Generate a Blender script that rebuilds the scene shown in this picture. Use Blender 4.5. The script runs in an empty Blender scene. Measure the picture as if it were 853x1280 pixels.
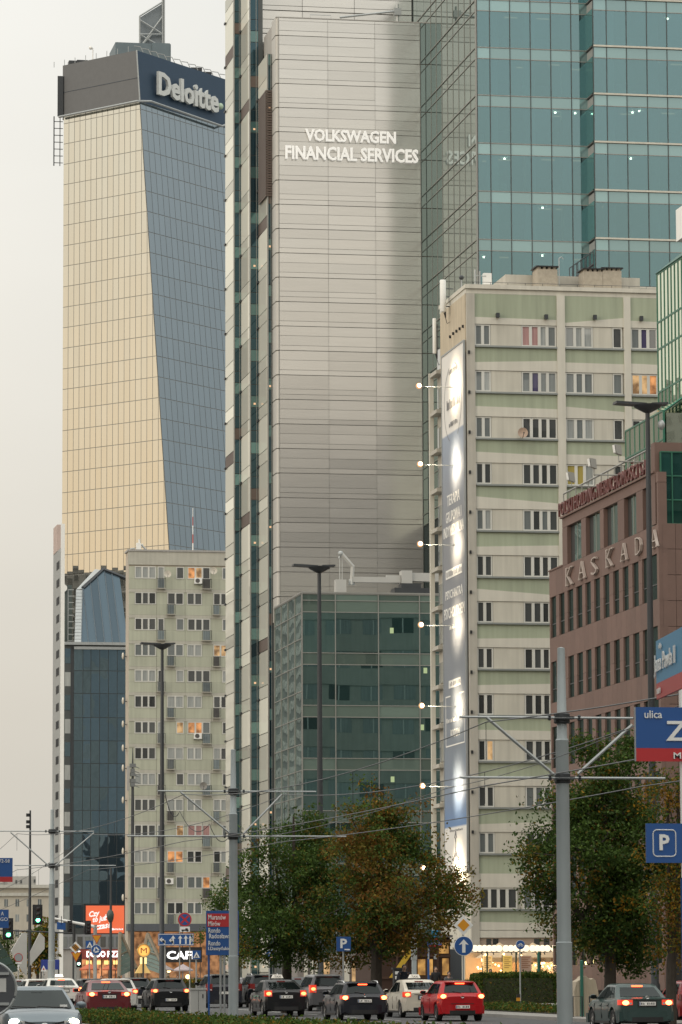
import bpy, bmesh, math, random
import numpy as np
from mathutils import Vector, Matrix
random.seed(7)
rng = np.random.default_rng(7)
PI = math.pi
R = math.radians
sc = bpy.context.scene
COL = sc.collection
# ------------------------------------------------------------ camera
F = 5000.0                      # focal length in photo pixels (853 x 1280)
HZ = 1230.0                     # horizon row
CAMH = 1.45
YAW = R(10.2)                   # the camera looks 10 degrees to the right of the avenue (+Y)
PITCH = math.atan((HZ - 640) / F)
ROLL = 0.004
fw = Vector((math.sin(YAW) * math.cos(PITCH), math.cos(YAW) * math.cos(PITCH), math.sin(PITCH)))
rt0 = Vector((math.cos(YAW), -math.sin(YAW), 0))
up0 = rt0.cross(fw)
rt = rt0 * math.cos(ROLL) - up0 * math.sin(ROLL)
up = up0 * math.cos(ROLL) + rt0 * math.sin(ROLL)
CAM = Vector((0, 0, CAMH))
cd = bpy.data.cameras.new('camera')
cam = bpy.data.objects.new('camera', cd)
COL.objects.link(cam)
cam.matrix_world = Matrix(((rt.x, up.x, -fw.x, 0), (rt.y, up.y, -fw.y, 0), (rt.z, up.z, -fw.z, CAMH), (0, 0, 0, 1)))
cd.sensor_fit = 'VERTICAL'
cd.sensor_height = 36.0
cd.lens = F / 1280 * 36.0
cd.clip_start = 1.0
cd.clip_end = 6000
cd.dof.use_dof = True
cd.dof.focus_distance = 260
cd.dof.aperture_fstop = 13.0
sc.camera = cam
# ------------------------------------------------------------ light
SUN_AZ = R(-118)    # measured from +Y towards +X: west-south-west of the avenue
SUN_EL = R(13)
w = bpy.data.worlds.new('World')
sc.world = w
w.use_nodes = True
nt = w.node_tree
nt.nodes.clear()
N = nt.nodes.new
L = nt.links.new
out = N('ShaderNodeOutputWorld')
bg = N('ShaderNodeBackground')
sky = N('ShaderNodeTexSky')
sky.sky_type = 'NISHITA'
sky.sun_disc = False
sky.sun_elevation = SUN_EL
sky.sun_rotation = SUN_AZ
sky.dust_density = 4.0
sky.air_density = 1.2
tc = N('ShaderNodeTexCoord')
sep = N('ShaderNodeSeparateXYZ')
L(tc.outputs['Generated'], sep.inputs[0])
def MA(op, a, b=None, c=None, clamp=False):
 n = N('ShaderNodeMath'); n.operation = op; n.use_clamp = clamp
 for i, v in enumerate((a, b, c)):
  if v is None: continue
  if isinstance(v, (int, float)): n.inputs[i].default_value = v
  else: L(v, n.inputs[i])
 return n.outputs[0]
zc = MA('MAXIMUM', sep.outputs['Z'], 0.0)
grad = MA('MULTIPLY_ADD', zc, 2.0, 1.0)                       # CIE overcast: (1 + 2 sin h)
azd = MA('ADD', MA('MULTIPLY', sep.outputs['X'], math.sin(SUN_AZ)), MA('MULTIPLY', sep.outputs['Y'], math.cos(SUN_AZ)))
warm = MA('MULTIPLY_ADD', azd, 0.5, 0.5, clamp=True)
ramp = N('ShaderNodeValToRGB')
e = ramp.color_ramp.elements
e[0].position = 0.03; e[0].color = (0.27, 0.30, 0.32, 1)
e[1].position = 1.0; e[1].color = (0.92, 0.70, 0.47, 1)
m_ = e.new(0.16); m_.color = (0.52, 0.51, 0.47, 1)
m_ = e.new(0.28); m_.color = (0.68, 0.62, 0.525, 1)
m_ = e.new(0.75); m_.color = (0.74, 0.63, 0.49, 1)
L(warm, ramp.inputs[0])
neu = N('ShaderNodeMix'); neu.data_type = 'RGBA'
L(MA('MULTIPLY', MA('SUBTRACT', zc, 0.07), 5.5, clamp=True), neu.inputs['Factor'])
L(ramp.outputs[0], neu.inputs[6])
ramp2 = N('ShaderNodeValToRGB')
e = ramp2.color_ramp.elements
e[0].position = 0.03; e[0].color = (0.28, 0.30, 0.31, 1)
e[1].position = 0.24; e[1].color = (0.66, 0.65, 0.61, 1)
L(warm, ramp2.inputs[0]); L(ramp2.outputs[0], neu.inputs[7])
cl = N('ShaderNodeTexNoise'); cl.inputs['Scale'].default_value = 3.0; cl.inputs['Detail'].default_value = 5
mp = N('ShaderNodeMapping'); mp.inputs['Scale'].default_value = (1, 1, 3)
L(tc.outputs['Generated'], mp.inputs[0]); L(mp.outputs[0], cl.inputs['Vector'])
cloud = MA('MULTIPLY_ADD', cl.outputs[0], 0.26, 0.87)
vm = N('ShaderNodeVectorMath'); vm.operation = 'SCALE'
L(neu.outputs[2], vm.inputs[0]); L(MA('MULTIPLY', grad, cloud), vm.inputs['Scale'])
sk = N('ShaderNodeVectorMath'); sk.operation = 'SCALE'
L(sky.outputs[0], sk.inputs[0]); sk.inputs['Scale'].default_value = 1.0
bgv = N('ShaderNodeBackground')                               # veil
L(vm.outputs[0], bgv.inputs['Color']); bgv.inputs['Strength'].default_value = 1.04
L(sk.outputs[0], bg.inputs['Color']); bg.inputs['Strength'].default_value = 0.05
mixw = N('ShaderNodeMixShader'); mixw.inputs[0].default_value = 0.9
L(bg.outputs[0], mixw.inputs[1]); L(bgv.outputs[0], mixw.inputs[2])
L(mixw.outputs[0], out.inputs['Surface'])
sd = bpy.data.lights.new('sun', 'SUN')
sd.energy = 0.7
sd.angle = R(18)
sd.color = (1.0, 0.88, 0.72)
so = bpy.data.objects.new('sun', sd)
COL.objects.link(so)
sdir = Vector((math.sin(SUN_AZ) * math.cos(SUN_EL), math.cos(SUN_AZ) * math.cos(SUN_EL), math.sin(SUN_EL)))
so.rotation_euler = sdir.to_track_quat('Z', 'Y').to_euler()
so.location = (0, 0, 300)
vs = sc.view_settings
vs.view_transform = 'Standard'
vs.look = 'None'
vs.exposure = 0.08
vs.gamma = 1.0
sc.cycles.use_denoising = True
sc.cycles.max_bounces = 6
sc.cycles.transparent_max_bounces = 12
sc.cycles.sample_clamp_indirect = 3.0
# ------------------------------------------------------------ picture point -> place
def ray(px, py):
 return fw * F + rt * (px - 426.5) + up * (640 - py)
def on_y(px, py, y):
 d = ray(px, py); t = y / d.y
 return t * d.x, CAMH + t * d.z
def on_x(px, py, x):
 d = ray(px, py); t = x / d.x
 return t * d.y, CAMH + t * d.z
def at(px, py, D):
 d = ray(px, py)
 t = D / (d.x * math.sin(YAW) + d.y * math.cos(YAW))
 return CAM + d * t
def gz(x, y):
 """ground height: the avenue climbs a little beyond the junction"""
 t = min(1, max(0, (y - 115) / 100))
 return 0.35 * t * t * (3 - 2 * t)
# ------------------------------------------------------------ materials
MATS = {}
def nodes_of(name):
 m = bpy.data.materials.new(name); m.use_nodes = True
 t = m.node_tree
 return m, t, t.nodes['Principled BSDF'], t.nodes.new, t.links.new
def mat(name, col, rough=0.6, metal=0.0, var=0.12, scale=1.2, bump=0.0, bscale=20, emit=None, estr=0.0, streak=0.0, rnd=0.0, coat=0.0, spec=0.5, dirt=None):
 """plain surface: base colour with two scales of noise, optional vertical streaks, per-piece variation and bump"""
 if name in MATS: return MATS[name]
 m, t, p, n, l = nodes_of(name)
 p.inputs['Roughness'].default_value = rough
 p.inputs['Metallic'].default_value = metal
 p.inputs['Specular IOR Level'].default_value = spec
 p.inputs['Coat Weight'].default_value = coat
 p.inputs['Coat Roughness'].default_value = 0.05
 geo = n('ShaderNodeNewGeometry')
 def math_(op, a, b):
  q = n('ShaderNodeMath'); q.operation = op
  for i, v in enumerate((a, b)):
   if isinstance(v, (int, float)): q.inputs[i].default_value = v
   else: l(v, q.inputs[i])
  return q.outputs[0]
 tex = n('ShaderNodeTexNoise'); tex.inputs['Scale'].default_value = scale; tex.inputs['Detail'].default_value = 6
 l(geo.outputs['Position'], tex.inputs['Vector'])
 val = math_('ADD', math_('MULTIPLY', tex.outputs[0], 2 * var), 1 - var)
 if streak:
  mpn = n('ShaderNodeMapping'); mpn.inputs['Scale'].default_value = (2.2, 2.2, 0.12)
  l(geo.outputs['Position'], mpn.inputs[0])
  t2 = n('ShaderNodeTexNoise'); t2.inputs['Scale'].default_value = 1.5; t2.inputs['Detail'].default_value = 5
  l(mpn.outputs[0], t2.inputs['Vector'])
  val = math_('MULTIPLY', val, math_('ADD', math_('MULTIPLY', t2.outputs[0], 2 * streak), 1 - streak))
 if rnd:
  oi = n('ShaderNodeObjectInfo')
  val = math_('MULTIPLY', val, math_('ADD', math_('MULTIPLY', oi.outputs['Random'], 2 * rnd), 1 - rnd))
 sca = n('ShaderNodeVectorMath'); sca.operation = 'SCALE'
 sca.inputs[0].default_value = col[:3]
 l(val, sca.inputs['Scale'])
 l(sca.outputs[0], p.inputs['Base Color'])
 if bump:
  tb = n('ShaderNodeTexNoise'); tb.inputs['Scale'].default_value = bscale; tb.inputs['Detail'].default_value = 4
  l(geo.outputs['Position'], tb.inputs['Vector'])
  b = n('ShaderNodeBump'); b.inputs['Strength'].default_value = bump; b.inputs['Distance'].default_value = 0.02
  l(tb.outputs[0], b.inputs['Height']); l(b.outputs[0], p.inputs['Normal'])
 if emit:
  p.inputs['Emission Color'].default_value = (*emit, 1)
  p.inputs['Emission Strength'].default_value = estr
 MATS[name] = m
 return m
def glass(name, inner, refl=(1, 1, 1), base=0.25, power=0.9, trans=0.0, tint=(0.6, 0.8, 0.8), tilt=0.006, wav=0.0, wscale=0.6, rough=0.01, island=False, folds=0.0):
 """facade glass: a mirror layer growing with angle over a dark (or partly see-through) body; each pane tilts a trifle, as real ones do"""
 if name in MATS: return MATS[name]
 m, t, p, n, l = nodes_of(name)
 o = t.nodes['Material Output']
 def math_(op, a, b):
  q = n('ShaderNodeMath'); q.operation = op
  for i, v in enumerate((a, b)):
   if isinstance(v, (int, float)): q.inputs[i].default_value = v
   else: l(v, q.inputs[i])
  return q.outputs[0]
 geo = n('ShaderNodeNewGeometry')
 if island: rndo = geo.outputs['Random Per Island']
 else: rndo = n('ShaderNodeObjectInfo').outputs['Random']
 wn = n('ShaderNodeTexWhiteNoise'); wn.noise_dimensions = '1D'
 l(math_('MULTIPLY', rndo, 917.0), wn.inputs['W'])
 sub = n('ShaderNodeVectorMath'); sub.operation = 'SUBTRACT'
 l(wn.outputs['Color'], sub.inputs[0]); sub.inputs[1].default_value = (.5, .5, .5)
 s1 = n('ShaderNodeVectorMath'); s1.operation = 'SCALE'; s1.inputs['Scale'].default_value = 2 * tilt
 l(sub.outputs[0], s1.inputs[0])
 ad = n('ShaderNodeVectorMath'); ad.operation = 'ADD'
 l(geo.outputs['Normal'], ad.inputs[0]); l(s1.outputs[0], ad.inputs[1])
 nrm = ad.outputs[0]
 if wav:
  nz = n('ShaderNodeTexNoise'); nz.inputs['Scale'].default_value = wscale; nz.inputs['Detail'].default_value = 2
  l(geo.outputs['Position'], nz.inputs['Vector'])
  s2 = n('ShaderNodeVectorMath'); s2.operation = 'SUBTRACT'
  l(nz.outputs['Color'], s2.inputs[0]); s2.inputs[1].default_value = (.5, .5, .5)
  s3 = n('ShaderNodeVectorMath'); s3.operation = 'SCALE'; s3.inputs['Scale'].default_value = wav
  l(s2.outputs[0], s3.inputs[0])
  a2 = n('ShaderNodeVectorMath'); a2.operation = 'ADD'
  l(nrm, a2.inputs[0]); l(s3.outputs[0], a2.inputs[1]); nrm = a2.outputs[0]
 no = n('ShaderNodeVectorMath'); no.operation = 'NORMALIZE'; l(nrm, no.inputs[0]); nrm = no.outputs[0]
 lw = n('ShaderNodeLayerWeight'); lw.inputs['Blend'].default_value = 0.5
 fac = math_('ADD', math_('MULTIPLY', math_('POWER', lw.outputs['Facing'], 3.0), power - base), base)
 g = n('ShaderNodeBsdfGlossy'); g.inputs['Color'].default_value = (*refl, 1); g.inputs['Roughness'].default_value = rough
 l(nrm, g.inputs['Normal'])
 inn = n('ShaderNodeBsdfDiffuse')
 if folds:
  wv = n('ShaderNodeTexNoise'); wv.inputs['Scale'].default_value = 5.0
  mp2 = n('ShaderNodeMapping'); mp2.inputs['Scale'].default_value = (2.5, 2.5, 0.12)
  l(geo.outputs['Position'], mp2.inputs[0]); l(mp2.outputs[0], wv.inputs['Vector'])
  sc2 = n('ShaderNodeVectorMath'); sc2.operation = 'SCALE'; sc2.inputs[0].default_value = inner[:3]
  l(math_('ADD', math_('MULTIPLY', wv.outputs[0], 2 * folds), 1 - folds), sc2.inputs['Scale'])
  l(sc2.outputs[0], inn.inputs['Color'])
 else:
  vv = n('ShaderNodeVectorMath'); vv.operation = 'SCALE'; vv.inputs[0].default_value = inner[:3]
  l(math_('ADD', math_('MULTIPLY', wn.outputs['Value'], 0.7), 0.65), vv.inputs['Scale'])
  l(vv.outputs[0], inn.inputs['Color'])
 body = inn.outputs[0]
 if trans:
  tr = n('ShaderNodeBsdfTransparent'); tr.inputs['Color'].default_value = (*tint, 1)
  mx = n('ShaderNodeMixShader'); mx.inputs[0].default_value = trans
  l(body, mx.inputs[1]); l(tr.outputs[0], mx.inputs[2]); body = mx.outputs[0]
 mx2 = n('ShaderNodeMixShader'); l(fac, mx2.inputs[0]); l(body, mx2.inputs[1]); l(g.outputs[0], mx2.inputs[2])
 l(mx2.outputs[0], o.inputs['Surface'])
 MATS[name] = m
 return m
def lamp_mat(name, col, strength):
 if name in MATS: return MATS[name]
 m, t, p, n, l = nodes_of(name)
 p.inputs['Base Color'].default_value = (0.05, 0.05, 0.05, 1)
 p.inputs['Emission Color'].default_value = (*col, 1)
 p.inputs['Emission Strength'].default_value = strength
 MATS[name] = m
 return m
def leaf_mat(name, col, var=0.3):
 if name in MATS: return MATS[name]
 m, t, p, n, l = nodes_of(name)
 o = t.nodes['Material Output']
 geo = n('ShaderNodeNewGeometry')
 q = n('ShaderNodeMath'); q.operation = 'MULTIPLY_ADD'; q.inputs[1].default_value = 2 * var; q.inputs[2].default_value = 1 - var
 l(geo.outputs['Random Per Island'], q.inputs[0])
 v = n('ShaderNodeVectorMath'); v.operation = 'SCALE'; v.inputs[0].default_value = col
 l(q.outputs[0], v.inputs['Scale'])
 d = n('ShaderNodeBsdfDiffuse'); tr = n('ShaderNodeBsdfTranslucent'); gl = n('ShaderNodeBsdfGlossy')
 gl.inputs['Roughness'].default_value = 0.45; gl.inputs['Color'].default_value = (1, 1, 1, 1)
 l(v.outputs[0], d.inputs['Color']); l(v.outputs[0], tr.inputs['Color'])
 a = n('ShaderNodeMixShader'); a.inputs[0].default_value = 0.25
 l(d.outputs[0], a.inputs[1]); l(tr.outputs[0], a.inputs[2])
 b = n('ShaderNodeMixShader'); b.inputs[0].default_value = 0.008
 l(a.outputs[0], b.inputs[1]); l(gl.outputs[0], b.inputs[2])
 l(b.outputs[0], o.inputs['Surface'])
 MATS[name] = m
 return m
# ------------------------------------------------------------ mesh collector
class MB:
 def __init__(s): s.v = []; s.f = []; s.m = []; s.mi = 0
 def quad(s, *p):
  b = len(s.v); s.v += [tuple(q) for q in p]; s.f.append(tuple(range(b, b + len(p)))); s.m.append(s.mi)
 def box(s, x0, x1, y0, y1, z0, z1):
  b = len(s.v)
  s.v += [(x0, y0, z0), (x1, y0, z0), (x1, y1, z0), (x0, y1, z0), (x0, y0, z1), (x1, y0, z1), (x1, y1, z1), (x0, y1, z1)]
  for f in ((0, 3, 2, 1), (4, 5, 6, 7), (0, 1, 5, 4), (1, 2, 6, 5), (2, 3, 7, 6), (3, 0, 4, 7)):
   s.f.append(tuple(b + i for i in f)); s.m.append(s.mi)
  return s
 def prism(s, pts, d):
  """polygon pts (3-D) pushed by vector d; pts run counter-clockwise seen against d's tip"""
  b = len(s.v); n = len(pts); d = Vector(d)
  s.v += [tuple(p) for p in pts] + [tuple(Vector(p) + d) for p in pts]
  s.f.append(tuple(b + i for i in reversed(range(n)))); s.m.append(s.mi)
  s.f.append(tuple(b + n + i for i in range(n))); s.m.append(s.mi)
  for i in range(n):
   j = (i + 1) % n
   s.f.append((b + i, b + j, b + n + j, b + n + i)); s.m.append(s.mi)
  return s
 def tube(s, path, r, n=8, cap=True):
  path = [Vector(p) for p in path]
  rs = r if isinstance(r, (list, tuple)) else [r] * len(path)
  b = len(s.v); ref = None
  for i, p in enumerate(path):
   d = (path[min(i + 1, len(path) - 1)] - path[max(i - 1, 0)]).normalized()
   if ref is None or abs(ref.dot(d)) > 0.95:
    ref = Vector((0, 0, 1)) if abs(d.z) < 0.9 else Vector((1, 0, 0))
   a = d.cross(ref).normalized(); c = a.cross(d)
   for k in range(n):
    t = 2 * PI * k / n
    s.v.append(tuple(p + (a * math.cos(t) + c * math.sin(t)) * rs[i]))
  for i in range(len(path) - 1):
   for k in range(n):
    q = (k + 1) % n
    s.f.append((b + i * n + k, b + (i + 1) * n + k, b + (i + 1) * n + q, b + i * n + q)); s.m.append(s.mi)
  if cap:
   s.f.append(tuple(b + k for k in range(n))); s.m.append(s.mi)
   e = b + (len(path) - 1) * n
   s.f.append(tuple(e + k for k in reversed(range(n)))); s.m.append(s.mi)
  return s
 def lathe(s, prof, c=(0, 0, 0), n=12):
  """profile of (r, z) turned about a vertical axis through c"""
  b = len(s.v)
  for r, z in prof:
   for k in range(n):
    t = 2 * PI * k / n
    s.v.append((c[0] + r * math.cos(t), c[1] + r * math.sin(t), c[2] + z))
  for i in range(len(prof) - 1):
   for k in range(n):
    q = (k + 1) % n
    s.f.append((b + i * n + k, b + i * n + q, b + (i + 1) * n + q, b + (i + 1) * n + k)); s.m.append(s.mi)
  s.f.append(tuple(b + k for k in reversed(range(n)))); s.m.append(s.mi)
  e = b + (len(prof) - 1) * n
  s.f.append(tuple(e + k for k in range(n))); s.m.append(s.mi)
  return s
 def ball(s, c, r, n=8, sq=(1, 1, 1)):
  b = len(s.v); rows = max(4, n // 2 + 1)
  for i in range(rows + 1):
   th = PI * i / rows
   for k in range(n):
    t = 2 * PI * k / n
    s.v.append((c[0] + sq[0] * r * math.sin(th) * math.cos(t), c[1] + sq[1] * r * math.sin(th) * math.sin(t), c[2] + sq[2] * r * math.cos(th)))
  for i in range(rows):
   for k in range(n):
    q = (k + 1) % n
    s.f.append((b + i * n + k, b + (i + 1) * n + k, b + (i + 1) * n + q, b + i * n + q)); s.m.append(s.mi)
  return s
 def disc_y(s, cx, cz, r, y0, y1, n=24):
  """coin facing -y"""
  pts = [(cx + r * math.cos(2 * PI * k / n), y1, cz + r * math.sin(2 * PI * k / n)) for k in range(n)]
  return s.prism(pts, (0, y0 - y1, 0))
 def mesh(s, name, mats, smooth=False):
  me = bpy.data.meshes.new(name)
  me.from_pydata(s.v, [], s.f)
  for m in (mats if isinstance(mats, (list, tuple)) else [mats]): me.materials.append(m)
  if any(s.m): me.polygons.foreach_set('material_index', s.m)
  if smooth:
   me.polygons.foreach_set('use_smooth', [True] * len(me.polygons))
   me.update()
   me.set_sharp_from_angle(angle=R(smooth if smooth is not True else 40))
  me.update()
  return me
WL = {}
def link(o, parent=None, loc=(0, 0, 0)):
 """link o with its origin at world place loc (things and parts are never turned unless set later)"""
 COL.objects.link(o)
 WL[o.name] = Vector(loc)
 if parent is not None:
  o.parent = parent
  o.location = Vector(loc) - WL[parent.name]
 else:
  o.location = loc
 return o
def tag(o, label, cat, group=None, kind=None):
 if label: o['label'] = label
 if cat: o['category'] = cat
 if group: o['group'] = group
 if kind: o['kind'] = kind
 return o
def thing(name, label, cat, loc=(0, 0, 0), group=None):
 o = bpy.data.objects.new(name, None)
 o.empty_display_size = 0.3
 link(o, None, loc)
 return tag(o, label, cat, group)
def part(mb, name, mats, parent, smooth=False, label=None, kind=None):
 """mesh given in world coordinates, linked under parent"""
 pl = WL[parent.name] if parent is not None else Vector((0, 0, 0))
 if pl.length: mb.v = [(a - pl.x, b - pl.y, c - pl.z) for a, b, c in mb.v]
 o = bpy.data.objects.new(name, mb.mesh(name, mats, smooth))
 link(o, parent, pl)
 if label: o['label'] = label
 if kind: o['kind'] = kind
 return o
def structure(mb, name, mats, smooth=False):
 o = part(mb, name, mats, None, smooth)
 o['kind'] = 'structure'
 return o
UNIT = {}
def piece(parent, name, m, x0, x1, y0, y1, z0, z1):
 """a cuboid piece: one shared unit mesh per material, placed and scaled"""
 key = m.name
 if key not in UNIT:
  UNIT[key] = MB().box(-.5, .5, -.5, .5, -.5, .5).mesh('block', m)
 o = bpy.data.objects.new(name, UNIT[key])
 link(o, parent, ((x0 + x1) / 2, (y0 + y1) / 2, (z0 + z1) / 2))
 o.scale = (max(abs(x1 - x0), .001), max(abs(y1 - y0), .001), max(abs(z1 - z0), .001))
 return o
def copy_tree(o, loc, rotz=None, label=None, parent=None):
 c = o.copy(); COL.objects.link(c)
 if parent is None:
  c.location = loc
  if rotz is not None: c.rotation_euler = (0, 0, rotz)
  if label: c['label'] = label
 else:
  c.parent = parent
 for ch in list(o.children): copy_tree(ch, None, parent=c)
 return c
# ------------------------------------------------------------ lettering
TXT = {}
def text_mesh(s, bold=0.0, shear=0.0):
 k = (s, bold, shear)
 if k not in TXT:
  c = bpy.data.curves.new('txt', 'FONT'); c.body = s; c.size = 1; c.offset = bold; c.extrude = 0.04; c.shear = shear
  c.resolution_u = 2
  o = bpy.data.objects.new('txt', c)
  COL.objects.link(o)
  dg = bpy.context.evaluated_depsgraph_get()
  me = bpy.data.meshes.new_from_object(o.evaluated_get(dg))
  vv = np.empty(len(me.vertices) * 3, np.float32); me.vertices.foreach_get('co', vv)
  vv = vv.reshape(-1, 3)
  ff = [tuple(p.vertices) for p in me.polygons]
  TXT[k] = (vv, ff)
  bpy.data.objects.remove(o); bpy.data.curves.remove(c); bpy.data.meshes.remove(me)
 return TXT[k]
AX_S = (Vector((1, 0, 0)), Vector((0, 0, 1)), Vector((0, -1, 0)))      # reads from the south
AX_W = (Vector((0, -1, 0)), Vector((0, 0, 1)), Vector((-1, 0, 0)))     # reads from the west
def write(parent, s, cx, w, h, m, axes=AX_S, name='lettering', depth=0.02, bold=0.0, shear=0.0, letters=False, slope=0.0):
 """words fitted into a w x h box centred on world point cx; letters=True makes each character an object of its own"""
 v, f = text_mesh(s, bold, shear)
 lo, hi = v.min(0), v.max(0)
 q = (v - (lo + hi) / 2) / np.maximum(hi - lo, 1e-6) * np.array([w, h, depth])
 q[:, 1] += q[:, 0] * slope
 groups = [np.arange(len(f))]
 if letters:
  pr = list(range(len(v)))
  def find(a):
   while pr[a] != a: pr[a] = pr[pr[a]]; a = pr[a]
   return a
  for ff in f:
   a = find(ff[0])
   for b in ff[1:]:
    pr[find(b)] = a
  isl = {}
  for i, ff in enumerate(f): isl.setdefault(find(ff[0]), []).append(i)
  its = []
  for g in isl.values():
   xs = q[[j for i in g for j in f[i]], 0]; its.append([xs.min(), xs.max(), g])
  its.sort(key=lambda t: t[0])
  mer = []
  for a, b, g in its:
   if mer and min(b, mer[-1][1]) - a > 0.5 * min(b - a, mer[-1][1] - mer[-1][0]):
    mer[-1][1] = max(b, mer[-1][1]); mer[-1][2] = mer[-1][2] + g
   else: mer.append([a, b, g])
  groups = [g for _, _, g in mer]
 A, B, C = (np.array(a) for a in axes)
 for g in groups:
  mb = MB(); idx = {}
  for i in g:
   fc = []
   for j in f[i]:
    if j not in idx:
     idx[j] = len(mb.v)
     mb.v.append(tuple(np.array(cx) + A * q[j, 0] + B * q[j, 1] + C * q[j, 2]))
    fc.append(idx[j])
   mb.f.append(tuple(fc)); mb.m.append(0)
  part(mb, 'letter' if letters else name, m, parent)
# ============================================================ materials in use
beige = mat('beige_render', (0.52, 0.50, 0.43), 0.85, var=0.12, scale=0.6, streak=0.26, bump=0.15)
lightbeige = mat('light_band_render', (0.57, 0.55, 0.48), 0.85, var=0.10, scale=0.8, streak=0.16)
greenr = mat('sage_render', (0.345, 0.385, 0.285), 0.85, var=0.09, scale=0.5, streak=0.24, rnd=0.06)
concrete = mat('weathered_concrete', (0.42, 0.40, 0.35), 0.9, var=0.16, scale=0.9, streak=0.22, bump=0.3)
greyconc = mat('grey_concrete', (0.36, 0.35, 0.33), 0.9, var=0.12, scale=0.7, streak=0.15, bump=0.2)
whitepl = mat('white_window_plastic', (0.58, 0.58, 0.54), 0.4, var=0.05, rnd=0.08)
sillm = mat('grey_zinc_sill', (0.27, 0.29, 0.28), 0.5, metal=0.3, var=0.1)
dkmetal = mat('dark_painted_metal', (0.045, 0.05, 0.055), 0.45, metal=0.3, var=0.15)
black = mat('matt_black', (0.015, 0.016, 0.018), 0.6, var=0.2)
galv = mat('galvanised_steel', (0.36, 0.38, 0.38), 0.5, metal=0.55, var=0.14, scale=2, streak=0.1)
polem = mat('painted_grey_pole', (0.33, 0.37, 0.38), 0.55, metal=0.2, var=0.12, scale=1.5, streak=0.15, bump=0.15)
white = mat('white_paint', (0.78, 0.78, 0.75), 0.5, var=0.06)
brick = mat('rough_brick_chimney', (0.36, 0.32, 0.26), 0.95, var=0.3, scale=4, bump=0.8, bscale=8)
roofm = mat('roofing_felt', (0.12, 0.12, 0.12), 0.9, var=0.2)
mull = mat('dark_mullion', (0.09, 0.10, 0.10), 0.4, metal=0.5, var=0.1)
mullg = mat('grey_mullion', (0.30, 0.30, 0.28), 0.4, metal=0.5, var=0.1)
win_dark = glass('window_dark', (0.065, 0.07, 0.07), base=0.16, tilt=0.012, wav=0.01, wscale=0.8)
win_net = glass('window_net_curtain', (0.34, 0.36, 0.35), base=0.12, tilt=0.012, folds=0.35)
win_grey = glass('window_grey_blind', (0.17, 0.19, 0.19), base=0.14, tilt=0.012, folds=0.15)
win_pink = glass('window_pink_curtain', (0.42, 0.25, 0.24), base=0.10, tilt=0.012, folds=0.35)
win_yel = glass('window_yellow_blind', (0.42, 0.34, 0.10), base=0.10, tilt=0.012, folds=0.12)
win_vio = glass('window_violet_curtain', (0.07, 0.06, 0.13), base=0.08, tilt=0.012, folds=0.5)
def lit_window(name, col, s):
 if name in MATS: return MATS[name]
 m, t, p, n, l = nodes_of(name)
 geo = n('ShaderNodeNewGeometry'); tx = n('ShaderNodeTexNoise'); tx.inputs['Scale'].default_value = 1.6; tx.inputs['Detail'].default_value = 4
 l(geo.outputs['Position'], tx.inputs['Vector'])
 cr = n('ShaderNodeValToRGB'); cr.color_ramp.elements[0].position = 0.38; cr.color_ramp.elements[1].position = 0.62
 cr.color_ramp.elements[0].color = (col[0] * .25, col[1] * .2, col[2] * .15, 1); cr.color_ramp.elements[1].color = (*col, 1)
 l(tx.outputs[0], cr.inputs[0])
 p.inputs['Base Color'].default_value = (.1, .08, .06, 1); p.inputs['Roughness'].default_value = .08
 l(cr.outputs[0], p.inputs['Emission Color']); p.inputs['Emission Strength'].default_value = s
 MATS[name] = m
 return m
win_lit = lit_window('window_lit_orange', (1.0, 0.42, 0.14), 0.75)
win_lit2 = lit_window('window_lit_amber', (1.0, 0.62, 0.28), 0.6)
WINS = {}
def window(parent, x0, x1, z0, z1, y, n, kinds, frac=None, fr=None, bar=0.07, edge=0.07):
 """casement window facing south in a wall whose face is at y: white frame with n panes, each pane a piece of its own"""
 w_, h_ = x1 - x0, z1 - z0
 k = (round(w_, 2), round(h_, 2), n, frac)
 fr = fr or whitepl
 xs = [0.0]
 for i in range(n): xs.append(xs[-1] + (frac[i] if frac else 1.0))
 xs = [edge + (w_ - 2 * edge) * a / xs[-1] for a in xs]
 if (k, fr.name) not in WINS:
  mb = MB()
  mb.box(0, edge, -.02, .1, 0, h_); mb.box(w_ - edge, w_, -.02, .1, 0, h_)
  mb.box(edge, w_ - edge, -.02, .1, 0, edge); mb.box(edge, w_ - edge, -.02, .1, h_ - edge, h_)
  for a in xs[1:-1]: mb.box(a - bar, a + bar, -.03, .1, edge, h_ - edge)
  WINS[(k, fr.name)] = mb.mesh('window', fr)
 o = bpy.data.objects.new('window', WINS[(k, fr.name)])
 link(o, parent, (x0, y, z0))
 for i in range(n):
  a = x0 + xs[i] + (bar if i else 0) - .01; b = x0 + xs[i + 1] - (bar if i < n - 1 else 0) + .01
  kd = kinds[i] if isinstance(kinds, (list, tuple)) else kinds
  piece(o, 'pane', kd, a, b, y + .035, y + .06, z0 + edge - .01, z1 - edge + .01)
 return o
def pickwin(rnd=random):
 r = rnd.random()
 if r < .40: return [win_dark]
 if r < .62: return [win_grey]
 if r < .86: return [win_net]
 return [win_dark, win_net]
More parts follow.
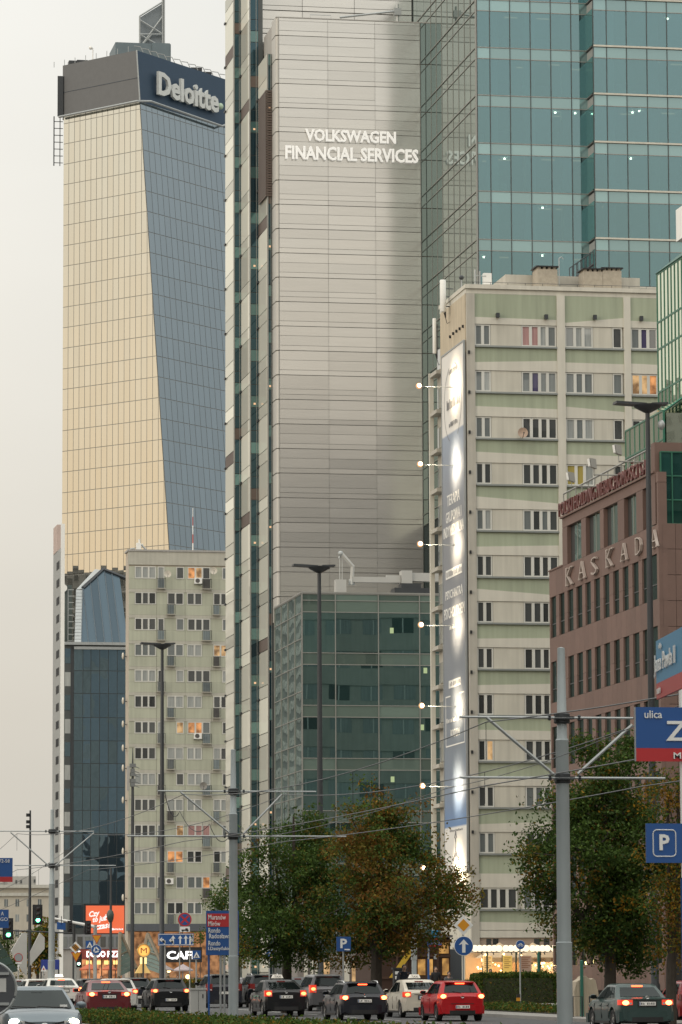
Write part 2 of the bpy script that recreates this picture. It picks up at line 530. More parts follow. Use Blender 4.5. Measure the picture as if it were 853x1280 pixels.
# ============================================================ GROUND
XE = 50.0
def sheet(name, m, x0, x1, y0, y1, dz, n=40, far=None):
 mb = MB()
 ys = list(np.linspace(y0, y1, n + 1))
 for i in range(n):
  a, b = ys[i], ys[i + 1]
  mb.quad((x0, a, gz(x0, a) + dz), (x1, a, gz(x1, a) + dz), (x1, b, gz(x1, b) + dz), (x0, b, gz(x0, b) + dz))
 return structure(mb, name, m)
paving = mat('city_ground_paving', (0.16, 0.155, 0.145), 0.9, var=0.2, scale=0.5, bump=0.2)
asphalt = mat('asphalt', (0.055, 0.056, 0.058), 0.75, var=0.25, scale=0.7, bump=0.35, bscale=30)
slabs = mat('pavement_slabs', (0.26, 0.25, 0.23), 0.9, var=0.2, scale=0.9, bump=0.25)
soil = mat('verge_soil', (0.06, 0.055, 0.035), 1.0, var=0.35, scale=2.5, bump=0.6, bscale=9)
kerbm = mat('kerb_stone', (0.30, 0.29, 0.27), 0.9, var=0.2, scale=2)
mk = mat('road_marking_paint', (0.55, 0.55, 0.52), 0.8, var=0.3, scale=3)
g = MB()
for a, b, nn in ((-600, 60, 1), (60, 260, 50), (260, 2600, 1)):
 ys = np.linspace(a, b, nn + 1)
 for i in range(nn):
  p, q = ys[i], ys[i + 1]
  g.quad((-1500, p, gz(0, p)), (1500, p, gz(0, p)), (1500, q, gz(0, q)), (-1500, q, gz(0, q)))
structure(g, 'ground', paving)
sheet('road', asphalt, 1.0, 15.2, 20, 420, .006)
sheet('road', asphalt, 17.8, 34.0, 20, 420, .006)
cross = sheet('road', asphalt, -80, 120, 196, 208, .003)
def kerb_line(x0, x1, y0, y1):
 mb = MB(); ys = np.linspace(y0, y1, 30)
 for a, b in zip(ys[:-1], ys[1:]):
  b2 = len(mb.v)
  za, zb = gz(0, a), gz(0, b)
  mb.v += [(x0, a, za), (x1, a, za), (x1, b, zb), (x0, b, zb), (x0, a, za + .13), (x1, a, za + .13), (x1, b, zb + .13), (x0, b, zb + .13)]
  for f in ((4, 5, 6, 7), (0, 1, 5, 4), (1, 2, 6, 5), (2, 3, 7, 6), (3, 0, 4, 7)): mb.f.append(tuple(b2 + i for i in f)); mb.m.append(0)
 return structure(mb, 'kerb', kerbm)
kerb_line(15.2, 15.4, 20, 160); kerb_line(17.6, 17.8, 20, 160); kerb_line(34.0, 34.25, 20, 190)
sheet('median_verge', soil, 15.4, 17.6, 20, 160, .11)
sheet('pavement', slabs, 34.25, 70, 20, 236, .13)
sheet('verge', soil, 36.0, 39.0, 120, 176, .16)
for x in (7.6, 23.2, 28.6):
 mb = MB()
 for y in np.arange(30, 190, 9.0):
  mb.quad((x - .06, y, gz(x, y) + .010), (x + .06, y, gz(x, y) + .010), (x + .06, y + 4, gz(x, y + 4) + .010), (x - .06, y + 4, gz(x, y + 4) + .010))
 structure(mb, 'lane_marking', mk)
# ============================================================ GREEN-BANDED BLOCK WITH THE BANNER
P0 = at(583, 360, 243); GX, GY = P0.x, P0.y
def gx(px): return on_y(px, 780, GY)[0]
def gzz(py): return on_y(640, py, GY)[1]
GE = 79.0                                     # east end, behind the brown office block
GD = on_x(553, 700, GX)[0]                    # north end of the banner wall
GTOP = gzz(357)
gb = thing('apartment_block', 'tall beige and sage green apartment block with floodlit banner on its end wall', 'apartment block', (GX, GY, 0))
mb = MB(); mb.box(GX, GE, GY + .15, GD, 0, GTOP - .25); part(mb, 'wall', beige, gb)
GD2 = on_x(543.5, 700, GX)[0]
mb = MB(); mb.box(GX + .25, GE - 2, GD + .002, GD2, 0, on_x(548, 458, GX + .25)[1]); part(mb, 'rear_wall', concrete, gb)
mb = MB(); mb.box(GX - .1, GE, GY - .12, GD + .1, GTOP - .25, GTOP); mb.box(GX - .04, GE, GY + .02, GD + .04, GTOP - .55, GTOP - .252); part(mb, 'cornice', lightbeige, gb)
bays = [(596.3, 700), (710, 784.3), (792.8, 868), (876, 935)]
for a, b in ((583, 596.3), (700, 710), (784.3, 792.8), (868, 876), (935, 945)):
 x0, x1 = gx(a), gx(b)
 if a == 583: x0 = GX
 mb = MB(); mb.box(x0, x1, GY - .10, GY + .149, 0, GTOP - .552); part(mb, 'pilaster', lightbeige if a > 583 else concrete, gb)
bx = [(gx(a) + .002, gx(b) - .002) for a, b in bays]
rows = [406.3 + 57.65 * k for k in range(12)] + [1110]
HW = 26.2
layout = [[(596.8, 616.5, 2, None), (655.5, 699.5, 4, (1, 1.1, 1, 1))], [(710.5, 745.5, 3, (1, 1, 1)), (770.2, 782.5, 1, None)],
   [(793.5, 826.5, 3, None), (846, 866, 2, None)], [(877, 905, 3, None), (915, 934, 2, None)]]
layout_low = [[(597, 644, 4, None), (651, 698, 4, None)], [(711, 745, 3, None), (750, 783, 3, None)], [(794, 828, 3, None), (834, 866, 3, None)], [(877, 905, 3, None), (915, 934, 2, None)]]
special = {(0, 0, 1): [win_pink, win_pink, win_net, win_grey], (1, 0, 1): [win_grey, win_vio, win_grey, win_grey], (1, 2, 0): [win_lit2, win_lit2, win_lit], (3, 1, 0): [win_yel, win_yel, win_net],
   (0, 2, 0): [win_grey, win_vio, win_dark], (2, 0, 1): [win_dark] * 4, (3, 0, 1): [win_dark] * 4, (3, 0, 0): [win_dark] * 2, (5, 0, 0): [win_dark] * 2, (5, 0, 1): [win_dark] * 4,
   (0, 0, 0): [win_grey, win_grey], (0, 1, 0): [win_grey, win_net, win_net], (1, 1, 0): [win_grey] * 3, (2, 0, 0): [win_grey, win_grey], (2, 1, 0): [win_net, win_grey, win_net], (1, 0, 0): [win_grey, win_net], (4, 0, 1): [win_grey, win_dark, win_grey, win_dark], (4, 0, 0): [win_grey, win_net], (9, 0, 0): [win_dark, win_lit2]}
rb = random.Random(3)
for k, ty in enumerate(rows):
 last = k == 12
 zt, zb = gzz(ty), gzz(ty + HW)
 ntop = gzz(rows[k + 1]) if k < 12 else gzz(1163)
 for bi, (x0, x1) in enumerate(bx):
  if k > 8 and bi > 2: continue
  mid = zb - .18 - (zb - ntop) * .50
  sl = (rb.random() - .5) * .36
  z1p, z2p = mid + sl, mid - sl
  mb = MB(); mb.prism([(x0, GY - .02, ntop + .02), (x1, GY - .02, ntop + .02), (x1, GY - .02, z2p), (x0, GY - .02, z1p)], (0, .168, 0)); part(mb, 'lintel_band', lightbeige, gb)
  mb = MB(); mb.prism([(x0, GY + .01, z1p), (x1, GY + .01, z2p), (x1, GY + .01, zb - .12), (x0, GY + .01, zb - .12)], (0, .138, 0)); part(mb, 'spandrel_panel', greenr, gb)
  piece(gb, 'sill', sillm, x0 + .02, x1 - .02, GY - .14, GY + .148, zb - .118, zb - .01)
  cur = x0
  for wi, (a, b, n, fr) in enumerate((layout_low if last else layout)[bi]):
   wa, wb = gx(a), gx(b)
   kinds = special.get((k, bi, wi))
   if not kinds:
    if k in (3, 4, 5, 6, 7, 8, 12): base_ = [win_dark] if rb.random() < .65 else [win_dark, win_grey]
    else: base_ = pickwin(rb)
    kinds = [rb.choice(base_) for _ in range(n)]
   window(gb, wa, wb, zb, zt, GY + .06, n, kinds, fr, bar=.09, edge=.08)
   if wa - cur > .5: piece(gb, 'wall_panel', beige, cur + .02, wa - .02, GY + .03, GY + .148, zb, zt)
   cur = wb
  if x1 - cur > .5: piece(gb, 'wall_panel', beige, cur + .02, x1 - .02, GY + .03, GY + .148, zb, zt)
zt0 = gzz(rows[0])
for bi, (x0, x1) in enumerate(bx):
 sl = (rb.random() - .5) * .5
 mid = gzz(398)
 mb = MB(); mb.prism([(x0, GY - .02, zt0 + .02), (x1, GY - .02, zt0 + .02), (x1, GY - .02, mid - sl), (x0, GY - .02, mid + sl)], (0, .168, 0)); part(mb, 'lintel_band', lightbeige, gb)
 mb = MB(); mb.prism([(x0, GY + .01, mid + sl), (x1, GY + .01, mid - sl), (x1, GY + .01, GTOP - .56), (x0, GY + .01, GTOP - .56)], (0, .138, 0)); part(mb, 'spandrel_panel', greenr, gb)
for px, py in ((622.5, 394), (683, 396), (744, 396.5), (802, 398)):
 x, z = on_y(px, py, GY - .2); piece(gb, 'floodlight_box', dkmetal, x - .1, x + .1, GY - .3, GY - .05, z - .14, z + .14)
zg = gzz(1163)
for x0, x1 in bx:
 piece(gb, 'fascia_band', lightbeige, x0, x1, GY - .05, GY + .148, gzz(1172), zg - .01)
pinkish = mat('warm_plaster', (0.42, 0.33, 0.26), 0.9, var=0.1)
piece(gb, 'shop_wall', pinkish, gx(597), gx(700), GY + .05, GY + .149, .3, gzz(1172.2))
for a, b in ((605, 611), (613, 620), (664, 671), (676, 683)):
 piece(gb, 'shop_window', win_dark, gx(a), gx(b), GY + .02, GY + .14, gzz(1184), gzz(1173.5))
for k in range(13):
 zt, zb = gzz(rows[k]), gzz(rows[k] + HW)
 piece(gb, 'rear_band', concrete, GX + .3, GE - 2.2, GD2, GD2 + .08, zb - 1.5, zb)
 for j in range(9):
  xa = GX + 1.2 + j * 2.9
  piece(gb, 'rear_window', win_net if (j * 7 + k * 3) % 4 else win_dark, xa, xa + 1.9, GD2, GD2 + .05, zb + .02, zt)
  piece(gb, 'rear_window_frame', whitepl, xa + .9, xa + 1.0, GD2 + .051, GD2 + .09, zb + .02, zt)
for k in range(12):
 z = on_x(548, 470 + 49 * k, GX + .25)[1]
 piece(gb, 'balcony_slab', concrete, GX - .25, GX + .248, GD + .25, GD2 - .15, z - .12, z + .12)
 piece(gb, 'rear_window', win_grey, GX + .15, GX + .249, GD + .4, GD2 - .5, z + .3, z + 1.6)
mb = MB(); mb.box(GX - .3, GX - .02, GD2 - .14, GD2 + .12, .3, on_x(545, 465, GX)[1]); part(mb, 'corner_post', lightbeige, gb)
for k in range(14):
 z = on_y(585, 440 + k * 50, GY - .15)[1]
 piece(gb, 'cable_clip', black, GX + .05, GX + .17, GY - .2, GY - .1, z - .1, z + .1)
mb = MB(); mb.box(GX - .05, GX - .002, GY + .2, GD - .1, on_x(570, 450, GX)[1], GTOP - .56); part(mb, 'gable_panel', mat('ochre_concrete', (0.50, 0.43, 0.32), 0.9, var=.15, streak=.3, bump=.3), gb)
for a, b in ((563, 421), (567, 417), (571, 414), (575, 411), (579, 408)):
 y, z = on_x(a, b, GX - .1)
 piece(gb, 'hook', black, GX - .18, GX - .05, y - .03, y + .03, z - .09, z + .09)
rz = GTOP
def roofbox(name, m, pxa, pxb, pya, yb0, yb1):
 xa = on_y(pxa, pya, GY + yb0)[0]; xb = on_y(pxb, pya, GY + yb0)[0]; zt_ = on_y(pxa, pya, GY + yb0)[1]
 mb = MB(); mb.box(xa, xb, GY + yb0, GY + yb1, rz, zt_); return part(mb, name, m, gb), xa, xb, zt_
roofbox('roof_house', concrete, 632, 700, 343, 3.5, 7.5)
roofbox('roof_house', concrete, 697.5, 733, 345, 4.0, 7.0)
roofbox('roof_house', concrete, 775, 800, 347, 4.0, 7.0)
for a, b, t in ((672, 697, 336), (730, 753.5, 339), (753.8, 777, 338)):
 o, xa, xb, zt_ = roofbox('chimney', brick, a, b, t, 2.0, 3.4)
 for i in range(4):
  xx = xa + (xb - xa) * (i + .15) / 4
  piece(o, 'vent_brick', brick, xx, xx + .18, GY + 2.05, GY + 3.35, zt_, zt_ + .13)
 piece(o, 'chimney_cap', black, xa - .1, xb + .1, GY + 1.9, GY + 3.5, zt_ + .13, zt_ + .2)
mb = MB()
for i in range(24):
 x = GX + .5 + i * 1.1
 mb.tube([(x, GY + .3, rz), (x, GY + .3, rz + .22)], .015, 5)
mb.tube([(GX + .4, GY + .3, rz + .22), (GX + 26, GY + .3, rz + .22)], .015, 5)
part(mb, 'lightning_wire', dkmetal, gb)
def mast(name, label, items, px, py0, py1, dy, group=None, r=.05):
 x, z1 = on_y(px, py1, GY + dy); z0 = on_y(px, py0, GY + dy)[1]
 t = thing(name, label, 'antenna', (x, GY + dy, z0), group)
 mb = MB(); mb.tube([(x, GY + dy, z0), (x, GY + dy, z1)], r, 8); part(mb, 'pole', galv, t, True)
 return t, x, GY + dy, z0, z1
def panel_antenna(px, pya, pyb, wpx, label, ax, ay):
 xw = GX - ax
 x, zb = on_y(px, pyb, GY + ay); zt_ = on_y(px, pya, GY + ay)[1]
 t = thing('panel_antenna', label, 'antenna', (x, GY + ay, zb), 'panel antennas at the roof corner')
 h = wpx * 243 / 5000 / 2
 mb = MB(); n = 12
 mb.lathe([(h * .85, zb), (h, zb + .06), (h, zt_ - .06), (h * .85, zt_)], (x, GY + ay, 0), n); part(mb, 'radome', white, t, 40)
 mb = MB(); mb.tube([(x + .2, GY + ay + .25, zb - .3), (x + .2, GY + ay + .25, zt_ - .3)], .05, 6)
 for z in (zb + .4, (zb + zt_) / 2, zt_ - .5): mb.tube([(x, GY + ay, z), (x + .22, GY + ay + .25, z), (GX + .2, GY + ay + .3, z)], .035, 5)
 part(mb, 'bracket', dkmetal, t)
 mb = MB(); mb.tube([(x + .1, GY + ay + .2, zb), (x + .3, GY + ay + .2, zb - .7), (x + .9, GY + ay + .2, zb - .3), (GX, GY + ay + .2, zb - 1.1)], .03, 5); part(mb, 'cable', black, t)
panel_antenna(554, 350, 390, 8, 'tall white panel antenna standing highest at the roof corner above the banner', 1.2, 4.5)
panel_antenna(543.5, 398, 442, 5, 'slim pale panel antenna hanging low beside the bare gable', 1.0, 8.0)
tt, x, y, z0, z1 = mast('antenna_mast', 'thin roof mast with small round head above the banner gable', None, 577, 362, 347, 3.0)
mb = MB(); mb.ball((x, y, z1), .16); part(mb, 'round_head', dkmetal, tt, True)
tt, x, y, z0, z1 = mast('roof_antenna', 'small pale equipment box and twin poles on the roof edge of the green banded block', None, 600, 357, 339, 1.0)
piece(tt, 'cabinet', white, x + .25, x + .75, y, y + .4, z0 + .1, z1 - .1)
mb = MB(); mb.tube([(x - .3, y, z0), (x - .3, y, z1 + .1)], .06, 6); mb.tube([(x - .3, y, z1 - .3), (x + .4, y, z1 - .3)], .03, 5); part(mb, 'frame', galv, tt)
tt, x, y, z0, z1 = mast('roof_aerial', 'thin hooked aerial pole on the flat roof between two chimneys', None, 699, 356, 323, 1.5, r=.03)
mb = MB(); mb.tube([(x, y, z1), (x + .15, y, z1 + .1), (x + .28, y, z1 - .05)], .03, 5); part(mb, 'hook', galv, tt)
x, z0 = on_y(716, 356, GY + 5); z1 = on_y(716, 322, GY + 5)[1]
st = thing('roof_stair', 'dark iron roof stair with railings between the brick chimneys', 'stair', (x, GY + 5, z0))
mb = MB()
xe, ze = on_y(742, 318, GY + 5)
for o_ in (0, .8):
 mb.tube([(x, GY + 5 + o_, z0 + .3), (xe, GY + 5 + o_, ze - .6)], .05, 5); mb.tube([(x, GY + 5 + o_, z0 + 1.2), (xe, GY + 5 + o_, ze + .2)], .03, 5)
 for i in range(6):
  f_ = i / 5; xx = x + (xe - x) * f_; zz = z0 + .3 + (ze - .6 - z0 - .3) * f_
  mb.tube([(xx, GY + 5 + o_, rz), (xx, GY + 5 + o_, zz + .9)], .03, 5)
part(mb, 'railing', dkmetal, st)
for i in range(9):
 f_ = i / 9; xx = x + (xe - x) * f_; zz = z0 + .3 + (ze - .9 - z0) * f_
 piece(st, 'tread', dkmetal, xx, xx + .2, GY + 5.02, GY + 5.78, zz, zz + .04)
def dish(parent_label, x, y, z, r, group='satellite dishes on the flats', m=None):
 t = thing('satellite_dish', parent_label, 'satellite dish', (x, y, z), group)
 mb = MB(); n = 14
 b = len(mb.v)
 for rr, dy in ((0.05, .12), (.55, .09), (1, 0)):
  for k in range(n):
   a = 2 * PI * k / n; mb.v.append((x + r * rr * math.cos(a), y + dy * r * 2 + .02, z + r * rr * math.sin(a)))
 for i in range(2):
  for k in range(n):
   q = (k + 1) % n; mb.f.append((b + i * n + k, b + i * n + q, b + (i + 1) * n + q, b + (i + 1) * n + k)); mb.m.append(0)
 mb.f.append(tuple(b + k for k in range(n))); mb.m.append(0)
 part(mb, 'reflector', m or mat('dish_paint', (0.62, 0.58, 0.50), .5, var=.15, scale=3), t, True)
 mb = MB(); mb.tube([(x, y + .1, z - r), (x, y - r * .9, z - r * .2)], .02, 5); mb.box(x - .04, x + .04, y - r * .95, y - r * .75, z - r * .25, z - r * .05); mb.tube([(x, y + .2, z), (x, y + .6, z - .2)], .03, 5); part(mb, 'arm', dkmetal, t)
 return t
x, z = on_y(653.5, 541, GY - .5)
dish('rusty round satellite dish beside a dark window on the sage green block', x, GY - .6, z, .32, None, mat('rusty_dish', (.45, .33, .25), .6, var=.3, scale=5))
# ============================================================ BANNER AND ITS LAMPS
BX = GX - .14
def by(px): return on_x(px, 760, BX)[0]
yb0, yb1 = by(582.5), by(555)      # near and far edges
def bz(py, px=568): return on_x(px, py, BX)[1]
zt_, zb_ = bz(436), bz(1092)
ban = thing('advertising_banner', 'tall floodlit cloth banner with white circle emblem hung down the end wall', 'banner', (BX, (yb0 + yb1) / 2, zb_))
def banner_cloth():
 m, t, p, n, l = nodes_of('banner_cloth')
 tcn = n('ShaderNodeNewGeometry'); s_ = n('ShaderNodeSeparateXYZ'); l(tcn.outputs['Position'], s_.inputs[0])
 mr = n('ShaderNodeMapRange'); mr.inputs['From Min'].default_value = zb_; mr.inputs['From Max'].default_value = zt_
 l(s_.outputs['Z'], mr.inputs['Value'])
 cr = n('ShaderNodeValToRGB'); cr.color_ramp.interpolation = 'LINEAR'
 el = cr.color_ramp.elements
 def F_(py): return (bz(py) - zb_) / (zt_ - zb_)
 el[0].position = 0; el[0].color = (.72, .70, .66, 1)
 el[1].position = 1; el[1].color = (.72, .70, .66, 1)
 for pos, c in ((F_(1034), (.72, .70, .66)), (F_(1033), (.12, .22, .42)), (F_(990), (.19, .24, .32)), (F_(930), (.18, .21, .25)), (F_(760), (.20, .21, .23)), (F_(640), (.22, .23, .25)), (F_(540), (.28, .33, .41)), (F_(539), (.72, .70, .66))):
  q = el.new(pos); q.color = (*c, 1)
 l(mr.outputs[0], cr.inputs[0]); l(cr.outputs[0], p.inputs['Base Color'])
 p.inputs['Roughness'].default_value = .55
 tb = n('ShaderNodeTexNoise'); tb.inputs['Scale'].default_value = .5; l(tcn.outputs['Position'], tb.inputs['Vector'])
 b = n('ShaderNodeBump'); b.inputs['Strength'].default_value = .5; b.inputs['Distance'].default_value = .06; l(tb.outputs[0], b.inputs['Height']); l(b.outputs[0], p.inputs['Normal'])
 return m
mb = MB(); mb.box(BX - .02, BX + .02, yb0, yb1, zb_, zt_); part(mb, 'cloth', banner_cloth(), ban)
mb = MB()
for a, b in ((yb0 - .1, yb0), (yb1, yb1 + .1)): mb.box(BX - .06, BX + .06, a, b, zb_ - .1, zt_ + .1)
mb.box(BX - .06, BX + .06, yb0, yb1, zt_, zt_ + .1)
part(mb, 'frame', galv, ban)
yc = (yb0 + yb1) / 2; wd = yb1 - yb0
inkd = mat('banner_grey_ink', (.20, .20, .21), .7); inkw = mat('banner_white_ink', (.75, .74, .70), .7)
mb = MB(); n = 48; rr = wd * .40; zc_ = bz(502)
for k in range(n):
 if 10 <= k <= 14 or 33 <= k <= 39: continue
 a, b = 2 * PI * k / n, 2 * PI * (k + 1) / n
 mb.quad(*[(BX - .03, yc - q * math.cos(t), zc_ + q * .95 * math.sin(t)) for q, t in ((rr, a), (rr, b), (rr * .97, b), (rr * .97, a))])
part(mb, 'emblem_ring', inkd, ban)
for s, py, wf, hp, m in (('EMPORIUM', 502, .62, 15, inkd), ('CENTRUM', 462, .4, 7, inkd), ('MEDYCZNE', 528, .4, 7, inkd), ('TERAPIA', 622, .58, 14, inkw), ('GRUPOWA I', 643, .70, 14, inkw), ('INDYWIDUALNA', 661, .92, 14, inkw), ('ŚWIADCZENIA', 715, .7, 8, None), ('PSYCHIATRĄ', 742, .78, 15, inkw), ('PSYCHOLOGIEM', 764, .92, 14, inkw), ('REHABILITACJA', 783, .5, 6, inkw),
       ('KONTAKT', 854, .5, 6, None), ('NASZ ADRES', 899, .8, 7, inkw), ('RODZIN', 916, .4, 10, inkw), ('www', 1038, .6, 3, inkd)):
 zz = bz(py)
 if s in ('EMPORIUM', 'CENTRUM', 'MEDYCZNE', 'REHABILITACJA', 'ŚWIADCZENIA', 'KONTAKT', 'NASZ ADRES', 'www'):
  mb = MB(); nn = max(6, int(wf * 16)); hh = hp / 20.6 * .42; rs = random.Random(len(s))
  if m is None:
   part(MB().box(BX - .04, BX - .025, yc - wd * wf / 2 - .12, yc + wd * wf / 2 + .12, zz - hh - .12, zz + hh + .12), 'text_box', inkw, ban); m = inkd
  for i in range(nn):
   ya = yc - wd * wf / 2 + wd * wf * i / nn; ww = wd * wf / nn
   mb.box(BX - .05, BX - .041, ya, ya + ww * (.3 + .4 * rs.random()), zz - hh, zz + hh * rs.choice((1, .5)))
  part(mb, 'fine_print', m, ban)
 else:
  write(ban, s, (BX - .03, yc, zz), wd * wf, hp / 20.6, m, AX_W, depth=.012, bold=.01)
mb = MB()
for a, b in ((868, 932),):
 for s_ in (-1, 1): mb.box(BX - .035, BX - .022, yc + s_ * wd * .42 - .04, yc + s_ * wd * .42 + .04, bz(b), bz(a))
 mb.box(BX - .035, BX - .022, yc - wd * .42, yc + wd * .42, bz(b), bz(b) + .08); mb.box(BX - .035, BX - .022, yc - wd * .42, yc - wd * .2, bz(a) - .08, bz(a)); mb.box(BX - .035, BX - .022, yc + wd * .2, yc + wd * .42, bz(a) - .08, bz(a))
part(mb, 'text_frame', inkw, ban)
mb = MB(); z0 = bz(1066)
mb.tube([(BX - .03, yc, z0 - .3), (BX - .03, yc, z0 + .9)], .05, 5); mb.tube([(BX - .03, yc + .8, z0 - .5), (BX - .03, yc, z0 + .1), (BX - .03, yc - .8, z0 - .5)], .05, 5); mb.tube([(BX - .03, yc + .3, z0 + .9), (BX - .03, yc, z0 + 1.3), (BX - .03, yc - .3, z0 + .9)], .04, 5)
part(mb, 'logo', inkd, ban)
hot = lamp_mat('floodlight_lens', (1.0, 0.78, 0.45), 14)
warmr = lamp_mat('floodlight_halo', (1.0, 0.50, 0.20), 0.95)
words = ['topmost', 'second highest', 'third from the top', 'fourth from the top', 'fifth from the top', 'sixth from the top', 'lowest, by the tree top']
for k, (px, py) in enumerate(((524, 482), (525.5, 580), (525.5, 680), (526.5, 781), (527.5, 882), (528.5, 982), (529.5, 1084))):
 ex = 552 + k * .6
 ywall = yc - .3; xw, z = BX, on_x(568, py + 2, BX)[1]
 xl = on_y(px, py, ywall)[0]
 t = thing('banner_floodlight', f'small lit floodlight on a wall arm beside the banner, {words[k]}', 'floodlight', (BX, ywall, z), 'floodlights on arms along the banner')
 mb = MB(); mb.tube([(BX + .1, ywall, z), (xl, ywall, z)], .026, 6); part(mb, 'arm', galv, t)
 mb = MB(); mb.box(xl - .13, xl - .03, ywall - .14, ywall + .14, z - .12, z + .16); part(mb, 'housing', galv, t)
 mb = MB(); mb.ball((xl - .04, ywall - .16, z + .02), .19, 12); part(mb, 'diffuser', warmr, t, True)  # glowing ball added to imitate the warm halo around the lens
 mb = MB(); mb.ball((xl - .04, ywall - .30, z + .02), .12, 10); part(mb, 'lens', hot, t, True)
 ld = bpy.data.lights.new('floodlight_beam', 'SPOT'); ld.energy = 1500; ld.color = (1, .82, .58); ld.spot_size = R(108); ld.spot_blend = 1.0; ld.shadow_soft_size = .12
 lo = bpy.data.objects.new('beam', ld); link(lo, t, (xl + .12, ywall - .25, z))
 lo.rotation_euler = Vector((-1, .08, .0)).to_track_quat('Z', 'Y').to_euler()
# ============================================================ GLASS AND METAL TOWER (metal wall, stepped bays, projecting glass wing)
M0 = at(347, 400, 333); TX, TY = M0.x, M0.y           # west corner of the big metal wall
metal = None
def metal_panel():
 m, t, p, n, l = nodes_of('brushed_cladding')
 p.inputs['Metallic'].default_value = .72; p.inputs['Roughness'].default_value = .13
 geo = n('ShaderNodeNewGeometry'); oi = n('ShaderNodeObjectInfo')
 mpn = n('ShaderNodeMapping'); mpn.inputs['Scale'].default_value = (.25, .25, 3.0); l(geo.outputs['Position'], mpn.inputs[0])
 tx = n('ShaderNodeTexNoise'); tx.inputs['Scale'].default_value = 1.5; tx.inputs['Detail'].default_value = 4; l(mpn.outputs[0], tx.inputs['Vector'])
 a = n('ShaderNodeMath'); a.operation = 'MULTIPLY_ADD'; a.inputs[1].default_value = .10; a.inputs[2].default_value = .92; l(oi.outputs['Random'], a.inputs[0])
 b = n('ShaderNodeMath'); b.operation = 'MULTIPLY_ADD'; b.inputs[1].default_value = .12; b.inputs[2].default_value = .94; l(tx.outputs[0], b.inputs[0])
 c = n('ShaderNodeMath'); c.operation = 'MULTIPLY'; l(a.outputs[0], c.inputs[0]); l(b.outputs[0], c.inputs[1])
 v = n('ShaderNodeVectorMath'); v.operation = 'SCALE'; v.inputs[0].default_value = (.66, .645, .61); l(c.outputs[0], v.inputs['Scale']); l(v.outputs[0], p.inputs['Base Color'])
 wn = n('ShaderNodeTexWhiteNoise'); wn.noise_dimensions = '1D'; q = n('ShaderNodeMath'); q.operation = 'MULTIPLY'; q.inputs[1].default_value = 713.; l(oi.outputs['Random'], q.inputs[0]); l(q.outputs[0], wn.inputs['W'])
 s0 = n('ShaderNodeVectorMath'); s0.operation = 'SUBTRACT'; s0.inputs[1].default_value = (.5, .5, .5); l(wn.outputs['Color'], s0.inputs[0])
 s1 = n('ShaderNodeVectorMath'); s1.operation = 'SCALE'; s1.inputs['Scale'].default_value = .007; l(s0.outputs[0], s1.inputs[0])
 ad = n('ShaderNodeVectorMath'); ad.operation = 'ADD'; l(geo.outputs['Normal'], ad.inputs[0]); l(s1.outputs[0], ad.inputs[1])
 no = n('ShaderNodeVectorMath'); no.operation = 'NORMALIZE'; l(ad.outputs[0], no.inputs[0]); l(no.outputs[0], p.inputs['Normal'])
 return m
metal = metal_panel()
edgem = mat('edge_metal', (.46, .45, .42), .5, metal=.2, var=.05)
cranem = mat('crane_grey', (.40, .40, .38), .5, var=.1)
MATS[metal.name] = metal
groove = mat('shadow_gap', (.13, .125, .12), .8)
louvre = mat('brown_louvre', (.13, .10, .085), .6, metal=.3, var=.2)
westpan = glass('pale_west_glazing', (.62, .61, .54), refl=(.86, .88, .82), base=.16, power=.45, tilt=.004, wav=.004, wscale=.3)
navy = glass('dark_bay_glass', (.012, .03, .04), refl=(.22, .36, .42), base=.22, tilt=.004)
bayspan = glass('teal_spandrel_bay', (.06, .13, .13), refl=(.5, .72, .7), base=.2, tilt=.01)
teal = glass('teal_vision_glass', (.05, .115, .13), refl=(.42, .63, .67), base=.36, power=.9, trans=.68, tint=(.58, .74, .77), tilt=.007, wav=.008, wscale=.15)
tealsp = glass('teal_spandrel_glass', (.17, .26, .26), refl=(.52, .72, .74), base=.36, tilt=.004)
sideg = glass('wing_side_glass', (.07, .09, .09), refl=(.64, .72, .69), base=.45, power=.9, tilt=.0015, wav=.0015, wscale=.1)
tower = thing('office_tower', 'pale metal and teal glass office tower with white lettering across its metal wall', 'office tower', (TX, TY, 0))
def tx_(px, y=TY, ref=400): return on_y(px, ref, y)[0]
def tz_(py, px=430, y=TY): return on_y(px, py, y)[1]
xr = tx_(527)                                     # end of metal
xg = tx_(541.5)                                   # plane of the wing's west side
ztop = tz_(25)
zbase = 0.0
WY = on_x(597, 200, xg)[0]
ytop = TY + 9.0
mb = MB(); mb.box(TX + .02, xg + .3, TY + .12, TY + 7, 0, ztop - .1); part(mb, 'core_wall', greyconc, tower)
cols = [tx_(349.5), tx_(411), tx_(470.3), xr]
pitch = (tz_(142 / 2.941 + 300) - tz_(500 / 2.941 + 300)) / 4      # heavy joint to heavy joint
z1 = ztop
ref = tz_(142 / 2.941 + 300)
kmax = int((ztop - ref) / pitch) + 1
nmet = 0
rs = random.Random(11)
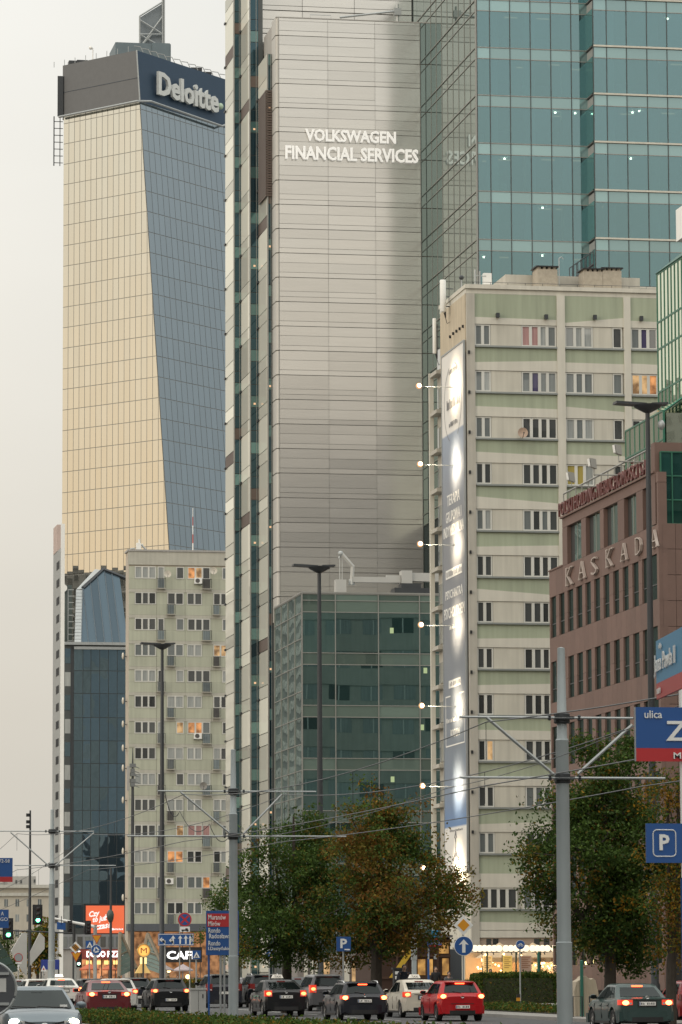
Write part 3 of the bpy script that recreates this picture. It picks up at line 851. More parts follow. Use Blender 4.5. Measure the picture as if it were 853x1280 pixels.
for k in range(kmax, -14, -1):
 zt = ref + k * pitch; zl = zt - pitch
 if zl < 24: break
 for ci in range(3):
  a, b = cols[ci], cols[ci + 1]
  fr = [0, .2, .6, 1.0] if (k % 4 or ci == 2) else [0, .2, .42, 1.0]
  if rs.random() < .25 and ci == 2: fr = [0, .2, 1.0]
  for i in range(len(fr) - 1):
   pa, pb = zl + pitch * fr[i], zl + pitch * fr[i + 1]
   pb = min(pb, ztop)
   if pb - pa < .15: continue
   top_gap = .05 if i == len(fr) - 2 else .016
   piece(tower, 'cladding_panel', metal, a + .012, b - .012, TY - (.05 if i else .035) - .012 * rs.random(), TY + .1, pa + .008, pb - top_gap); nmet += 1
 mb = MB(); pts = []
 x0 = TX - .12; rad = cols[0] - x0 - .02
 for i in range(7):
  a = PI / 2 * i / 6; pts.append((x0 + rad - rad * math.cos(a), TY - .05 + rad - rad * math.sin(a)))
 pts = [(x0, TY + 2.0)] + pts + [(x0 + rad, TY + 2.0)]
 zz = min(zt - .08, ztop)
 if zz > zl: part(mb.prism([(px, py, zl + .012) for px, py in pts], (0, 0, zz - zl - .012)), 'edge_panel', edgem, tower, 40)
mb = MB(); mb.box(cols[0] - .01, xr, TY + .0, TY + .119, 24, ztop - .11); part(mb, 'joint_backing', groove, tower)
mb = MB(); mb.box(TX - .1, xg - .02, TY - .06, TY + .12, ztop - .02, ztop + .06); part(mb, 'parapet', greyconc, tower)
zz = 24
for k in range(kmax, -14, -2):
 zt = ref + k * pitch
 if zt < 26: break
 piece(tower, 'slot_pane', sideg, xr + .03, xg - .02, TY - .02, TY + .1, zt - 2 * pitch + .05, min(zt, ztop) - .03)
mb = MB(); mb.box(xr, xr + .03, TY - .08, TY + .1, 24, ztop); mb.box(xg - .02, xg + .02, TY - .08, TY + .1, 24, ztop); part(mb, 'slot_mullion', mullg, tower)
# ---- projecting glass wing: front in two planes with a notch
fl = [15, 185, 400, 610, 820]                      # rows of spandrel tops in the zoomed photo
def wz(py, px=650): return on_y(px, py, WY)[1]
FH = (wz(15 / 3.37) - wz(820 / 3.37)) / 4 * 1.0
zref = wz(608 / 3.37)                              # top of a spandrel band (line) at px 650
def wx(px): return on_y(px, 180, WY)[0]
floor_lines = [zref + k * FH for k in range(-7, 5)]
SPH = (wz(608 / 3.37) - wz(655 / 3.37))            # spandrel height
white_in = mat('office_interior_white', (.55, .55, .52), .8)
ceil = mat('office_ceiling', (.30, .31, .30), .9)
lamp_in = lamp_mat('office_ceiling_lamp', (1.0, .86, .6), 30)
strip_in = lamp_mat('office_strip_light', (1.0, .58, .30), .9)
def wing(xa, xb, y, pxs, sect, zshift=0.0, double=False):
 vis = [p for p in pxs]
 for k, zl in enumerate(floor_lines):
  zl += zshift
  if zl < 26: continue
  for i in range(len(vis) - 1):
   a, b = vis[i], vis[i + 1]
   piece(tower, 'spandrel_pane', tealsp, a + .03, b - .03, y - .03, y, zl - SPH + .03, zl - .03)
   piece(tower, 'vision_pane', teal, a + .03, b - .03, y - .03, y, zl + .03, zl + FH - SPH - .03)
  mb = MB()
  mb.box(xa, xb, y - .09, y + .05, zl - .035, zl + .035)
  mb.box(xa, xb, y - .07, y + .05, zl - SPH - .03, zl - SPH + .03)
  part(mb, 'transom', mullg, tower)
  if double: piece(tower, 'floor_fin', lightbeige, xa, xb, y - .22, y - .092, zl - .02, zl + .12)
  mb = MB(); mb.box(xa + .05, xb - .05, y + .12, y + 9, zl - SPH + .02, zl - .05); part(mb, 'floor_slab', ceil, tower)
  for j in range(3 if sect == 0 else 4):
   xx = xa + .9 + j * (xb - xa - 1.2) / (2.6 if sect == 0 else 3.2)
   piece(tower, 'column', white_in, xx, xx + .85, y + .08, y + .8, zl - .04, zl + FH - SPH)
  rr_ = random.Random(k * 17 + sect)
  for j in range(5):
   if rr_.random() < .8:
    xx = xa + .6 + (xb - xa - 1.2) * rr_.random(); dd = rr_.choice((1.0, 1.6, 2.4))
    if rr_.random() < .5: piece(tower, 'ceiling_lamp', lamp_in, xx, xx + .13, y + dd, y + dd + .15, zl + FH - SPH - .12, zl + FH - SPH - .02)
    else: piece(tower, 'strip_light', strip_in, xx, xx + 1.1, y + dd, y + dd + .12, zl + FH - SPH - .1, zl + FH - SPH - .02)
  for j in range(7):
   xx = xa + .3 + (xb - xa - .9) * rr_.random(); hh = .5 + .7 * rr_.random()
   piece(tower, 'desk_clutter', rr_.choice((white_in, ceil, louvre)), xx, xx + .2 + .5 * rr_.random(), y + .5 + rr_.random(), y + 1.8, zl - .04, zl + hh)
 mb = MB()
 for a in vis: mb.box(a - .03, a + .03, y - .10, y + .06, 26, floor_lines[-1] + FH)
 part(mb, 'mullion', mull, tower)
 mb = MB(); mb.box(xa, xb, y + 9.01, y + 9.2, 26, floor_lines[-1] + FH); part(mb, 'inner_wall', mat('office_back_wall', (.20, .22, .22), .9), tower)
xA0, xA1 = xg, wx(736)
pA = [xg + .02] + [wx(600 + q / 3.37) for q in (45, 130, 216, 302, 388)] + [xA1]
wing(xA0, xA1, WY, pA, 0)
xB0 = xA1 + .10
WB = WY - 2.3
xB0 = on_y(743, 180, WB)[0]
pB = [xB0] + [on_y(600 + q / 3.37, 180, WB)[0] for q in (538, 622, 708, 793, 878, 963, 1050, 1140)]
xB1 = pB[-1]
wing(xB0, xB1, WB, pB, 1, zshift=(on_y(760, 178 / 3.37, WB)[1] - on_y(650, 185 / 3.37, WY)[1]), double=True)
for zl in floor_lines:
 if zl < 26: continue
 piece(tower, 'notch_pane', navy, xA1 + .02, xB0 - .02, WY + .3, WY + .34, zl + .03, zl + FH - .05)
 piece(tower, 'notch_side_pane', bayspan, xB0 - .05, xB0 - .01, WB + .05, WY + .28, zl + .03, zl + FH - SPH - .03)
 piece(tower, 'notch_ledge', mullg, xA1, xB0 - .06, WB + .4, WY + .3, zl - .06, zl)
ytail = TY + 9.0
ynodes = [WY + .06] + [WY + (TY - WY) * (i / 8) for i in range(1, 9)]
for k, zl in enumerate(floor_lines):
 if zl < 26: continue
 for i in range(8):
  a, b = ynodes[i], ynodes[i + 1]
  piece(tower, 'side_pane', sideg, xg - .03, xg, a + .03, b - .03, zl + .04, zl + FH - SPH - .04)
  piece(tower, 'side_spandrel_pane', sideg, xg - .03, xg, a + .03, b - .03, zl - SPH + .04, zl - .04)
 mb = MB(); mb.box(xg - .1, xg + .02, WY - .08, TY - .05, zl - .035, zl + .035); mb.box(xg - .08, xg + .02, WY - .08, TY - .05, zl - SPH - .03, zl - SPH + .03)
 if zl > ztop + .5: mb.box(xg - .1, xg + .02, TY - .049, ytail, zl - .035, zl + .035); mb.box(xg - .08, xg + .02, TY - .049, ytail, zl - SPH - .03, zl - SPH + .03)
 part(mb, 'side_transom', mullg, tower)
 if zl + FH > ztop:
  for i in range(3):
   a = TY + 3 * i
   piece(tower, 'side_pane', sideg, xg - .03, xg, a + .03, a + 2.97, max(zl, ztop + .1) + .04, zl + FH - .04)
mb = MB()
for y in ynodes[1:]: mb.box(xg - .07, xg + .02, y - .025, y + .025, 26, floor_lines[-1] + FH)
mb.box(xg - .12, xg + .02, WY - .1, WY + .05, 26, floor_lines[-1] + FH)
part(mb, 'side_mullion', mullg, tower)
mb = MB(); mb.box(xg + .01, xg + .2, WY + .3, ytail, 26, floor_lines[-1] + FH); part(mb, 'side_backing', mat('dark_backing', (.03, .04, .04), .9), tower)
mb = MB(); mb.box(xg + .3, xB1, WY + 9.3, WY + 45, 0, floor_lines[-1] + FH); mb.box(xg + .1, xB1, WB + .1, WY + 45, 0, 26); part(mb, 'core', greyconc, tower)
SY = TY + 8.0
xs0 = on_y(322, 20, SY)[0]
zs1 = floor_lines[-1] + FH
zz = ref + math.ceil((tz_(120) - ref) / pitch) * pitch
while zz < zs1:
 for a, b in ((xs0 + .35, on_y(378, 20, SY)[0]), (on_y(378, 20, SY)[0], on_y(443, 20, SY)[0]), (on_y(443, 20, SY)[0], xg - .1)):
  for f0, f1, gp in ((0, .2, .03), (.2, .6, .03), (.6, 1, .07)):
   piece(tower, 'cladding_panel', metal, a + .02, b - .02, SY - .05, SY + .1, zz + pitch * f0 + .012, zz + pitch * f1 - gp)
 piece(tower, 'edge_panel', metal, xs0 - .05, xs0 + .33, SY - .02, SY + 2, zz + .012, zz + pitch - .07)
 zz += pitch
mb = MB(); mb.box(xs0, xg, SY + .101, TY + 17, ztop - 12, zs1); part(mb, 'setback_wall', groove, tower)
# ---- stepped bays west of the metal wall
def bay(pxa, pxb, pxl, dep0, dep1, top_py, louv, lit, xright):
 """south-facing dark strip (pxa..pxb) at plane TY+dep0, then the pale west face running back to TY+dep1 at left px pxl"""
 y = TY + dep0
 xa, xb = on_y(pxa, 450, y)[0], xright
 y2 = TY + dep1
 zt = on_y(pxa, top_py, y)[1] if top_py is not None else zs1
 mb = MB(); mb.box(xa + .06, xb + .4, y + .06, y2, 0, zt - .02); part(mb, 'bay_core', mull, tower)
 h = 4.0; z = zt - .05 if top_py is not None else zs1
 k = 0
 z = h * math.floor(zs1 / h) + h * louv
 while z > 2:
  zl = z - h
  if zl < zt - .3:
   isl = (k % 9) == int(louv * 17) % 9
   m1 = westpan
   m2 = navy
   for f0, f1, mm in ((0, .5, m2), (.5, .75, louvre if isl else bayspan), (.75, 1, m2)):
    zc1 = min(zl + h * f1 - .03, zt)
    if zc1 - (zl + h * f0) < .2: continue
    piece(tower, 'bay_pane', mm, xa + .05, xb - .02, y, y + .05, zl + h * f0 + .03, zc1)
   zc1 = min(zl + h - .03, zt)
   piece(tower, 'west_pane', louvre if isl else m1, xa - .03, xa + .03, y + .1, y2 - .02, zl + .03, min(zl + h * .26, zt) - .03)
   if zl + h * .26 < zt: piece(tower, 'west_pane', m1, xa - .03, xa + .03, y + .1, y2 - .02, zl + h * .26 + .03, zc1)
   piece(tower, 'ledge', dkmetal, xa - .16, xa + .05, y2 - .5, y2 - .05, zl - .05, zl + .12)
   if lit and k % 3 == 0 and zl + h < zt:
    piece(tower, 'bay_lamp', strip_in, (xa + xb) / 2 - .08, (xa + xb) / 2 + .10, y - .012, y - .002, zl + h * .56, zl + h * .60)
  z -= h; k += 1
 mb = MB(); mb.box(xa - .05, xa + .05, y - .05, y + .09, 0, zt); mb.box(xa + (xb - xa) * .72, xa + (xb - xa) * .72 + .04, y - .03, y + .02, 0, zt); part(mb, 'bay_mullion', mullg, tower)
 return xa
x3 = bay(335.3, 346, 326, 2.0, 7.0, 67, .35, True, TX - .14)
x2 = bay(313, 324, 304, 7.0, 12.0, None, .15, True, x3)
x1 = bay(293, 302, 283, 12.0, 17.0, None, .62, False, x2)
ya = TY + 1.9
mb = MB()
xa, xb = on_y(326, 180, ya)[0], TX - .13
za, zb = on_y(326, 245, ya)[1], on_y(326, 113, ya)[1]
zz = za
while zz < zb: mb.box(xa + .5, xb, ya - .08, ya, zz, zz + .16); mb.box(xa + .42, xa + .5, ya - .08, ya + 4, zz, zz + .16); zz += .22
part(mb, 'louvre_screen', louvre, tower, kind='stuff')
let = mat('white_letter_face', (.82, .82, .80), .5, var=.03, emit=(1, .97, .92), estr=.26)  # slight glow added to the white paint to brighten the letters
sg = thing('wall_lettering', 'two lines of white capital letters standing proud of the metal tower wall', 'sign', (tx_(440), TY - .2, tz_(182)))
def signrow(s, px0, px1, py0, py1):
 xa, za = on_y(px0, (py0 + py1) / 2, TY - .3); xb, zb = on_y(px1, (py0 + py1) / 2, TY - .3)
 h = (py1 - py0) * (on_y(440, 100, TY)[1] - on_y(440, 200, TY)[1]) / 100
 write(sg, s, ((xa + xb) / 2, TY - .32, (za + zb) / 2), xb - xa, h, let, AX_S, depth=.22, bold=.022, letters=True)
signrow('VOLKSWAGEN', 382, 495, 163, 178)
signrow('FINANCIAL SERVICES', 357, 523, 184.5, 201.5)
x, z = on_y(497, 18, TY + 1.5); xw, zw = on_y(425, 24, TY + 1.5)
cr_ = thing('roof_hoist', 'small pale window cleaning hoist lying along the metal parapet', 'hoist', (x, TY + 1.5, ztop))
mb = MB(); mb.tube([(x, TY + 1.5, ztop), (x, TY + 1.5, z + .9)], .14, 6); mb.box(x - .3, x + .3, TY + 1.2, TY + 1.8, z - .1, z + .5); part(mb, 'head', galv, cr_)
mb = MB(); mb.tube([(x, TY + 1.5, z + .3), (xw, TY + 1.5, zw + .15)], .1, 6); part(mb, 'jib', galv, cr_)
mb = MB(); xx, z2 = on_y(388, 21, TY + .8)
mb.tube([(xx, TY + .8, ztop + .05), (xx, TY + .8, ztop + .55), (xx + 1.8, TY + .8, ztop + .55), (xx + 1.8, TY + .8, ztop + .05)], .03, 5); part(mb, 'rail', galv, cr_)
# ============================================================ LOW GLASS BLOCK
Q0 = at(378, 760, 300); QX, QY = Q0.x, Q0.y
low = thing('glass_office_block', 'low dark green glass block in front of the metal tower', 'office block', (QX, QY, 0))
def qx(px): return on_y(px, 850, QY)[0]
def qz(py, px=440): return on_y(px, py, QY)[1]
qx1 = qx(640)
ztp = qz(742)
qy1 = on_x(344, 850, QX)[0]
darkg = glass('low_block_glass', (.018, .045, .042), refl=(.33, .47, .48), base=.52, power=.95, tilt=.002, wav=.003, wscale=.25)
darks = glass('low_block_spandrel', (.11, .15, .13), refl=(.45, .56, .52), base=.18, tilt=.005)
westl = glass('low_block_west_glass', (.10, .14, .13), refl=(.60, .70, .66), base=.52, power=.95, tilt=.012, wav=.012, wscale=.35)
mb = MB(); mb.box(QX + .05, qx1, QY + .06, qy1, 0, ztp - .3); part(mb, 'core', mull, low)
cl_ = [378, 419.6, 473.5, 525, 577, 629]
cxs = [qx(a) for a in cl_]
lines = [743, 751, 765.5, 816.5, 831, 882, 896.5, 948, 962.5, 1013.5, 1028, 1079, 1094, 1145, 1160, 1228]
zs = [qz(a) for a in lines]
for i in range(len(cxs) - 1):
 for j in range(len(zs) - 1):
  sp = j in (0, 1) or j % 2 == 1
  piece(low, 'spandrel_pane' if sp else 'vision_pane', darks if sp else darkg, cxs[i] + .03, cxs[i + 1] - .03, QY, QY + .05, zs[j + 1] + .03, zs[j] - .03)
mb = MB()
for a in cxs: mb.box(a - .035, a + .035, QY - .08, QY + .055, 0, ztp)
for a in zs: mb.box(QX, qx1, QY - .05, QY + .055, a - .03, a + .03)
part(mb, 'mullion', mullg, low)
yn = [QY + .1 + (qy1 - QY - .1) * i / 4 for i in range(5)]
zw = [ztp]
zrow = [on_x(378, a, QX)[1] for a in (742, 765.5, 798, 831, 864, 897, 930, 963, 996, 1029, 1062, 1095, 1160)]
for i in range(4):
 for j in range(len(zrow) - 1):
  piece(low, 'west_pane', westl, QX, QX + .05, yn[i] + .03, yn[i + 1] - .03, zrow[j + 1] + .03, zrow[j] - .03)
mb = MB()
for a in yn: mb.box(QX - .07, QX + .055, a - .03, a + .03, 0, ztp)
for a in zrow: mb.box(QX - .05, QX + .055, QY + .06, qy1, a - .03, a + .03)
part(mb, 'west_mullion', mullg, low)
mb = MB(); mb.box(QX - .08, qx1, QY - .09, QY + .06, ztp - .02, ztp + .1); mb.box(QX - .09, QX + .06, QY + .061, qy1, ztp - .02, ztp + .1); mb.box(QX + .07, qx1, QY + .07, qy1, ztp - .2, ztp - .05); part(mb, 'parapet', mullg, low)
for px, py in ((490, 788), (532, 838), (528, 909), (491, 974)):
 x, z = on_y(px, py, QY - .02)
 piece(low, 'interior_lamp', lamp_mat('green_exit_lamp', (.75, .95, .45), .45), x - .14, x + .14, QY - .012, QY - .002, z - .22, z + .2)
cy = QY + 4
def cpt(px, py): x, z = on_y(px, py, cy); return (x, cy, z)
crn = thing('window_cleaning_crane', 'white jointed window cleaning crane parked on the low glass roof', 'crane', cpt(505, 742))
mb = MB(); mb.box(cpt(487, 0)[0], cpt(530, 0)[0], cy - .8, cy + .8, ztp + .1, cpt(505, 736)[2]); mb.box(cpt(496, 0)[0], cpt(520, 0)[0], cy - .6, cy + .6, cpt(505, 736)[2], cpt(505, 730)[2]); part(mb, 'carriage', dkmetal, crn)
mb = MB(); a = cpt(501, 730); b = cpt(514, 714); mb.box(a[0], b[0], cy - .5, cy + .5, a[2], b[2]); part(mb, 'turret', cranem, crn)
mb = MB(); a = cpt(441, 728); b = cpt(500.5, 722); mb.box(a[0], b[0], cy - .25, cy + .25, a[2], b[2]); a = cpt(483, 722); b = cpt(500.4, 719.5); mb.box(a[0], b[0], cy - .2, cy + .2, a[2] + .002, b[2]); part(mb, 'jib', cranem, crn)
mb = MB(); a = cpt(514.2, 727); b = cpt(548, 717); mb.box(a[0], b[0], cy - .35, cy + .35, a[2], b[2]); part(mb, 'counter_beam', cranem, crn)
mb = MB(); mb.tube([cpt(440, 729), cpt(441, 708), cpt(427, 692)], .17, 6); part(mb, 'knuckle', cranem, crn)
mb = MB(); mb.ball(cpt(426, 692), .22); mb.tube([cpt(426, 692), cpt(424, 698)], .08, 6); mb.tube([cpt(440, 724), cpt(440, 731)], .25, 6); part(mb, 'joint', galv, crn)
mb = MB(); mb.tube([cpt(425, 697), cpt(425, 725)], .03, 5); mb.tube([cpt(428, 695), cpt(428, 725)], .03, 5); part(mb, 'cable', galv, crn)
mb = MB(); a = cpt(419, 742); b = cpt(432, 725); mb.box(a[0], b[0], cy - .4, cy + .4, ztp + .05, b[2]); part(mb, 'cradle', cranem, crn)
# ============================================================ SLANTED TOWER WITH DARK CROWN
DD = 690
Ct = at(170, 62, DD); Cg = at(175, 127, DD)
aL = R(-50 + 10.2); aR = R(33 + 10.2)
dL = Vector((math.sin(aL), math.cos(aL), 0)); dR = Vector((math.sin(aR), math.cos(aR), 0))
s10 = thing('crystal_tower', 'slanted glass tower with gold and blue faces under a dark crown', 'tower', (Cg.x, Cg.y, 0))
def hitplane(px, py, P, d):
 """meet the sight line with the upright plane through P along d"""
 r_ = ray(px, py); n_ = Vector((d.y, -d.x, 0)); t = (P - CAM).dot(n_) / r_.dot(n_); return CAM + r_ * t
zt = Cg.z
Lf = hitplane(80, 140, Cg, dL)               # far left edge
wl = (Lf.xy - Cg.xy).length
def corner(z):                                # leaning edge: travels along the gold face as it comes down
 f_ = (zt - z) / (zt - hitplane(212, 690, Cg, dL).z)
 return Cg + (hitplane(212, 690, Cg, dL) - Cg) * f_
def cpos(z): c = corner(z); return Vector((c.x, c.y, z))
gold = glass('gold_reflecting_glass', (.10, .10, .09), refl=(.95, .92, .80), base=.68, power=.97, tilt=.007, wav=.008, wscale=.10, island=True)
blue = glass('blue_reflecting_glass', (.05, .07, .085), refl=(.75, .82, .83), base=.55, power=.95, tilt=.004, wav=.003, wscale=.12, island=True)
fh = 26.75 / (F / DD)
zf = [zt - .2]
y_first = hitplane(80, 420 + 55 / 3.554, Cg, dL).z
k0 = math.floor((zt - y_first) / fh)
zf = [y_first + k0 * fh - i * fh for i in range(0, 44)]
zf = [zt] + [z for z in zf if z < zt - .5 and z > 2]
mL = MB(); mR = MB(); gL = MB(); gR = MB()
nl = []
px_cols = [80 + (70 + 27 * i - 70) / 3.554 + (0 if i == 0 else 3) for i in range(0, 30)]
for i in range(len(zf) - 1):
 z1_, z0_ = zf[i], zf[i + 1]
 c1, c0 = cpos(z1_), cpos(z0_)
 stations = [0.0] + [s_ for s_ in np.arange(1.35, 60, 1.36)]
 nL = Vector((dL.y, -dL.x, 0)) * -1
 if nL.y > 0: nL = -nL
 w1, w0 = wl - (corner(z1_) - Cg).dot(dL), wl - (corner(z0_) - Cg).dot(dL)
 g_ = .05
 for j in range(len(stations) - 1):
  sa, sb = stations[j], stations[j + 1]
  if sa >= w0 - .2: break
  e = Vector((Lf.x, Lf.y, 0))
  tb, tt_ = min(sb, w0), min(sb, w1)
  if tt_ - sa < .1:
   if tb - sa < .15: continue
   tt_ = sa + .05
  q = [e - dL * (sa + g_), e - dL * (tb - g_), e - dL * (max(tt_, sa + .08) - g_), e - dL * (sa + g_)]
  zz_ = [z0_ + .055, z0_ + .055, z1_ - .055, z1_ - .055]
  mL.quad(*[(p.x + nL.x * .05, p.y + nL.y * .05, z) for p, z in zip(q, zz_)])
 nR = Vector((dR.y, -dR.x, 0))
 for j in range(22):
  a, b = j * 1.72 + .05, (j + 1) * 1.72 - .05
  p0, p1, p2, p3 = c0 + dR * a, c0 + dR * b, c1 + dR * b, c1 + dR * a
  mR.quad(*[(p.x + nR.x * .05, p.y + nR.y * .05, z) for p, z in zip((p0, p1, p2, p3), (z0_ + .055, z0_ + .055, z1_ - .055, z1_ - .055))])
body = MB()
for i in range(len(zf) - 1):
 c1, c0 = cpos(zf[i]), cpos(zf[i + 1])
 R1, R0 = c1 + dR * 38, c0 + dR * 38
 l1, l0 = Vector((Lf.x, Lf.y, zf[i])), Vector((Lf.x, Lf.y, zf[i + 1]))
 body.quad(l0, c0, c1, l1); body.quad(c0, R0, R1, c1)
 bk1, bk0 = l1 + dR * 38, l0 + dR * 38
 body.quad(bk0, l0, l1, bk1); body.quad(R0, bk0, bk1, R1)
part(body, 'facade_frame', mat('tower_frame', (.27, .27, .25), .5, metal=.3), s10)
part(mL, 'west_glazing', gold, s10, kind='stuff')
part(mR, 'east_glazing', blue, s10, kind='stuff')
crownL = mat('crown_grey_metal', (.13, .135, .14), .5, metal=.4, var=.1, rnd=.05)
crownR = mat('crown_navy_metal', (.035, .065, .105), .45, metal=.3, var=.08)
zk = Ct.z
cc = cpos(zt)
cu = hitplane(171, 62, cc, dL); cu = Vector((cu.x, cu.y, zk))
lu = Vector((Lf.x, Lf.y, 0)) + dL * .3
ru = cu + dR * 38
mb = MB()
A_, B_ = (lu.x, lu.y), (cu.x, cu.y)
nL = Vector((-.0, 0, 0))
zlo = zt - .6
mb.quad((lu.x, lu.y, zlo), (cc.x, cc.y, zlo), (cu.x, cu.y, zk), (lu.x, lu.y, zk))
part(mb, 'crown_west_face', crownL, s10)
mb = MB(); rb_ = cc + dR * 38
mb.quad((cc.x, cc.y, zlo), (rb_.x, rb_.y, zlo), (ru.x, ru.y, zk), (cu.x, cu.y, zk)); part(mb, 'crown_east_face', crownR, s10)
mb = MB(); bk = lu + dR * 38
mb.quad((lu.x, lu.y, zk - .05), (cu.x, cu.y, zk - .05), (ru.x, ru.y, zk - .05), (bk.x, bk.y, zk - .05))
mb.quad((bk.x, bk.y, zlo), (lu.x, lu.y, zlo), (lu.x, lu.y, zk), (bk.x, bk.y, zk)); part(mb, 'crown_roof', roofm, s10)
nS = Vector((0, -1, 0))
mb = MB()
oL = Vector((-math.cos(aL), math.sin(aL), 0)); oR = Vector((math.cos(aR), -math.sin(aR), 0))
def off(p, z, o): return (p.x + o.x, p.y + o.y, z)
pts = [off(lu, zt - .2, oL * .9), off(cc, zt - .1, oL * .9 + oR * .4), off(cc + dR * 2, zt + .3, oR * .9), off(cc + dR * 24, zt - .2, oR * .9), off(cc + dR * 38, zt + 5.2, oR * .9)]
mb.tube(pts, .22, 6); part(mb, 'rail', galv, s10)
mb = MB(); mb.tube([off(cc, zt, oL * .1 + oR * .1), off(cu, zk, oL * .1 + oR * .1)], .14, 5); part(mb, 'crown_edge', galv, s10)
mb = MB()
for k in range(3, 4):
 z = zlo + (zk - zlo) * k / 6
 mb.tube([off(lu, z, oL * .03), off(cc, z, oL * .05)], .03, 4)
part(mb, 'crown_joint', crownR, s10)
P1_ = hitplane(197, 108, cc + oR * .5, dR); P2_ = hitplane(278, 127, cc + oR * .5, dR)
wid = (P2_ - P1_).length; zc = (on_y(236, 117, 0.001)[1] if False else hitplane(236, 116, cc + oR * .5, dR).z)
ds = thing('crown_lettering', 'big pale name letters on the dark navy crown of the slanted tower', 'sign', ((P1_.x + P2_.x) / 2, (P1_.y + P2_.y) / 2, zc))
AX_C = (dR, Vector((0, 0, 1)), Vector((math.cos(aR), -math.sin(aR), 0)))
mid = (P1_ + P2_) / 2
hl = 33 / (F / DD) * .93
palem = mat('pale_sign_letter', (.62, .64, .62), .5)
write(ds, 'Deloitte', (mid.x - dR.x * .6, mid.y - dR.y * .6, zc), wid * .93, hl, palem, AX_C, depth=.5, bold=.03, letters=True)
pd = hitplane(275.5, 133, cc + oR * .5, dR)
mb = MB(); mb.ball(pd, .62, 10); part(mb, 'full_stop', mat('green_dot', (.42, .55, .42), .5), ds, True)
sp = thing('roof_spire', 'triangular lattice spire rising from the dark crown of the slanted tower', 'spire', (cu.x + 10, cu.y + 14, zk))
sy = cu.y + 14
def sxz(px, py): x, z = on_y(px, py, sy); return (x, sy, z)
mb = MB()
for a, b in (((175, 70), (175, 20)), ((203.5, 75), (203.5, -25)), ((205.5, 75), (205.5, -5)), ((175, 20), (204, 2)), ((175, 60), (204, 60)), ((175, 43), (204, 43)), ((175, 60), (204, 20)), ((175, 43), (204, 60)), ((175, 25), (204, 43)), ((175, 60), (190, 43))):
 mb.tube([sxz(*a), sxz(*b)], .16, 5)
part(mb, 'lattice', galv, sp)
p = [sxz(175.5, 62), sxz(203, 70), sxz(203, 4), sxz(175.5, 21)]
mb = MB(); mb.prism([(a[0], sy + .6, a[2]) for a in p], (0, .8, 0)); part(mb, 'mesh_screen', mat('spire_mesh', (.20, .23, .25), .6, metal=.4), sp)
mb = MB(); a = sxz(142, 75); b = sxz(211, 60); mb.box(a[0], b[0], sy - 3, sy + 6, zk - .1, b[2]); mb.box(b[0] - 3.4, b[0] - .2, sy - 3.2, sy - 3, zk, b[2] + .1); part(mb, 'plant_room', mat('plant_cladding', (.14, .18, .20), .6, metal=.3), sp)
mb = MB()
for i in range(14):
 a = cu + dR * (2 + i * 2.4); mb.tube([(a.x, a.y, zk), (a.x - .5, a.y, zk + 1.0), (a.x - 1.6, a.y, zk + 1.1)], .08, 5)
for i in range(8):
 a = cu + dL * (2 + i * 2.6); mb.tube([(a.x, a.y, zk), (a.x, a.y, zk + 1.0)], .06, 5)
part(mb, 'roof_railing', galv, s10)
mb = MB()
for px, py, h in ((95, 73, .9), (105, 72, .7), (248, 88, 1.0), (260, 93, .8)):
 p = hitplane(px, py, cu, dL if px < 170 else dR); mb.box(p.x - 1, p.x + 1, p.y + 2, p.y + 4, zk, zk + h)
part(mb, 'roof_unit', dkmetal, s10)
a = hitplane(118, 66, cu, dL)
mb = MB(); mb.tube([(a.x, a.y + 2, zk), (a.x, a.y + 2, zk + 2.4)], .1, 5); mb.ball((a.x - .4, a.y + 2, zk + 2.5), .35); part(mb, 'roof_aerial', white, s10)
mb = MB()
e = Vector((Lf.x, Lf.y, 0)) + dL * .2
for i in range(7):
 z = zt - 1 - i * 1.25
 mb.box(e.x - 1.6, e.x, e.y - .1, e.y, z, z + .12)
mb.box(e.x - 1.7, e.x - 1.5, e.y - .1, e.y, zt - 9, zt); mb.box(e.x - .6, e.x - .45, e.y - .1, e.y, zt - 9, zt)
mb.box(e.x - 1.0, e.x, e.y - .3, e.y, zt, zk - 2)
part(mb, 'service_ladder', dkmetal, s10)
# ============================================================ OLD FLATS (grey-green panel block)
A0 = at(161.3, 800, 431); AX, AY = A0.x, A0.y
def ax_(px): return on_y(px, 900, AY)[0]
def az_(py): return on_y(220, py, AY)[1]
flats = thing('panel_flats', 'greenish grey panel flats with scattered balconies and dishes', 'flats', (AX, AY, 0))
atop = az_(690); AE = ax_(318)
panelm = mat('greenish_panel_render', (.425, .44, .35), .9, var=.10, scale=.5, streak=.2, bump=.15, rnd=.04)
bandm = mat('grey_beige_band', (.445, .435, .375), .9, var=.10, streak=.2)
tanm = mat('tan_end_wall', (.44, .39, .32), .9, var=.12, streak=.25)
yA1 = on_x(157, 900, AX)[0]
mb = MB(); mb.box(AX, AE, AY + .15, yA1, 0, atop); part(mb, 'wall', tanm, flats)
mb = MB(); mb.box(AX - .1, AE, AY + .0, AY + .149, az_(706.5), atop + .02); part(mb, 'attic_band', bandm, flats)
mb = MB(); mb.box(AX - .15, AE, AY - .1, yA1, atop + .022, atop + .22); part(mb, 'roof_edge', greyconc, flats)
rowsA = [708.5 + 32.25 * k for k in range(14)]
zx = lambda z: 60 + z / 3.554
oddr = [('w', 385, 480, 3), ('b', 487, 517), ('w', 570, 605, 1), ('wb', 620, 722, 3), ('w', 775, 800, 1), ('wb', 830, 900, 2)]
evnr = [('w', 385, 480, 3), ('bw', 530, 603, 2), ('w', 618, 685, 2), ('bw', 735, 800, 2), ('w', 815, 880, 2)]
railm = mat('balcony_panel', (.20, .24, .25), .6, var=.2, rnd=.3)
raild = mat('dark_balcony_railing', (.09, .085, .08), .6, var=.2)
ra = random.Random(5)
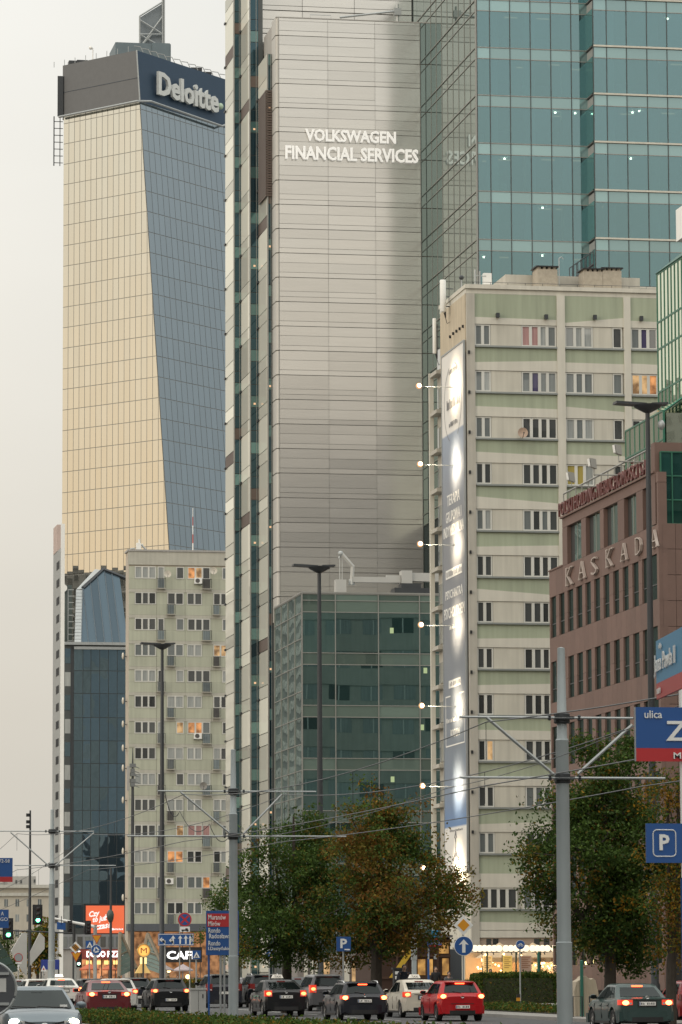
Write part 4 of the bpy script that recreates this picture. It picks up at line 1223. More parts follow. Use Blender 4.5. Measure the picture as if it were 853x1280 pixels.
litA = {(0, 3): [win_lit, win_lit2, win_dark], (6, 2): [win_lit2], (6, 3): [win_lit, win_lit, win_grey], (3, 3): [win_lit2, win_lit2], (10, 3): [win_pink, win_pink, win_pink], (10, 2): [win_lit2], (11, 1): [win_lit, win_lit], (12, 3): [win_grey, win_grey, win_lit]}
seam = mat('panel_seam', (.22, .215, .18), .9)
nd = 0
for k, py in enumerate(rowsA):
 zt = az_(py); zb = az_(py + 15.2); zn = az_(py + 32.25)
 xs = [AX, ax_(zx(483)), ax_(zx(610)), ax_(zx(727)), AE]
 for a, b in zip(xs[:-1], xs[1:]):
  piece(flats, 'parapet_panel', panelm, a + .015, b - .015, AY + .0, AY + .149, zn + .36, zb - .01)
  piece(flats, 'lintel_band', bandm, a + .01, b - .01, AY - .03, AY + .149, zn + .01, zn + .345)
 cur = AX
 for i, it in enumerate(oddr if k % 2 == 0 else evnr):
  a, b = ax_(zx(it[1])), ax_(zx(it[2]))
  n = it[3] if len(it) > 3 else 1
  kinds = litA.get((k, i))
  if not kinds:
   base_ = pickwin(ra); kinds = [ra.choice(base_) for _ in range(n)]
  kinds = (list(kinds) * 3)[:n]
  if it[0] == 'b':
   window(flats, a, b, zb - 1.0, zt, AY - .03, 1, kinds, bar=.08, edge=.1)
  else:
   window(flats, a, b, zb, zt, AY - .02, n, kinds, bar=.09, edge=.1)
  if a - cur > .15: piece(flats, 'wall_panel', panelm, cur + .01, a - .01, AY + .02, AY + .149, zb, zt - .0)
  cur = b
  if it[0] in ('b', 'wb', 'bw'):
   if it[0] == 'b': da, db = a, b
   elif it[0] == 'wb': da, db = b - (b - a) * .34, b
   else: da, db = a, a + (b - a) * .42
   t_ = ra.random()
   z0_ = zb - 1.05
   piece(flats, 'balcony_door_panel', ra.choice((railm, railm, win_grey, raild)), da + .04, db - .04, AY - .10, AY - .04, z0_ + .06, zb - .04)
   mb = MB(); mb.box(da - .1, db + .1, AY - .5, AY - .001, z0_ - .08, z0_)
   part(mb, 'balcony_slab', concrete, flats)
   mb = MB()
   for xx in np.linspace(da - .08, db + .08, 6): mb.box(xx - .015, xx + .015, AY - .49, AY - .46, z0_, z0_ + 1.0)
   mb.box(da - .1, db + .1, AY - .5, AY - .45, z0_ + 1.0, z0_ + 1.05)
   part(mb, 'balcony_railing', dkmetal, flats)
 if AE - cur > .2: piece(flats, 'wall_panel', panelm, cur + .01, AE - .01, AY + .02, AY + .149, zb, zt)
mb = MB(); mb.box(AX - .2, AE, AY - 1.6, AY + .149, az_(1164), az_(1155)); part(mb, 'canopy', mat('canopy_fascia', (.09, .10, .115), .6), flats)
warmglow = lit_window('warm_shop_interior', (1.0, .45, .18), .38)
for a, b in ((166, 184), (185, 205), (206, 228), (229, 250), (251, 275)):
 piece(flats, 'shop_window', warmglow, ax_(a), ax_(b), AY + .02, AY + .14, az_(1222), az_(1165))
 piece(flats, 'shop_pier', louvre, ax_(b), ax_(b + 1), AY - .05, AY + .148, .3, az_(1164.5))
mb = MB(); mb.box(ax_(205), ax_(252), AY - .5, AY - .06, az_(1203), az_(1184)); part(mb, 'sign_board', black, flats)
cafe = thing('shop_sign', 'white lit cafe letters over the shop windows of the flats', 'sign', (ax_(225), AY - .6, az_(1194)))
wl_ = lamp_mat('lit_white_letter', (1, .97, .92), 3.0)
write(cafe, 'CAFE', (ax_(227.5), AY - .56, az_(1194)), ax_(247) - ax_(208.5), 10 / 11.6, wl_, AX_S, depth=.1, bold=.02, letters=True)
def aircon(px, py, label):
 x, z = on_y(px, py, AY - .3)
 t = thing('air_conditioner', label, 'air conditioner', (x, AY - .3, z), 'air conditioners on the flats')
 mb = MB(); mb.box(x - .42, x + .42, AY - .45, AY - .12, z - .32, z + .32); part(mb, 'casing', white, t)
 mb = MB(); mb.disc_y(x - .08, z, .24, AY - .47, AY - .452, 16); part(mb, 'fan_grille', raild, t)
 mb = MB(); mb.box(x - .4, x - .34, AY - .45, AY - .02, z - .38, z - .325); mb.box(x + .34, x + .4, AY - .45, AY - .02, z - .38, z - .325); part(mb, 'bracket', dkmetal, t)
aircon(248, 726, 'white air conditioner on the top floor of the panel flats')
aircon(247.5, 920, 'white air conditioner under the brightly lit window of the panel flats')
aircon(212, 1101.5, 'white air conditioner low on the panel flats, second floor from the bottom')
for px, py, lb in ((209.5, 717.5, 'cream dish beside the top floor balcony of the panel flats'), (267, 713.5, 'cream dish at the top floor near the metal tower')):
 x, z = on_y(px, py, AY - .5); dish(lb, x, AY - .7, z, .40)
x, z = on_y(254, 982.5, AY - .5); dish('grey round dish hanging from a mid-height balcony of the panel flats', x, AY - .8, z, .42, m=mat('grey_dish', (.25, .24, .22), .5))
for j, (px, py) in enumerate(((157.8, 820), (158, 876), (157.5, 905), (157.8, 935), (156.5, 960), (158, 1000), (157.5, 1064), (157, 1122))):
 y, z = on_x(158.5, py, AX - .05)
 t = thing('satellite_dish', ['topmost', 'second', 'third', 'fourth', 'fifth', 'sixth', 'seventh', 'lowest'][j] + ' small dish counted down the tan end wall of the panel flats', 'satellite dish', (AX - .05, y, z), 'dishes on the tan end wall')
 mb = MB(); mb.ball((AX - .45, y, z), .38, 10, (.35, .8, 1)); part(mb, 'reflector', mat('dish_paint', (.62, .58, .50), .5), t, True)
 mb = MB(); mb.tube([(AX - .4, y, z), (AX, y, z - .1)], .04, 5); part(mb, 'arm', dkmetal, t)
an = thing('roof_antenna', 'cluster of pale aerials on the roof corner of the panel flats', 'antenna', (ax_(174), AY + 2, atop))
def apt(px, py): x, z = on_y(px, py, AY + 2); return (x, AY + 2, z)
mb = MB(); mb.tube([apt(174.5, 690), apt(174.5, 674)], .1, 5); mb.tube([apt(171, 684), apt(179, 680)], .06, 5); mb.box(apt(172, 0)[0], apt(177.5, 0)[0], AY + 1.8, AY + 2.1, apt(0, 686)[2], apt(0, 676)[2]); part(mb, 'panel', white, an)
mb = MB(); mb.tube([apt(177, 681), apt(184, 689)], .1, 5); mb.tube([apt(162, 690), apt(164, 686), apt(168, 685.5), apt(170, 690)], .1, 5); part(mb, 'pipe', galv, an)
rm = thing('striped_mast', 'red and white striped mast on the roof of the panel flats', 'mast', apt(241, 690))
for i, (a, b) in enumerate(((690, 679), (679, 668), (668, 657), (657, 646), (646, 635))):
 mb = MB(); mb.tube([apt(241.3, a), apt(241.3, b)], .07 - i * .008, 6); part(mb, 'band', mat('mast_red', (.45, .08, .06), .5) if i % 2 else white, rm)
# ============================================================ BLUE GLASS BLOCK WITH SLOPING GLASS ROOF
B0 = at(80, 1000, 505); BXx, BY = B0.x, B0.y
def bx_(px, py=950): return on_y(px, py, BY)[0]
def bz_(py): return on_y(115, py, BY)[1]
bl = thing('blue_glass_block', 'dark blue glass block with a sloping glazed gable roof', 'office block', (BXx, BY, 0))
bluedark = glass('blue_dark_glass', (.04, .06, .075), refl=(.36, .54, .68), base=.50, power=.92, tilt=.014, wav=.09, wscale=.28)
blueroof = glass('blue_roof_glass', (.055, .08, .10), refl=(.30, .40, .48), base=.10, power=.5, tilt=.006, rough=.15)
bE = bx_(163)
mb = MB(); mb.box(BXx, bE, BY + .06, BY + 9, 0, bz_(806)); part(mb, 'core', mull, bl)
pcols = [92, 103.5, 113.5, 124.5, 135.5, 146.5, 157, 163]
cx_ = [bx_(a) for a in pcols]
rowsB = [809, 838.5, 867, 897, 926, 954.5, 984, 1013, 1042, 1071.5, 1101, 1130, 1160]
for i in range(len(cx_) - 1):
 for j in range(len(rowsB) - 1):
  piece(bl, 'pane', bluedark, cx_[i] + .04, cx_[i + 1] - .04, BY, BY + .05, bz_(rowsB[j + 1]) + .04, bz_(rowsB[j]) - .04)
for j in range(len(rowsB) - 1):
 piece(bl, 'corner_pane', win_net if j % 2 else bluedark, bx_(81), bx_(88), BY + .01, BY + .055, bz_(rowsB[j + 1] - 9), bz_(rowsB[j] + 2))
 piece(bl, 'corner_post', dkmetal, bx_(88.3), bx_(91.6), BY - .02, BY + .055, bz_(rowsB[j + 1]), bz_(rowsB[j]))
mb = MB(); mb.box(bx_(80), bE, BY - .5, BY + .3, bz_(806.5), bz_(803)); mb.box(bx_(92), bE, BY - .35, BY - .2, bz_(812), bz_(808.5)); part(mb, 'gutter_rail', galv, bl)
def bp(px, py, dy): x, z = on_y(px, py, BY + dy); return Vector((x, BY + dy, z))
pk = bp(129, 712, 9); le = bp(104, 735, 7); lb0 = bp(102, 803, .2); rb0 = bp(160, 803, .2); rte = bp(160, 724, 9)
mb = MB()
n_ = 5
def lerp(a, b, t): return a + (b - a) * t
def top_at(f_):
 x = lerp(lb0.x, rb0.x, f_) - (lb0.x - le.x) * (1 - f_) * 0
 if x < pk.x: t = max(0, (x - le.x) / (pk.x - le.x)); return lerp(le, pk, t)
 t = (x - pk.x) / (rte.x - pk.x); return lerp(pk, rte, min(1, t))
fs = [0, .155, .33, .50, .67, .83, 1.0]
for i in range(6):
 a0, a1 = lerp(lb0, rb0, fs[i]), lerp(lb0, rb0, fs[i + 1])
 t0, t1 = top_at(fs[i]), top_at(fs[i + 1])
 ptl = [a0, a1, t1]
 if t0.x < pk.x < t1.x: ptl.append(pk)
 ptl.append(t0)
 mb = MB(); mb.prism([tuple(p) for p in ptl], (0, .25, 0)); part(mb, 'roof_pane', blueroof, bl)
 mb = MB(); mb.tube([a0 + Vector((0, -.05, 0)), t0 + Vector((0, -.05, 0))], .07, 4); part(mb, 'glazing_bar', mat('blue_grey_bar', (.10, .13, .155), .5), bl)
mb = MB(); mb.tube([le, pk, rte], .3, 5); part(mb, 'roof_edge', dkmetal, bl)
q0, q1, q2, q3 = bp(93.5, 803, .2), bp(101.5, 803, .1), bp(103.5, 737, 7), bp(95.5, 737, 7)
n_ = 16
for i in range(n_):
 a, b = i / n_, (i + .9) / n_
 mb = MB(); mb.prism([tuple(lerp(q0, q3, a)), tuple(lerp(q1, q2, a)), tuple(lerp(q1, q2, b)), tuple(lerp(q0, q3, b))], (0, .4, 0)); part(mb, 'metal_tray', galv, bl)
pkb = bp(117, 712, 16); 
mb = MB(); mb.prism([tuple(bp(95.5, 737, 7)), tuple(bp(103.7, 736, 7)), tuple(bp(128, 712.5, 9)), tuple(bp(119, 711.5, 12))], (0, .4, .0)); part(mb, 'metal_roof', galv, bl)
mb = MB()
for i in range(9): mb.box(bx_(87), bx_(94), BY + 2, BY + 2.2, bz_(800 - i * 8), bz_(799 - i * 8))
mb.box(bx_(86.5), bx_(87.2), BY + 2, BY + 2.2, bz_(803), bz_(735)); part(mb, 'stair_frame', galv, bl)
mb = MB(); mb.box(bx_(80), bx_(95), BY + 5, BY + 8, bz_(806), bz_(727)); part(mb, 'stair_tower', mat('dark_green_wall', (.07, .09, .085), .7), bl)
mb = MB(); mb.disc_y(bx_(84.3, 733), bz_(731), .5, BY + 4.6, BY + 4.9, 16); part(mb, 'roof_dish', white, bl)
ad = thing('advertising_screen', 'glowing orange advertising screen with white slanted lettering above the shops', 'advertising screen', (bx_(131), BY - 2, bz_(1166)))
sy_ = BY - 6
def sp_(px, py): x, z = on_y(px, py, sy_); return x, z
xa, za = sp_(107.5, 1166.5); xb, zb = sp_(155.5, 1132)
mb = MB(); mb.box(xa - .2, xb + .2, sy_ + .02, sy_ + 1.0, za - .2, zb + .2); part(mb, 'cabinet', black, ad)
mb = MB(); mb.box(xa, xb, sy_ - .05, sy_ + .02, za, zb); part(mb, 'screen', lamp_mat('orange_screen', (1.0, .15, .035), .80), ad)
wtx = lamp_mat('screen_white_text', (1, .9, .85), 1.1)
for s, px, py, wp, hp in (('Czy', 118, 1143, 13, 9), ('to już', 125, 1149, 18, 9.5), ('czas?', 129, 1157, 19, 8)):
 x, z = sp_(px, py); write(ad, s, (x, sy_ - .07, z), wp * .101, hp * .101, wtx, AX_S, depth=.02, bold=.03, shear=.15, slope=.16)
for px, wp, m in ((141, 4, None), (148, 11, None)):
 x, z = sp_(px, 1161.5); mb = MB()
 if wp == 4: mb.disc_y(x, z, .15, sy_ - .08, sy_ - .055, 10)
 else: [mb.box(x - .55 + i * .2, x - .42 + i * .2, sy_ - .08, sy_ - .055, z - .1, z + .1 * (1 if i % 2 else .6)) for i in range(6)]
 part(mb, 'fine_print', wtx, ad)
x, z = sp_(138, 1146); mb = MB(); mb.lathe([(.05, -.9), (.30, -.55), (.42, .1), (.36, .55), (.1, .75)], (x, sy_ - .35, z), 10); part(mb, 'printed_bottle', mat('printed_bottle', (.16, .10, .05), .5), ad, True)
shop = thing('pizza_shop', 'low shop front with red fascia and white lit pizza lettering', 'shop', (bx_(125), BY - 8, 0))
py_ = BY - 8
def ps(px, py): x, z = on_y(px, py, py_); return x, z
mb = MB(); mb.box(ps(66, 0)[0], ps(160, 0)[0], py_ + .3, BY - .1, 0, ps(0, 1168)[1]); part(mb, 'wall', greyconc, shop)
mb = MB(); mb.box(ps(105, 0)[0], ps(157, 0)[0], py_ - .6, py_ + .28, ps(0, 1199)[1], ps(0, 1187)[1]); part(mb, 'fascia', mat('red_fascia', (.25, .05, .04), .6), shop)
mb = MB(); mb.box(ps(70, 0)[0], ps(157, 0)[0], py_ - .05, py_ + .28, ps(0, 1186.5)[1], ps(0, 1168)[1]); part(mb, 'upper_wall', mat('grey_cladding', (.22, .23, .24), .6, var=.3, scale=.8), shop)
for i in range(9):
 x0 = ps(72 + i * 9.4, 0)[0]; piece(shop, 'upper_window', win_grey if i % 3 else win_dark, x0 + .1, x0 + .75, py_ - .1, py_ - .055, ps(0, 1184)[1], ps(0, 1171)[1])
for i in range(6):
 x0 = ps(106 + i * 8.4, 0)[0]; piece(shop, 'shop_window', lit_window('bright_shop_interior', (1.0, .40, .16), .75), x0 + .03, x0 + .78, py_ + .1, py_ + .29, .9, ps(0, 1199.5)[1])
 piece(shop, 'shop_mullion', dkmetal, x0 - .03, x0 + .025, py_, py_ + .3, .3, ps(0, 1199.5)[1])
for i in range(4):
 x0 = ps(112 + i * 11, 0)[0]; piece(shop, 'menu_screen', lamp_mat('menu_screen', (1, .62, .2), 1.6), x0, x0 + .7, py_ + .05, py_ + .095, ps(0, 1206)[1], ps(0, 1201)[1])
pz = thing('shop_lettering', 'white lit pizza shop name on the red fascia', 'sign', (*ps(130, 1193)[:1], py_ - .7, ps(0, 1193)[1]))
write(pz, 'DODO PIZZA', (ps(131, 1193)[0], py_ - .66, ps(0, 1193)[1]), ps(153.5, 0)[0] - ps(108.5, 0)[0], 7.5 / 9.9, wl_, AX_S, depth=.08, bold=.02, letters=True)
piece(pz, 'lit_bar', wl_, ps(101.5, 0)[0], ps(104, 0)[0], py_ - .66, py_ - .6, ps(0, 1197)[1], ps(0, 1189)[1])
# ============================================================ NARROW WHITE SLAB and far beige building
S0 = at(75.5, 900, 480); SX, SYy = S0.x, S0.y
slab = thing('white_slab_block', 'narrow pale block with a column of small windows on its grey end', 'apartment block', (SX, SYy, 0))
ys1 = on_x(66, 900, SX)[0]
ztS = on_x(70, 700, SX)[1]
def sz(py): return on_x(71, py, SX)[1]
mb = MB(); mb.box(SX, SX + .42, SYy, ys1, 0, sz(690)); part(mb, 'wall', mat('pale_grey_wall', (.33, .34, .335), .85, var=.1, streak=.15), slab)
mb = MB(); mb.box(SX + .0, SX + .44, SYy - .25, SYy - .002, 0, on_y(77, 655, SYy)[1]); part(mb, 'end_fin', white, slab)
dy_ = (ys1 - SYy)
for k in range(22):
 z = sz(704 + k * 22)
 piece(slab, 'window', black, SX - .02, SX + .06, SYy + dy_ * .18, SYy + dy_ * .55, z - .95, z)
mb = MB(); mb.box(SX - .05, SX + .4, SYy + dy_ * .45, SYy + dy_ * .95, sz(690), on_x(71, 657, SX)[1])
part(mb, 'roof_screen', mat('faded_red_screen', (.48, .38, .34), .8, var=.2), slab)
far = thing('old_townhouse', 'pale beige old building with cornice and small windows at the far end of the avenue', 'townhouse', (*at(30, 1230, 620)[:2], 0))
FY = at(30, 1200, 620).y
def fx(px): return on_y(px, 1150, FY)[0]
def fz(py): return on_y(35, py, FY)[1]
cream = mat('cream_stucco', (.55, .50, .41), .9, var=.1, streak=.1)
mb = MB(); mb.box(fx(-160), fx(64), FY, FY + 30, 0, fz(1108)); part(mb, 'wall', cream, far)
mb = MB(); mb.box(fx(-162), fx(65), FY - .6, FY + 31, fz(1110), fz(1106)); mb.box(fx(-161), fx(64.5), FY - .3, FY - .01, fz(1120), fz(1116)); part(mb, 'cornice', lightbeige, far)
mb = MB(); mb.box(fx(14), fx(50), FY + 6, FY + 14, fz(1107), fz(1094)); mb.box(fx(-40), fx(14), FY + 10, FY + 16, fz(1107), fz(1101)); part(mb, 'roof_house', greyconc, far)
for px, py in ((24, 1099), (30, 1099), (47, 1098)): piece(far, 'roof_window', win_dark, fx(px), fx(px + 2.2), FY + 5.9, FY + 6.0, fz(py + 4), fz(py))
for r_, py in enumerate((1124, 1143, 1162, 1181, 1200)):
 for i in range(15):
  px = -140 + i * 14
  if px > 58: continue
  piece(far, 'window', win_grey if (i + r_) % 3 else win_net, fx(px + 5.5), fx(px + 10), FY - .04, FY + .1, fz(py + 9), fz(py))
  piece(far, 'window_cross', whitepl, fx(px + 7.5), fx(px + 8), FY - .08, FY - .042, fz(py + 9), fz(py))
mb = MB()
for px, py in ((27, 1083), (40, 1084), (44, 1088), (47, 1086)): mb.tube([(fx(px), FY + 7, fz(1096)), (fx(px), FY + 7, fz(py))], .12, 5)
part(mb, 'roof_aerial', white, far)
# ============================================================ BROWN STONE OFFICE BLOCK (right)
K0 = at(825.3, 800, 198); KX, KY = K0.x, K0.y
stone = mat('brown_pink_stone', (.150, .094, .077), .75, var=.14, scale=1.5, rnd=.09, bump=.1)
kas = thing('stone_office_block', 'brown stone office block with big spaced letters under its upper windows', 'office block', (KX, KY, 0))
def ky(px, py=800): return on_x(px, py, KX)[0]
def kz(px, py): return on_x(px, py, KX)[1]
kf = ky(687.5); kf2 = ky(704.5)
zparl = kz(705, 707)            # parapet of the lower part
r2 = lambda x, y: (660 + x / 4.264, 540 + y / 4.264)
w1t = kz(*r2(123, 880)); w1b = kz(*r2(123, 1100))
w1t = (w1t + kz(*r2(592, 692))) / 2; w1b = (w1b + kz(*r2(592, 925))) / 2
w2t = (kz(689, 828.5) + kz(785, 795)) / 2
stor = w1t - w2t
ut = (kz(*r2(212, 492)) + kz(*r2(580, 330))) / 2; ub = (kz(*r2(212, 700)) + kz(*r2(580, 545))) / 2
zeave = kz(*r2(192, 470))
mb = MB(); mb.box(KX + .45, KX + 40, KY + .4, kf, 0, w1t + .8); mb.box(KX + .45, KX + 40, KY + .4, kf2, w1t + .8, zeave); part(mb, 'core', mat('dark_recess', (.03, .028, .026), .8), kas)
kglass = glass('office_tall_window', (.02, .03, .03), refl=(.40, .52, .46), base=.07, power=.6, tilt=.006, wav=.01, wscale=.5)
kglass2 = glass('upper_office_window', (.04, .07, .06), refl=(.75, .9, .82), base=.4, power=.9, tilt=.01, wav=.04, wscale=.5)
wins = [(122, 150), (168, 195), (213, 242), (260, 290), (308, 336), (355, 385), (405, 435), (457, 487), (508, 538), (560, 592), (612, 655)]
wy = []
for a, b in wins:
 pa = r2(a, 1000); pb = r2(b, 900); wy.append((ky(*pb), ky(*pa)))     # near, far
wy[-1] = (ky(*r2(690, 850)), wy[-1][1])
def row(zt, zb, yy, y_near, y_far):
 cur = y_far
 for i, (n_, f_) in enumerate(yy):
  piece(kas, 'window', kglass, KX + .10, KX + .16, n_, f_, zb, zt)
  piece(kas, 'window_bar', dkmetal, KX + .07, KX + .099, n_ + .02, f_ - .02, zb + (zt - zb) * .32, zb + (zt - zb) * .32 + .06)
  zm = zb + (zt - zb) * .48
  piece(kas, 'pier_stone', stone, KX, KX + .44, f_, cur, zb + .006, zm - .006)
  piece(kas, 'pier_stone', stone, KX, KX + .44, f_, cur, zm + .006, zt - .006)
  cur = n_
 piece(kas, 'pier_stone', stone, KX, KX + .44, y_near, cur, zb + .006, zt - .006)
def band(z0, z1, y_near, y_far, splits, rows_=1):
 ys = [y_near] + splits + [y_far]
 for a, b in zip(ys[:-1], ys[1:]):
  for j in range(rows_):
   za = z0 + (z1 - z0) * j / rows_; zb = z0 + (z1 - z0) * (j + 1) / rows_
   piece(kas, 'stone_panel', stone, KX, KX + .44, a + .008, b - .008, za + .008, zb - .008)
mids = sorted([(n_ + f_) / 2 for n_, f_ in wy] + [n_ for n_, f_ in wy])
edges = sorted([(wy[i][0] + wy[i + 1][1]) / 2 for i in range(len(wy) - 1)])
yn0 = KY + .0
row(w1t, w1b, wy, yn0, kf)
b1 = w2t
spl = sorted(set(edges + [(a + b) / 2 for a, b in zip(edges[:-1], edges[1:])]))
band(b1, w1b, yn0, kf, spl)
for s_ in range(1, 7):
 if w1b - stor * s_ < .3: break
 row(w1t - stor * s_, w1b - stor * s_, wy, yn0, kf)
 if w1b - stor * s_ - (w1b - w2t) > 1: band(w2t - stor * s_, w1b - stor * s_, yn0, kf, spl)
band(w1t, zparl, kf2 + .01, kf, [(kf + kf2) / 2])
band(w1t, ub, yn0, kf2, [e for e in edges if e < kf2 - .5])
mb = MB(); mb.box(KX - .05, KX + .5, kf2 + .01, kf + .05, zparl, zparl + .08); part(mb, 'coping', stone, kas)
uw = [(210, 285), (310, 385), (405, 480), (515, 580), (615, 690)]
uy = []
for a, b in uw: uy.append((ky(*r2(b, 550)), ky(*r2(a, 600))))
cur = kf2
for n_, f_ in uy:
 piece(kas, 'upper_window', kglass2, KX + .20, KX + .26, n_, f_ - (f_ - n_) * .3, ub, ut); piece(kas, 'upper_window_reveal', mat('dark_recess', (.03, .028, .026), .8), KX + .22, KX + .3, f_ - (f_ - n_) * .3 + .01, f_, ub, ut)
 piece(kas, 'upper_mullion', mullg, KX + .17, KX + .199, (n_ + f_) / 2 - .03, (n_ + f_) / 2 + .03, ub, ut)
 piece(kas, 'pier_stone', stone, KX, KX + .44, f_, cur, ub + .006, ut - .01); cur = n_
piece(kas, 'pier_stone', stone, KX, KX + .44, yn0, cur, ub + .006, ut - .01)
band(ut, zeave + .117, yn0, kf2, [f_ for n_, f_ in uy][1:])
mb = MB(); mb.box(KX - .12, KX + .5, KY + .5, kf2 + .12, zeave + .12, zeave + .22); part(mb, 'eaves', stone, kas)
rl = MB(); zrl = zeave + 1.5
for i in range(15):
 y = KY + .6 + (kf2 - KY - .6) * i / 14
 rl.tube([(KX + .1, y, zeave + .2), (KX + .1, y, zrl)], .035, 5)
rl.tube([(KX + .1, KY + .5, zrl), (KX + .1, kf2, zrl)], .05, 6)
part(rl, 'railing', mullg, kas)
nm = thing('name_lettering', 'row of tall thin reddish capitals along the eaves of the stone block', 'sign', (KX - .7, (KY + kf2) / 2, zeave + .6))
ya = ky(*r2(650, 200)); 
pale_r = mat('sign_rim_pale', (.62, .50, .44), .5); redl = mat('sign_red_letter', (.12, .036, .032), .5)
zl0, zl1 = zeave + .24, zeave + 1.26
write(nm, 'POLSKI HOLDING NIERUCHOMOŚCI S.A.', (KX - .10, (ya + kf2 + .3) / 2, (zl0 + zl1) / 2), kf2 + .3 - ya, zl1 - zl0, redl, AX_W, depth=.10, bold=.0, letters=True)
write(nm, 'POLSKI HOLDING NIERUCHOMOŚCI S.A.', (KX - .02, (ya + kf2 + .3) / 2 - .05, (zl0 + zl1) / 2 + .03), kf2 + .3 - ya, zl1 - zl0, pale_r, AX_W, depth=.02, bold=.012, name='letter_rim')
kl = thing('block_lettering', 'six big pale spaced capitals on the brown stone wall under the upper windows', 'sign', (KX - .1, KY + 8, w1t + .5))
palek = mat('pale_stone_letter', (.38, .32, .285), .5)
for ch, zx_, zy_ in (('K', 220, 768), ('A', 288, 735), ('S', 354, 713), ('K', 434, 670), ('A', 512, 638), ('D', 590, 606), ('A', 675, 567)):
 y, z = on_x(*r2(zx_, zy_), KX - .12)
 wd_ = abs(ky(*r2(zx_ + 15, 700)) - ky(*r2(zx_ - 15, 700)))
 hh = 112 / 4.264 / (F / (y * .984 + KX * .177)) * .84
 write(kl, ch, (KX - .10, y, z), wd_, hh, palek, AX_W, depth=.14, bold=-.02, name='letter')
 mb = MB()
 if ch in 'KA':
  for s_ in (-1, 1): mb.box(KX - .15, KX - .05, y + s_ * wd_ * .42 - wd_ * .2, y + s_ * wd_ * .42 + wd_ * .2, z - hh / 2 - .02, z - hh / 2 + .05)
 if ch == 'K':
  for s_ in (-1, 1): mb.box(KX - .15, KX - .05, y + s_ * wd_ * .42 - wd_ * .18, y + s_ * wd_ * .42 + wd_ * .18, z + hh / 2 - .05, z + hh / 2 + .02)
 if mb.v: part(mb, 'serif', palek, kl)
zsb = on_y(840, 654, KY)[1]
def kx(px): return on_y(px, 700, KY)[0]
xk = [KX + .0, kx(828.5), kx(845), kx(862), kx(880), kx(900)]
zrow_ = [zsb]
for i in range(len(xk) - 1):
 z = zsb
 while z > 8:
  piece(kas, 'stone_panel', stone, xk[i] + .45 * (i == 0) + .008, xk[i + 1] + .4 * (i == 0) - .008 if i else xk[i + 1] + .5, KY, KY + .39, z - 1.28, z - .012) if i != 0 else None
  if i == 0: piece(kas, 'stone_panel', stone, xk[0] + .0, xk[1] - .008 + .0, KY - .01, KY - .002, z - 1.28, z - .012)
  z -= 1.29
mb = MB(); mb.box(KX + .002, xk[1], KY - .001, KY + .39, 0, zsb); part(mb, 'corner_wall', stone, kas)
gglass = glass('green_corner_glass', (.01, .04, .035), refl=(.25, .5, .45), base=.2, tilt=.004)
greenm = mat('green_mullion', (.03, .14, .09), .4, metal=.3)
xg0, xg1 = on_y(826, 600, KY + .3)[0], kx(900)
zg1 = on_y(840, 565, KY + .3)[1]
xs = np.linspace(xg0, xg1, 6)
for i in range(5):
 for j in range(3):
  za = zsb + (zg1 - zsb) * j / 3
  piece(kas, 'green_pane', gglass, xs[i] + .03, xs[i + 1] - .03, KY + .3, KY + .36, za + .03, za + (zg1 - zsb) / 3 - .03)
mb = MB()
for a in xs: mb.box(a - .03, a + .03, KY + .22, KY + .38, zsb, zg1)
for j in range(4): mb.box(xg0, xg1, KY + .24, KY + .38, zsb + (zg1 - zsb) * j / 3 - .03, zsb + (zg1 - zsb) * j / 3 + .03)
part(mb, 'green_mullion', greenm, kas)
piece(kas, 'roof_wall', stone, xg0 - .25, xg1, KY + .45, KY + 1.2, zsb, zg1 + .5)
for px, py, lb in ((715, 597, 'small floodlight leaning out over the far end of the stone block eaves'), (742, 580, 'small floodlight leaning out over the middle of the stone block eaves'), (773.5, 563, 'small floodlight leaning out over the near end of the stone block eaves')):
 y, z = on_x(px, py, KX - 1.4)
 t = thing('eaves_floodlight', lb, 'floodlight', (KX - 1.4, y, z), 'floodlights above the stone block sign')
 mb = MB(); mb.tube([(KX + .1, y, zeave + .9), (KX - 1.4, y, zeave + .9), (KX - 1.4, y, z - .1)], .04, 5); part(mb, 'arm', mullg, t)
 mb = MB(); mb.prism([(KX - 1.55, y - .16, z - .16), (KX - 1.25, y - .16, z - .26), (KX - 1.3, y - .16, z + .24), (KX - 1.62, y - .16, z + .30)], (0, .32, 0)); part(mb, 'housing', mullg, t)
 mb = MB(); mb.prism([(KX - 1.64, y - .13, z - .12), (KX - 1.58, y - .13, z - .14), (KX - 1.64, y - .13, z + .24), (KX - 1.70, y - .13, z + .26)], (0, .26, 0)); part(mb, 'lens', white, t)
# ============================================================ GREEN-RIBBED GLASS TOWER behind the stone block
V0 = at(822.6, 450, 214); VX, VY = V0.x, V0.y      # its north-west edge is hidden by nothing: left edge in view
conserv = thing('ribbed_glass_tower', 'cream reflecting glass tower with green ribs and sloped green roof', 'office tower', (VX, VY, 0))
creamg = glass('cream_reflecting_glass', (.30, .32, .24), refl=(.86, .93, .80), base=.62, power=.95, tilt=.008, wav=.006, wscale=.4)
rf = lambda x, y: (660 + x / 4.264, 260 + y / 4.264)
def vy(px): return on_x(px, 450, VX)[0]
ystat = [vy(822.8 + q) for q in (0, 4.6, 9, 13.5, 17.6, 22, 26.5, 31, 35.5)]       # far to near
zr = [on_x(*rf(705, y), VX)[1] for y in (345, 605, 750, 980, 1140, 1330, 1500)]
ztv = zr[0]
mb = MB(); mb.box(VX + .1, VX + 30, ystat[-1] - .01, ystat[0], 20, ztv); part(mb, 'core', mull, conserv)
for i in range(len(ystat) - 1):
 for j in range(len(zr) - 1):
  piece(conserv, 'pane', creamg, VX - .0, VX + .06, ystat[i + 1] + .04, ystat[i] - .04, zr[j + 1] + .04, zr[j] - .04)
mb = MB()
